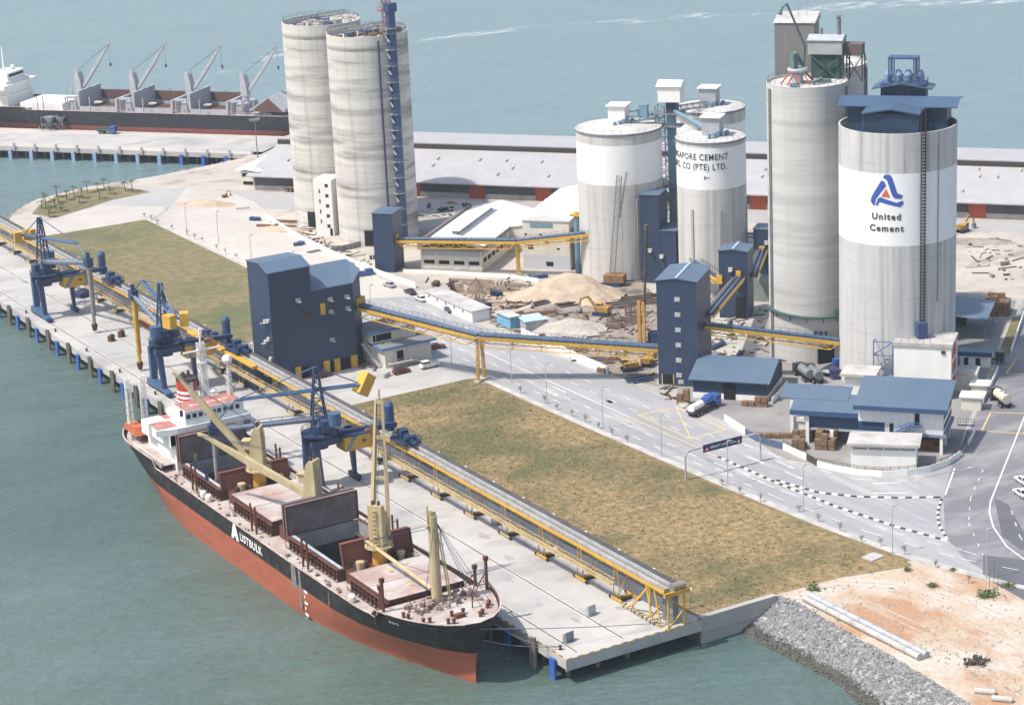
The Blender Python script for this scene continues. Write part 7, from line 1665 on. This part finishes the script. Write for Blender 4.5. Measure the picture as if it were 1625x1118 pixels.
mound('earth_mound','low spoil bank beside the banded silo foot',(455,365),9,3.,1.2,R(-50),MSAND,6)
mound('earth_mound','low sandy bank beyond the dusty road bend',(330,325),12,4,1.4,R(-50),MSAND,7)
mound('earth_mound','dark earth bank at the edge of the far sandy lot',(1548,385),12,4,1.,R(-45),mat('dark_bank',(.22,.19,.16),(.32,.29,.25),(.3,.3,.3)),8)
def bars(label,p,L,n,rz,m=RUST,w=.4,spread=.6,name='beam_pile',h=.3):
    rr=random.Random(int(p[0]*7+p[1])); t=thing(name,label,'beams',(*G(*p),0),rz); mb=MB()
    for k in range(n): y=(k-n/2)*spread; a=rr.uniform(-.05,.05); z=.2+h*(k%2); mb.beam((-L/2+rr.uniform(-1,1),y+L*a,z),(L/2+rr.uniform(-1,1),y-L*a,z),w,.35)
    mb.build('beams',m,t); return t
DKB=mat('dark_steel_beams',(.075,.055,.05),(.14,.11,.10),(.3,.3,.3))
bars('wide field of dark steel piles laid behind the yellow excavator',(1000,478),13,9,R(-20),DKB,.5,1.)
bars('dark sheet piles lying along the foot of the sand mound',(930,478),16,5,R(-8),DKB,.45,.7)
bars('rusty beams lying beside the grey earth mound',(862,498),8,4,R(-30),mat('red_rust',(.26,.12,.07),(.16,.08,.05),(.6,.6,.6)),.35,.6)
bars('long dark beams between the thick white wall and excavators',(945,570),11,3,R(-42),DKB,.5,.8)
bars('grey steel plates lying at the foot of the windowed tower',(1012,603),5,4,R(-10),NAVY,.7,.9)
bars('pale timber beams scattered near the sky blue container',(815,500),5,3,R(10),TIMB)
bars('rusty bars on the sand left of the banded silos',(455,352),8,3,R(-46),_M['red_rust'],.3,.6)
bars('low row of rusty barriers along the compound wall',(440,360),12,2,R(-46),_M['red_rust'],.3,.5)
bars('dark beams at the lower sand mound edge',(858,482),6,4,R(5),DKB)
bars('stacked steel lengths by the winged tower foot',(985,447),7,3,R(-10),DKB)
def rebar(label,p,n,h,w):
    rr=random.Random(int(p[0])); t=thing('rebar_cage',label,'rebar',(*G(*p),0),GR2); mb=MB()
    for i in range(n): x,y=rr.uniform(-w,w),rr.uniform(-w*.5,w*.5); mb.tube((x,y,0),(x,y,h*rr.uniform(.8,1.1)),.07,n=4)
    mb.box(-w,-w*.5,0,w,w*.5,h*.35); mb.build('bars',mat('rebar_brown',(.13,.09,.07),(.2,.16,.13),(.8,.8,.8)),t)
rebar('clump of upright rebar left of the standing dark form',(975,520),22,3.6,2.)
rebar('taller dark rebar wall behind the yellow pile leads',(1005,512),30,4.8,2.2)
rebar('red brown rebar cage inside the excavation pit',(760,478),12,2.,1.4)
def excavator(label,p,rz,m=mat('worn_digger_yellow',(.42,.24,.05),(.20,.12,.05),(.9,.9,.9),.7),s=1.):
    t=thing('excavator',label,'excavator',(*G(*p),0),rz); t.scale=(s,s,s)
    for y in (-1.1,1.1): mb=MB(); mb.yprism([(-1.9,.1),(-2.1,.5),(-1.8,.95),(1.8,.95),(2.1,.5),(1.9,.1)],y-.3,y+.3); mb.build('track',NAVY,t)
    mb=MB(); mb.box(-2.2,-1.35,1.1,1.4,1.35,2.3); mb.box(-2.4,-1.2,1.2,-1.6,1.2,2.5); mb.build('body',m,t); mb=MB(); mb.box(.2,-1.35,1.2,1.5,-.2,3.0); mb.build('cab',mat('cab_yellow',(.5,.3,.05),None),t); mb=MB(); mb.box(.3,-1.38,2.,1.53,-.17,2.8); mb.build('cab_window',GLASS,t)
    mb=MB(); mb.beam((1.2,.3,1.8),(3.6,.3,4.6),.4,.6); mb.beam((3.6,.3,4.6),(5.6,.3,3.8),.4,.5); mb.build('boom',m,t); mb=MB(); mb.beam((5.6,.3,4.),(6.2,.3,1.4),.3,.4); mb.build('arm',m,t); mb=MB(); mb.xprism([(-.2,.4),(1.,.4),(1,.9),(.6,1.6),(.1,1.5)],5.6,6.8); mb.build('bucket',GREY,t); return t
excavator('yellow crawler excavator on the pale ground beside the rebar',(955,500),R(120))
excavator('yellow excavator parked left of the windowed tower foot',(998,588),R(160),s=.9)
excavator('second yellow excavator tucked against the windowed tower',(1028,580),R(40),s=.9)
excavator('small yellow machine on the road bend far left',(357,313),R(20),s=.42)
excavator('yellow loader on the far sandy lot right of the lettered silo',(1527,368),R(10),s=.9)
t=thing('crawler_crane','tall thin lattice crawler crane in front of the left painted silo','crane',(*G(972,452),0),R(-49)); mb=MB(); mb.box(-2,-1.6,1.,3.4,1.6,3.); mb.build('body',mat('orange_crane_body',(.30,.16,.07),(.15,.10,.06),(.8,.8,.8)),t)
for y in (-1.6,1.6): mb=MB(); mb.box(-2.6,y-.4,0,2.6,y+.4,1.); mb.build('track',NAVY,t)
mb=MB(); mb.truss((0,0,2.6),(2.5,1.,29),1.4,1.3,22,.07); mb.build('boom',GREY,t); mb=MB(); mb.truss((2.2,1,18),(4.4,1.5,30),.5,.4,10,.05); mb.tube((2.5,1,29),(3,1,12),.05,n=4); mb.build('jib',RUST,t)
t=thing('piling_rig','dark vertical piling rig with a yellow lead beside the windowed tower','piling rig',(*G(1022,545),0),GR2); mb=MB(); mb.tube((0,0,3),(1.4,0,28.4),.32,n=8); mb.tube((.8,0,17),(1.0,0,18.2),.6,n=8); mb.tube((1.2,0,24),(1.3,0,25),.5,n=8); mb.tube((1.36,0,28),(1.4,0,29.4),.5,n=8); mb.build('mast',mat('dark_mast',(.05,.045,.045),(.12,.09,.05),(.3,.3,.3)),t)
mb=MB(); mb.box(-1.4,-.4,0,-.6,.4,10.5); mb.box(-.2,-.4,0,.5,.4,10.3); mb.build('lead',mat('ochre_timber',(.52,.30,.09),(.4,.22,.07),(.6,.6,.3)),t); mb=MB(); mb.box(.8,.5,.3,4.8,3.,2.6); mb.build('engine_body',NAVY,t)
# scattered small site litter, each piece its own thing
rr=random.Random(123); L_names=[('site_block','block'),('plank_pile','planks'),('drum','drum')]
spots=[(690,455,'by the pit rim'),(720,450,'on the pit rim above the cabin'),(742,462,'inside the pit'),(790,470,'on the pit floor edge'),(880,500,'by the rusty beams'),(800,452,'under the yellow trestle'),(865,440,'beside the blue drums'),(848,437,'in the works forecourt'),(930,505,'before the excavator'),(1040,470,'beside the winged tower'),(1135,545,'behind the windowed tower'),(1160,520,'below the short tower'),(1148,575,'by the blue skip row'),(1180,560,'on the silo yard'),(600,410,'below the slim tower'),(470,390,'beside the compound wall'),(500,400,'near the hoarding'),(680,330,'behind the banded silo'),(700,335,'on the warehouse forecourt'),(720,322,'near the warehouse orange door'),(745,328,'along the warehouse front'),(1210,470,'at the tallest silo foot'),(1560,400,'on the far sandy lot'),(1600,420,'on the sandy lot by the frame edge'),(1575,440,'before the open sided shed'),(1140,560,'beside the orange drum'),(433,362,'at the compound wall far end'),(410,350,'by the road bend'),(385,330,'on the dusty ground left of the office'),(610,600,'beside the quay office ramp'),(602,565,'between office stair and conveyor house'),(588,575,'next to the conveyor house corner')]
cols=[RUST,TIMB,GREY,STEELB,SLABW,NAVY,ORED]; cn=['rusty','wooden','grey','blue','pale','navy','orange']
for i,(x,y,w) in enumerate(spots):
    ci=rr.randrange(7); nm,ct=L_names[i%3]; t=thing(nm,f'{cn[ci]} {ct} {w}',ct,(*G(x,y),0),rr.uniform(0,3)); mb=MB(); s_=rr.uniform(.9,1.9)
    if i%3==0:
        for k in range(3): mb.cbox((k*s_*.7,rr.uniform(-.4,.4),s_*.3),s_*.6,s_,s_*.6,rr.random())
    elif i%3==1:
        for k in range(5): mb.beam((-s_*1.3,k*.35,.15+.1*(k%2)),(s_*1.3,k*.35+rr.uniform(-.3,.3),.15+.1*(k%2)),.28,.2)
    else:
        for k in range(3): mb.tube((k*1.0,.2*k,0),(k*1.,.2*k,1.1),.42,n=10)
    mb.build({'block':'blocks','planks':'planks','drum':'drums'}[ct],cols[ci],t)
mb=MB(); t=thing('coil_drum','blue cylinders lying in a row behind the windowed tower','pipes',(*G(1128,556),0),R(20))
for k in range(3): mb.tube((k*1.9,0,.6),(k*1.9+1.6,0,.6),.6,n=12)
mb.build('cylinder_row',STEELB,t)
# shore debris on far pump: small boat-like float off the hull
rr=random.Random(55)
sheet('muddy_works_ground',[(775,512),(800,498),(850,485),(905,480),(960,452),(1015,445),(1042,470),(1044,560),(1042,612),(985,600),(930,572),(870,545),(820,528)],.016,mat('churned_earth',(.30,.255,.215),(.20,.165,.14),(.12,.12,.2),.95,bump=.15,det=8,c3=(.09,.07,.06),s3=(.16,.2,.2),lo3=.50,hi3=.64,amt3=.85))
sheet('pit_rim_earth',[(640,443),(700,437),(790,441),(852,449),(872,474),(856,492),(770,500),(745,488),(700,462)],.014,mat('rim_earth',(.42,.33,.25),(.52,.44,.36),(.2,.2,.2),.95,bump=.15,det=8,c3=(.20,.13,.09),s3=(.3,.3,.3),lo3=.52,hi3=.66)) if 0 else None
lt=[MB(),MB(),MB()]
zones=[((775,512),(1042,470),(1040,605),(870,545),260),((650,445),(865,440),(860,492),(745,490),90),((430,352),(470,350),(600,425),(560,415),60),((1130,520),(1215,480),(1220,560),(1135,600),70),((640,320),(900,330),(680,345),(640,345),50),((1530,380),(1620,380),(1620,450),(1530,430),45),((570,545),(600,548),(596,590),(572,585),40),((1060,640),(1100,655),(1080,615),(1050,610),30)]
for a,b_,c_,d_,n_ in zones:
    for k in range(n_):
        u,v=rr.random(),rr.random(); q0=[a[i]+(b_[i]-a[i])*u for i in (0,1)]; q1=[d_[i]+(c_[i]-d_[i])*u for i in (0,1)]; p=G(q0[0]+(q1[0]-q0[0])*v,q0[1]+(q1[1]-q0[1])*v)
        m_=lt[rr.randrange(3)]; s_=rr.uniform(.25,.8); an=rr.uniform(0,3.1)
        if k%3: m_.cbox((p[0],p[1],s_*.3),s_*rr.uniform(.8,2.2),s_,s_*.6,an)
        else: L=rr.uniform(1,3.5); m_.beam((p[0]-L*math.cos(an),p[1]-L*math.sin(an),.15),(p[0]+L*math.cos(an),p[1]+L*math.sin(an),.3),.22,.22)
for m_,mm,l_ in zip(lt,(RUST,mat('grey_brown_litter',(.22,.19,.165),(.12,.10,.09),(.7,.7,.7)),SLABW),('rusty','grey brown','pale')): tag(m_.build('site_debris',mm),l_+' scrap and rubble scattered over the building site',None,kind='stuff')
# ================= HAZE =================
hz=MB(); hz.box(-1500,-700,SEA-1.,2600,3200,175); ho=hz.build('haze',bpy.data.materials.new('haze_air'))
hm=ho.data.materials[0]; hm.use_nodes=True; n=hm.node_tree.nodes; 
n.remove(n['Principled BSDF']); pv=n.new('ShaderNodeVolumePrincipled'); pv.inputs['Color'].default_value=(.86,.92,1,1); pv.inputs['Density'].default_value=.00011; pv.inputs['Anisotropy'].default_value=.3
hm.node_tree.links.new(pv.outputs[0],n['Material Output'].inputs['Volume']); tag(ho,kind='stuff')
sc.cycles.volume_bounces=0
